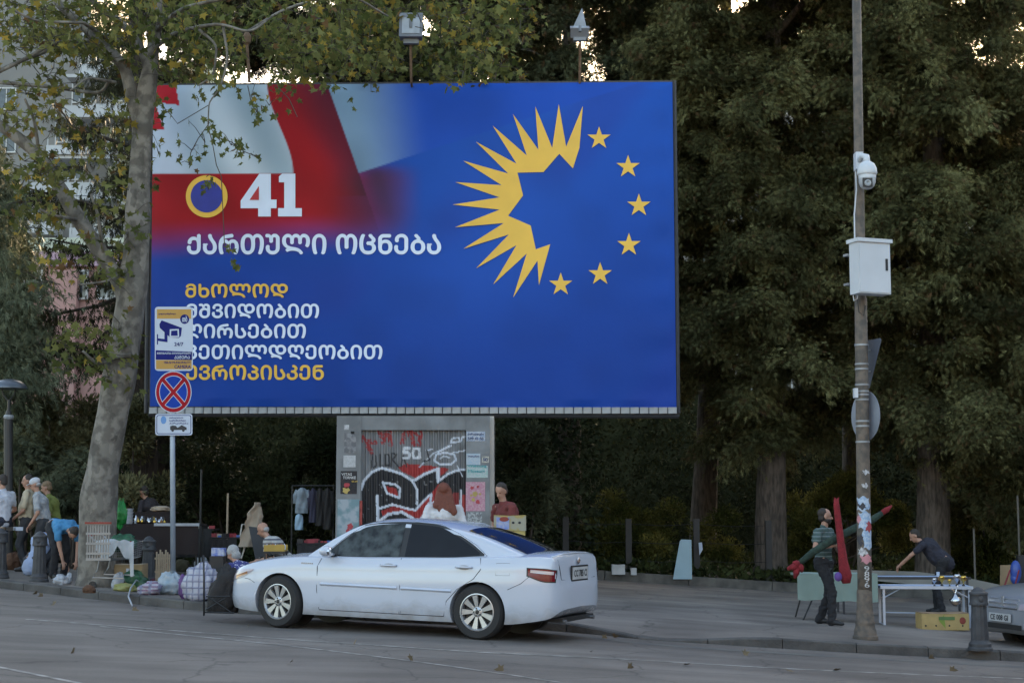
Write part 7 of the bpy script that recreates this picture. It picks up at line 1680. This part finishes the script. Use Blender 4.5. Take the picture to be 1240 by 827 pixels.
# pushchair frame with beige coat, black chair, yellow tray
t = thing('hand_cart', 'pale tubular hand cart draped with a beige coat left of the bald man', 'cart', ground_at(300, 704)); YQ = 26.8; t.location = (At(300, 690, YQ).x, YQ, g(At(300, 690, YQ).x)+PV)
AQ = lambda px, py, dy=0: At(px, py, YQ-dy); tubm = mat('pale_tube', (.40, .38, .34), .5)
b = MB(); b.tube([AQ(296, 664), AQ(291, 648), AQ(293, 635), AQ(302, 634), AQ(303, 648), AQ(302, 662)], .014, 6); b.build('handle_loop', tubm, t, world=True, smooth=True)
for x_ in (290, 312): b = MB(); p = AQ(x_, 680); p.z = t.location.z+.09; b.lathe([(.03, -.015), (.09, -.015), (.09, .015), (.03, .015)], p, 16, 'y'); b.build('wheel', tyre_m, t, world=True)
b = MB(); b.tube([AQ(292, 676), AQ(296, 664), AQ(309, 612)], .014, 6); b.build('frame', tubm, t, world=True); b = MB(); b.tube([AQ(314, 676), AQ(311, 640), AQ(309, 612)], .014, 6); b.build('frame', tubm, t, world=True)
b = MB()
def coat(u, v):
    y = 608+v*54; l = np.interp(v, [0, .12, .5, 1], [308, 304, 296, 288]); r_ = np.interp(v, [0, .12, .5, 1], [313, 316, 314, 306]); p = AQ(l+(r_-l)*u, y, .10+.05*math.sin(u*7+v*5)+.06*math.sin(u*3.1)); p.x += .05*mn.noise(Vector((v*6, u*2, 0)))+(.10*u*v if v > .3 else 0); return p
b.grid(14, 20, coat); b.grid(14, 20, lambda u, v: coat(1-u, v)+Vector((0, .12, 0))); o = b.build('coat', mat('beige_coat', (.27, .22, .17), .9, bump=.5, bscale=14), smooth=True); tag(o, 'beige coat draped over the pale tubular hand cart', 'coat')
t = thing('camp_chair', 'dark fabric camp chair with tall back between the beige coat and the yellow tray', 'chair', (AQ(316, 690).x, 26.2, g(AQ(316, 690).x)+PV)); A2 = lambda px, py, dy=0: At(px, py, 26.2-dy)
b = MB(); b.prism([(301, 637), (317, 639), (329, 672), (309, 676)], lambda u, v, w_: A2(u, v, w_+(v-637)*.004), .03); b.build('backrest', mat('charcoal_canvas', (.03, .032, .036), .8, bump=.3), t, world=True)
b = MB(); b.prism([(309, 676), (331, 674), (336, 682), (312, 684)], lambda u, v, w_: A2(u, v, w_), .35); b.build('seat', mat('charcoal_canvas', (0, 0, 0)), t, world=True)
for x_ in (310, 332): 
    for dy in (.0, .33): b = MB(); q = A2(x_, 682, dy); b.tube([q, (q.x+.03, q.y, t.location.z)], .012, 5); b.build('leg', dark_p, t, world=True)
ty = thing('goods_tray', 'shallow yellow tray of small goods on a dark stand before the bald man', 'tray', (At(334, 665, 25.2).x, 25.2, At(334, 667, 25.2).z)); k_ = sc(25.2); b = MB()
ym = mat('yellow_tray', (.34, .22, .04), .6); b.box((0, 0, .01), (25/k_, .34, .02)); b.build('tray_base', ym, ty)
for sy in (-.165, .165): b = MB(); b.box((0, sy, .06), (25/k_, .012, .08)); b.build('tray_side', ym, ty)
for i in range(7): b = MB(); p = ty.location+Vector((-.14+.045*i, rnd.uniform(-.1, .1), .021)); b.lathe([(.018, 0), (.02, .06), (.008, .08), (.001, .1)], p, 8); tag(b.build('small_bottle', [s_w, card_l, mat('orange_bit', (.4, .12, .04), .6)][i % 3]), 'small bottle or tube standing in the yellow tray before the bald man', 'bottle', 'bottles in the yellow tray')
st_ = thing('stand', 'dark stand under the yellow tray before the bald man', 'stand', (ty.location.x, 25.2, g(ty.location.x)+PV)); hs = ty.location.z-st_.location.z; b = MB(); b.box((0, 0, hs-.02), (.36, .34, .036)); b.build('shelf', dark_p, st_)
for sx in (-1, 1):
    for sy in (-1, 1): b = MB(); b.box((sx*.15, sy*.14, (hs-.04)/2), (.025, .025, hs-.04)); b.build('leg', dark_p, st_)
b = MB(); seat = At(356, 690, 25.7); b.box((seat.x, 25.75, g(seat.x)+PV+.22), (.4, .36, .44)); tag(b.build('crate_seat', card), 'crate the bald man in the striped t-shirt sits on', 'crate')
seat = ground_at(293, 722); tag(MB().box((At(296, 700, 22.3).x, 22.5, g(-3.8)+PV+.15), (.36, .3, .30)).build('low_stool', darkcl), 'low dark stool under the grey haired woman', 'stool')
# goods spread on the ground
cols = [s_w, card_l, dark_p, mat('blue_bit', (.06, .12, .35), .6), mat('red_bit', (.25, .03, .04), .6), mat('cream_bit', (.40, .36, .28), .7), mat('orange_bit', (0, 0, 0)), mat('green_bit', (.04, .14, .07), .6), pl_lb]
cn = ['white', 'pale brown', 'black', 'blue', 'red', 'cream', 'orange', 'green', 'pale blue']
for i in range(74):
    px_ = rnd.uniform(205, 395) if i % 3 else rnd.uniform(196, 262); py_ = rnd.uniform(670, 690) if px_ < 285 else rnd.uniform(662, 676); k = rnd.randrange(4); ci = rnd.randrange(len(cols)); b = MB()
    a = ground_at(px_, py_); r_ = rnd.uniform(.035, .085)
    if k == 0: b.box((a.x, a.y, a.z+r_*.6), (r_*2, r_*1.6, r_*1.2), rot=(0, 0, rnd.uniform(0, 3))); nm = 'small_box'
    elif k == 1: b.lathe([(r_*.5, 0), (r_*.62, r_*1.6), (r_*.56, r_*1.6), (r_*.4, .01), (.001, .01)], a, 10); nm = 'cup'
    elif k == 2: q = blob((0, 0, r_*.5), (r_*1.1, r_*.9, r_*.7), i, .3, 12, 8); b.add([Vector(v)+a for v in q.v], q.f); nm = 'crumpled_bag'
    else: b.ell(a+Vector((0, 0, .035)), (.05, .12, .035), Matrix.Rotation(rnd.uniform(0, 3), 3, 'Z')); b.ell(a+Vector((.0, .03, .06)), (.035, .05, .04)); nm = 'shoe'
    tag(b.build(nm, cols[ci], smooth=k > 0), '%s %s among the second-hand goods spread on the ground behind the bollards' % (cn[ci], nm.replace('_', ' ')), nm.replace('_', ' ').replace('small ', ''), 'second-hand goods on the ground: ' + nm.replace('_', ' '))
blu = crate_box('box', 'blue and white printed box on the dark bundle by the grey haired woman', 'box', 256, 664, 271, 673, 23.4, .2, mat('blue_white_print', (.05, .10, .40), .6, col2=(.42, .44, .50), scale=14))
b = MB(); q = At(262, 690, 23.4); zt = At(262, 673, 23.4).z; tag(b.box((q.x, 23.5, (zt+g(q.x)+PV)/2-.002), (.2, .22, zt-g(q.x)-PV-.006)).build('dark_box', dark_p), 'dark upright box carrying the blue and white printed box', 'box')
# sticks with hanging bits
for x_, y0 in ((244, 568), (276, 597)):
    a = At(x_, y0, 29.6); b = MB(); b.tube([(a.x, 29.6, g(a.x)+PV), a], .02, 6); tag(b.build('stick', wood if x_ > 250 else dark_p), ('pale wooden stick' if x_ > 250 else 'thin dark stick')+' standing upright among the stalls', 'stick')
# dark stalls between
for k_, (x0, x1, top_, Y) in enumerate(((205, 262, 640, 30.4), (258, 292, 650, 29.2), (362, 402, 657, 27.8))):
    tt, cc_, L_, hh = plain_table('stall_table', ['dark stall table behind the sticks left of the beige coat', 'low dark stall table beside the hand cart', 'low stall table with red and blue goods beyond the bonnet'][k_], x0, x1, Y, top_, mat('black_cloth', (0, 0, 0)), mat('black_cloth', (0, 0, 0)))
    for i in range(9):
        p = Vector((tt.location.x+(-.42+.105*i)*L_, Y+rnd.uniform(-.25, .2), tt.location.z+hh)); r_ = rnd.uniform(.03, .07); b = MB(); b.box(p+Vector((0, 0, r_*.5+.001)), (r_*1.8, r_*1.6, r_), rot=(0, 0, rnd.uniform(0, 3))); ci = rnd.choice([2, 2, 4, 3, 2, 5]) if k_ < 2 else rnd.choice([4, 3, 2, 4])
        tag(b.build('small_box', cols[ci]), '%s trinket box on the %s stall table' % (cn[ci], ['rear', 'low', 'bonnet side'][k_]), 'box', 'trinkets on the %s stall table' % ['rear', 'low', 'bonnet side'][k_])
# ------------------------------------------------------------------ the stuffed toys in the man's arms
man = P12.location; YT = man.y-.28
AT = lambda px, py, dy=0: At(px, py, YT-dy)
felt_g = mat('green_plush', (.022, .040, .030), .95, var=.3, scale=20, bump=.6, bscale=50); felt_r = mat('red_plush', (.19, .014, .020), .95, var=.2, scale=20, bump=.6, bscale=50)
t = thing('plush_toy', 'long dark green stuffed toy with red claws held diagonally by the bearded man', 'toy', AT(1010, 655))
b = MB(); b.tube([AT(968, 682, .05), AT(985, 668, .08), AT(1004, 656, .06), AT(1030, 642, -.02), AT(1058, 628, -.10), AT(1068, 621, -.12)], [.045, .055, .06, .06, .055, .04], 14); b.build('arm_tube', felt_g, t, world=True, smooth=True)
for (x_, y_, dx_, dy_) in ((968, 683, -7, -2), (967, 684, -12, 4), (966, 686, -3, 12), (968, 683, 3, 8)): b = MB(); b.tube([AT(x_, y_, .05), AT(x_+dx_*.6, y_+dy_*.6, .09), AT(x_+dx_*1.15, y_+dy_*1.15, .07)], [.045, .05, .02], 10); b.build('red_claw', felt_r, t, world=True, smooth=True)
b = MB(); b.tube([AT(1068, 621, -.12), AT(1074, 617, -.12), AT(1080, 612, -.12)], [.04, .045, .01], 10); b.build('red_claw', felt_r, t, world=True, smooth=True)
t = thing('plush_toy', 'long red stuffed toy held upright, its thick end down, by the bearded man', 'toy', AT(1020, 700))
b = MB(); b.tube([AT(1012.5, 604, .16), AT(1013, 612, .16), AT(1015, 630, .15), AT(1018, 655, .15), AT(1021, 680, .16), AT(1024, 697, .17), AT(1025, 706, .17)], [.035, .045, .05, .055, .07, .095, .06], 14); b.build('leg_tube', felt_r, t, world=True, smooth=True)
b = MB(); b.ell(AT(1015, 698, .22), (.06, .05, .07), n=12); b.build('purple_tuft', mat('purple_plush', (.12, .06, .25), .95), t, world=True, smooth=True)
for s_ in (-1, 1): b = MB(); b.tube([AT(1013, 606, .16), AT(1013+s_*3, 602, .16)], [.02, .006], 6); b.build('top_tassel', felt_r, t, world=True)
# ------------------------------------------------------------------ litter
lit = mat('fallen_leaf', (.10, .075, .045), .9, col2=(.15, .11, .06)); 
for i, (px_, py_) in enumerate([(45, 719), (52, 722), (160, 739), (66, 733), (742, 771), (735, 773), (828, 806), (760, 809), (717, 789), (500, 800), (900, 793), (1125, 797), (1010, 812), (430, 780), (300, 760), (1150, 812), (610, 812), (350, 805), (90, 790), (810, 770), (870, 772), (960, 815)]):
    p = G(px_, py_); V, F_ = palms(np.zeros((1, 3)), np.array([[1., 0, 0]]), np.array([.10])); o = npmesh('fallen_leaf', V, F_, lit); o.location = p+Vector((0, 0, .018)); o.rotation_euler = (rnd.uniform(-.4, .4), rnd.uniform(-.3, .3), rnd.uniform(0, 6)); tag(o, 'dry curled leaf lying on the road', 'leaf', 'dry leaves on the road')
